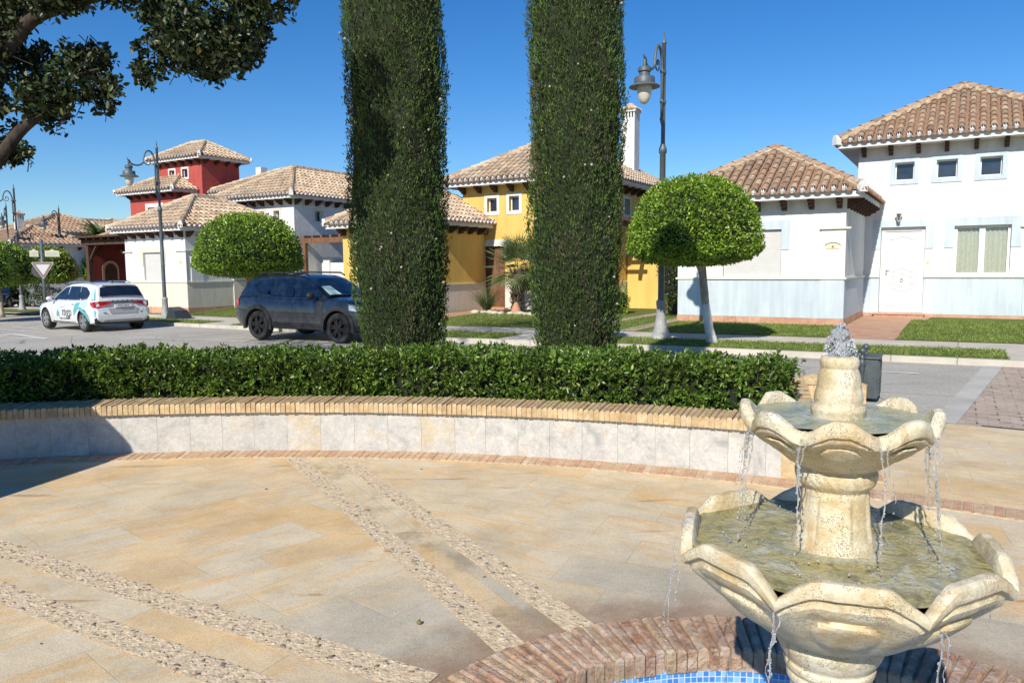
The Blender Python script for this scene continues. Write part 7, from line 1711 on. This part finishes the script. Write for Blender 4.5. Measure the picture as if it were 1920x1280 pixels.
# livery on both flanks
for sd_ in (1, -1):
    side(wc, 'livery_stripe', [(-.92, .97), (-1.25, .985), (-1.02, .68), (-.78, .50), (-.76, .66)], TQ, sd_)
    side(wc, 'livery_stripe', [(-1.25, .985), (-1.58, .985), (-1.66, .86), (-1.45, .74), (-1.22, .88)], CY, sd_)
    side(wc, 'livery_stripe', [(-1.02, .74), (-1.22, .80), (-1.72, .56), (-1.78, .36), (-1.74, .30), (-1.62, .52)], TQ, sd_)
    side(wc, 'livery_stripe', [(-1.62, 1.02), (-1.93, 1.02), (-1.80, 1.36), (-1.70, 1.30)], CY, sd_, .005)
    side(wc, 'livery_stripe', [(1.62, .80), (1.92, .70), (1.98, .56), (1.70, .66)], CY, sd_)
    mt_ = Matrix.Translation((0, sd_*(wc.hw(0)+.004), 0)) @ Matrix.Rotation(PI if sd_ > 0 else 0, 4, 'Z') @ Matrix.Rotation(PI/2, 4, 'X')
    gy_ = m_plain('livery_grey', (0.06, 0.07, 0.075), 0.4)
    def tl(x, z): return Matrix.Translation((x, sd_*(wc.hw(x)+.003), z)) @ Matrix.Rotation(PI if sd_ > 0 else 0, 4, 'Z') @ Matrix.Rotation(PI/2, 4, 'X')
    text_part('mgp', .40, 'lettering', gy_, wc.root, tl(-.30, .61), bold=0.001); text_part('gestion y mantenimiento', .065, 'lettering', gy_, wc.root, tl(-.12, .40))
    k = -1 if sd_ > 0 else 1
    g = Geo(); g.box(-.10+k*0.0, .14, sd_*(wc.hw(0)+.004)-.002, sd_*(wc.hw(0)+.004)+.002, .742, .755); g.build('lettering', gy_, wc.root)
    for j, (dx, dz, mm) in enumerate(((0, 0, TQ), (0, .075, CY), (0, -.07, TQ))):
        x_, z_ = (.33 if sd_ > 0 else -.62), .62+dz
        side(wc, 'logo_chevron', [(x_-.10, z_-.07), (x_, z_+.06), (x_+.10, z_-.07), (x_+.10, z_-.12), (x_, z_-.01), (x_-.10, z_-.12)], mm, sd_, .005)
    side(wc, 'door_handle', [(-.82, .845), (-.64, .848), (-.64, .872), (-.82, .872)], M['grey_trim'], sd_, .02); side(wc, 'door_handle', [(.12, .835), (.30, .84), (.30, .865), (.12, .862)], wc.sp['paint'], sd_, .02)
    side(wc, 'arch_trim', [(.78, .235), (-.86, .235), (-.86, .30), (.78, .30)], M['plastic'], sd_, .008)
    for z0, (xa, xb) in ((0, (-.145, .0)),): side(wc, 'door_gap', [(-.150, .32), (-.142, .32), (-.138, .99), (-.148, .99)], M['plastic'], sd_, .003)
    side(wc, 'door_gap', [(.74, .32), (.748, .32), (.792, .97), (.784, .97)], M['plastic'], sd_, .003)
    g = Geo(); g.ico((.62, sd_*(wc.hw(.6)+.10), 1.02), .10, (.7, 1.1, .75), None, 2); g.build('wing_mirror', wc.sp['paint'], wc.root, smooth=True)
    g = Geo(); g.box(.56, .70, sd_*(wc.hw(.6)-.08)-.04, sd_*(wc.hw(.6)-.08)+.12 if sd_ > 0 else sd_*(wc.hw(.6)-.08)+.04, .97, 1.0); g.build('mirror_foot', M['plastic'], wc.root)
    g = Geo(); g.tube([(.1, sd_*.60, 1.50), (-.05, sd_*.61, 1.545), (-1.3, sd_*.60, 1.555), (-1.5, sd_*.59, 1.50)], .016, 6); g.build('roof_rail', M['alloy'], wc.root)
rear(wc, 'bumper', [(-.83, .26), (.83, .26), (.84, .44), (.70, .50), (-.70, .50), (-.84, .44)], M['plastic'])
rear(wc, 'bumper_trim', [(-.62, .33), (.62, .33), (.55, .37), (-.55, .37)], M['grey_trim'], d=.012)
rear(wc, 'number_plate_recess', [(-.40, .60), (.40, .60), (.46, .74), (-.46, .74)], m_plain('recess_silver', (0.42, 0.43, 0.44), .35, var=.05))
pl_ = rear(wc, 'number_plate', [(-.26, .765), (.26, .765), (.26, .865), (-.26, .865)], m_plain('plate_white', (0.72, 0.72, 0.70), .4, var=.02), d=.014)
tb_ = m_plain('plate_black', (0.01, 0.01, 0.012), .5)
text_part('5757 MKK', .085, 'lettering', tb_, wc.root, Matrix.Translation((-2.165, 0.0, .815)) @ Matrix.Rotation(-PI/2, 4, 'Z') @ Matrix.Rotation(PI/2, 4, 'X'))
rear(wc, 'tailgate_shadow_line', [(-.62, .905), (.62, .905), (.62, .915), (-.62, .915)], M['plastic'], d=.002)
for i, ch_ in enumerate('SKODA'): text_part(ch_, .075, 'lettering', M['plastic'], wc.root, Matrix.Translation((-2.112, .30-.15*i, .962)) @ Matrix.Rotation(-PI/2, 4, 'Z') @ Matrix.Rotation(PI/2, 4, 'X'), bold=.003)
for sd_ in (1, -1):
    q = [(.86, .95), (.84, .78), (.74, .74), (.62, .83), (.36, .885), (.36, .93), (.70, .965)]
    rear(wc, 'tail_light', [(sd_*y, z) for y, z in q][::sd_], M['tail'], d=.008); side(wc, 'tail_light', [(-1.80, .93), (-2.06, .95), (-2.07, .78), (-1.98, .76), (-1.86, .84)], M['tail'], sd_, .006)
    rear(wc, 'livery_stripe', [(sd_*y, z) for y, z in ((.86, .70), (.62, .72), (.55, .60), (.70, .48), (.86, .52))][::sd_], CY, d=.003); rear(wc, 'reflector', [(sd_*y, z) for y, z in ((.82, .625), (.52, .62), (.52, .60), (.82, .60))][::sd_], M['plastic'], d=.008)
g = Geo(); g.box(-1.95, -1.80, -.52, .52, 1.44, 1.465); g.build('rear_spoiler', wc.sp['paint'], wc.root, bevel=.008)
g = Geo(); g.tube([(-1.5, 0, 1.52), (-1.6, 0, 1.60)], [.03, .012], 6); g.build('aerial', M['plastic'], wc.root)
g = Geo(); g.box(.3, .9, .2, .6, .9, 1.15); g.build('seat', M['seat'], wc.root)
wpos = P(-24.25, 14.15); wpos.x -= 0.36; wc.place(wpos, math.radians(143.5), gz(wpos.x)); 

def duster_spec(paint):
    return dict(L=4.34, W=1.83, sill=.3, wr=.365, xf=1.36, xr=-1.30, fo=.8, ro=.8, cowl=.75, roofw=.68, paint=paint, rim=M['rim_black'], spokes=6, spw=.055, gap=.06, crown=.04,
      shoulder=[(-2.17, .70), (-2.14, 1.0), (-2.02, 1.09), (-1.5, 1.09), (-.5, 1.05), (.6, 1.04), (.95, 1.05), (1.7, 1.0), (2.02, .93), (2.12, .80), (2.17, .62)],
      under=[(-2.17, .45), (-2.0, .34), (-1.7, .29), (1.8, .28), (2.05, .32), (2.17, .42)],
      plan=[(-2.17, .88), (-2.06, .94), (-1.8, .985), (-1.3, 1.0), (1.4, 1.0), (1.85, .97), (2.07, .88), (2.17, .76)],
      cabin=[(1.00, 1.03), (.66, 1.26), (.30, 1.50), (.05, 1.585), (-.5, 1.61), (-1.2, 1.60), (-1.60, 1.56), (-1.76, 1.50), (-2.03, 1.17), (-2.08, 1.06)],
      glass=[[(.82, 1.10), (.60, 1.26), (.24, 1.48), (-.05, 1.515), (-.07, 1.09)], [(-.13, 1.09), (-.11, 1.518), (-.80, 1.52), (-.98, 1.30), (-.90, 1.12)], [(-1.0, 1.15), (-.87, 1.518), (-1.30, 1.50), (-1.55, 1.38), (-1.40, 1.20)]],
      wind=(.95, 1.085, .26, 1.50, .94, .93), rearw=(-2.05, 1.19, -1.78, 1.50, .9, .86))
dpaint = car_paint('dark_blue_grey_paint', (0.018, 0.024, 0.036), .2, 1.0, .1)
dc = Car('parked_car', 'dark blue grey suv with black wheels parked in shade at the kerb', duster_spec(dpaint))
for sd_ in (1, -1):
    for xw in (1.36, -1.30):
        R_, pr = .425, []
        for k in range(15):
            a = PI*(-.06)+PI*1.12*k/14; pr.append((xw+R_*math.cos(a), .365+R_*math.sin(a)))
        for k in range(14, -1, -1):
            a = PI*(-.06)+PI*1.12*k/14; pr.append((xw+(R_+.085)*math.cos(a), .365+(R_+.10)*math.sin(a)))
        g = Geo(); n = 15
        def yy(x, z): return dc.hw(x)+.018
        V = [(x, sd_*yy(x, z), z) for x, z in pr]+[(x, sd_*(yy(x, z)-.08), z) for x, z in pr]
        F = [(i, i+1, 28-i, 29-i) for i in range(14)]+[(30+i, 30+i+1, i+1, i) for i in range(29)]; g.add(V, F); g.build('wheel_arch_cladding', M['plastic'], dc.root)
    side(dc, 'sill_cladding', [(.92, .31), (-.86, .31), (-.90, .46), (.96, .46)], M['plastic'], sd_, .014)
    side(dc, 'wing_badge', [(.66, .66), (.92, .66), (.90, .97), (.80, .99), (.68, .93)], M['plastic'], sd_, .008)
    side(dc, 'door_handle', [(-.16, .93), (.04, .935), (.04, .965), (-.16, .96)], M['plastic'], sd_, .02)
    side(dc, 'head_light', [(1.72, .80), (2.02, .76), (2.12, .80), (2.08, .88), (1.70, .93)], M['head'], sd_, .008); side(dc, 'light_surround', [(1.66, .77), (2.13, .72), (2.10, .90), (1.64, .96)], M['plastic'], sd_, .004)
    side(dc, 'tail_light', [(-1.98, .86), (-2.14, .84), (-2.12, 1.02), (-2.00, 1.05)], M['tail'], sd_, .012)
    side(dc, 'bumper_cladding', [(1.88, .34), (2.10, .38), (2.12, .56), (1.90, .52)], M['plastic'], sd_, .01)
    for x_ in (-.095, .86): side(dc, 'door_gap', [(x_-.004, .47), (x_+.004, .47), (x_+.012, 1.05), (x_+.004, 1.05)], M['seat'], sd_, .003)
    side(dc, 'door_gap', [(-.86, .47), (-.852, .47), (-1.03, 1.08), (-1.04, 1.08)], M['seat'], sd_, .003)
    g = Geo(); g.ico((.66, sd_*(dc.hw(.6)+.11), 1.13), .115, (.7, 1.0, .8), None, 2); g.build('wing_mirror', M['plastic'], dc.root, smooth=True)
    g = Geo(); g.box(.60, .72, min(sd_*(dc.hw(.6)-.1), sd_*(dc.hw(.6)+.06)), max(sd_*(dc.hw(.6)-.1), sd_*(dc.hw(.6)+.06)), 1.07, 1.10); g.build('mirror_foot', M['plastic'], dc.root)
    g = Geo(); g.tube([(.25, sd_*.63, 1.60), (.1, sd_*.645, 1.665), (-1.3, sd_*.64, 1.68), (-1.52, sd_*.63, 1.60)], .022, 8); g.build('roof_rail', M['plastic'], dc.root)
g = Geo(); g.box(2.10, 2.19, -.62, .62, .62, .86); g.build('grille', M['plastic'], dc.root, bevel=.01); g = Geo(); g.box(2.05, 2.18, -.75, .75, .36, .58); g.build('front_bumper', M['plastic'], dc.root, bevel=.02)
g = Geo(); g.add([(.93, -.30, 1.12), (.93, -.72, 1.12), (.60, -.66, 1.32), (.60, -.34, 1.32)], [(0, 1, 2, 3)]); g.v = [(x+.035+.02, y, z+.03) for x, y, z in g.v]; g.build('windscreen_sunshade', m_plain('sunshade', (0.45, 0.65, 0.60), 0.5), dc.root)
g = Geo(); g.tube([(-1.0, .1, 1.63), (-1.22, .1, 1.86)], [.008, .004], 5); g.build('aerial', M['plastic'], dc.root)
dpos = P(-13.88, 13.72); dc.place(dpos, -PH+math.radians(1.5), gz(dpos.x))
# far cars: simpler copies with their own paint
def far_car(x, y, ang, paint, label, spec=kamiq_spec):
    c = Car('parked_car', label, spec(paint)); c.place((x, y), ang, gz(x)-0.01); return c
far_car(-36.8, 60.5, math.radians(10), wc.sp['paint'], 'distant white car parked under the trees left of the sign post')
far_car(-33.6, 55.5, math.radians(80), dpaint, 'distant dark car parked behind the thin tree trunk', duster_spec)
far_car(-29.8, 43.6, math.radians(-75), dpaint, 'dark car just entering at the left edge of the view')
pc = P(-34.2, 21.1); far_car(pc.x, pc.y, -PH, dpaint, 'dark car parked under the timber carport')
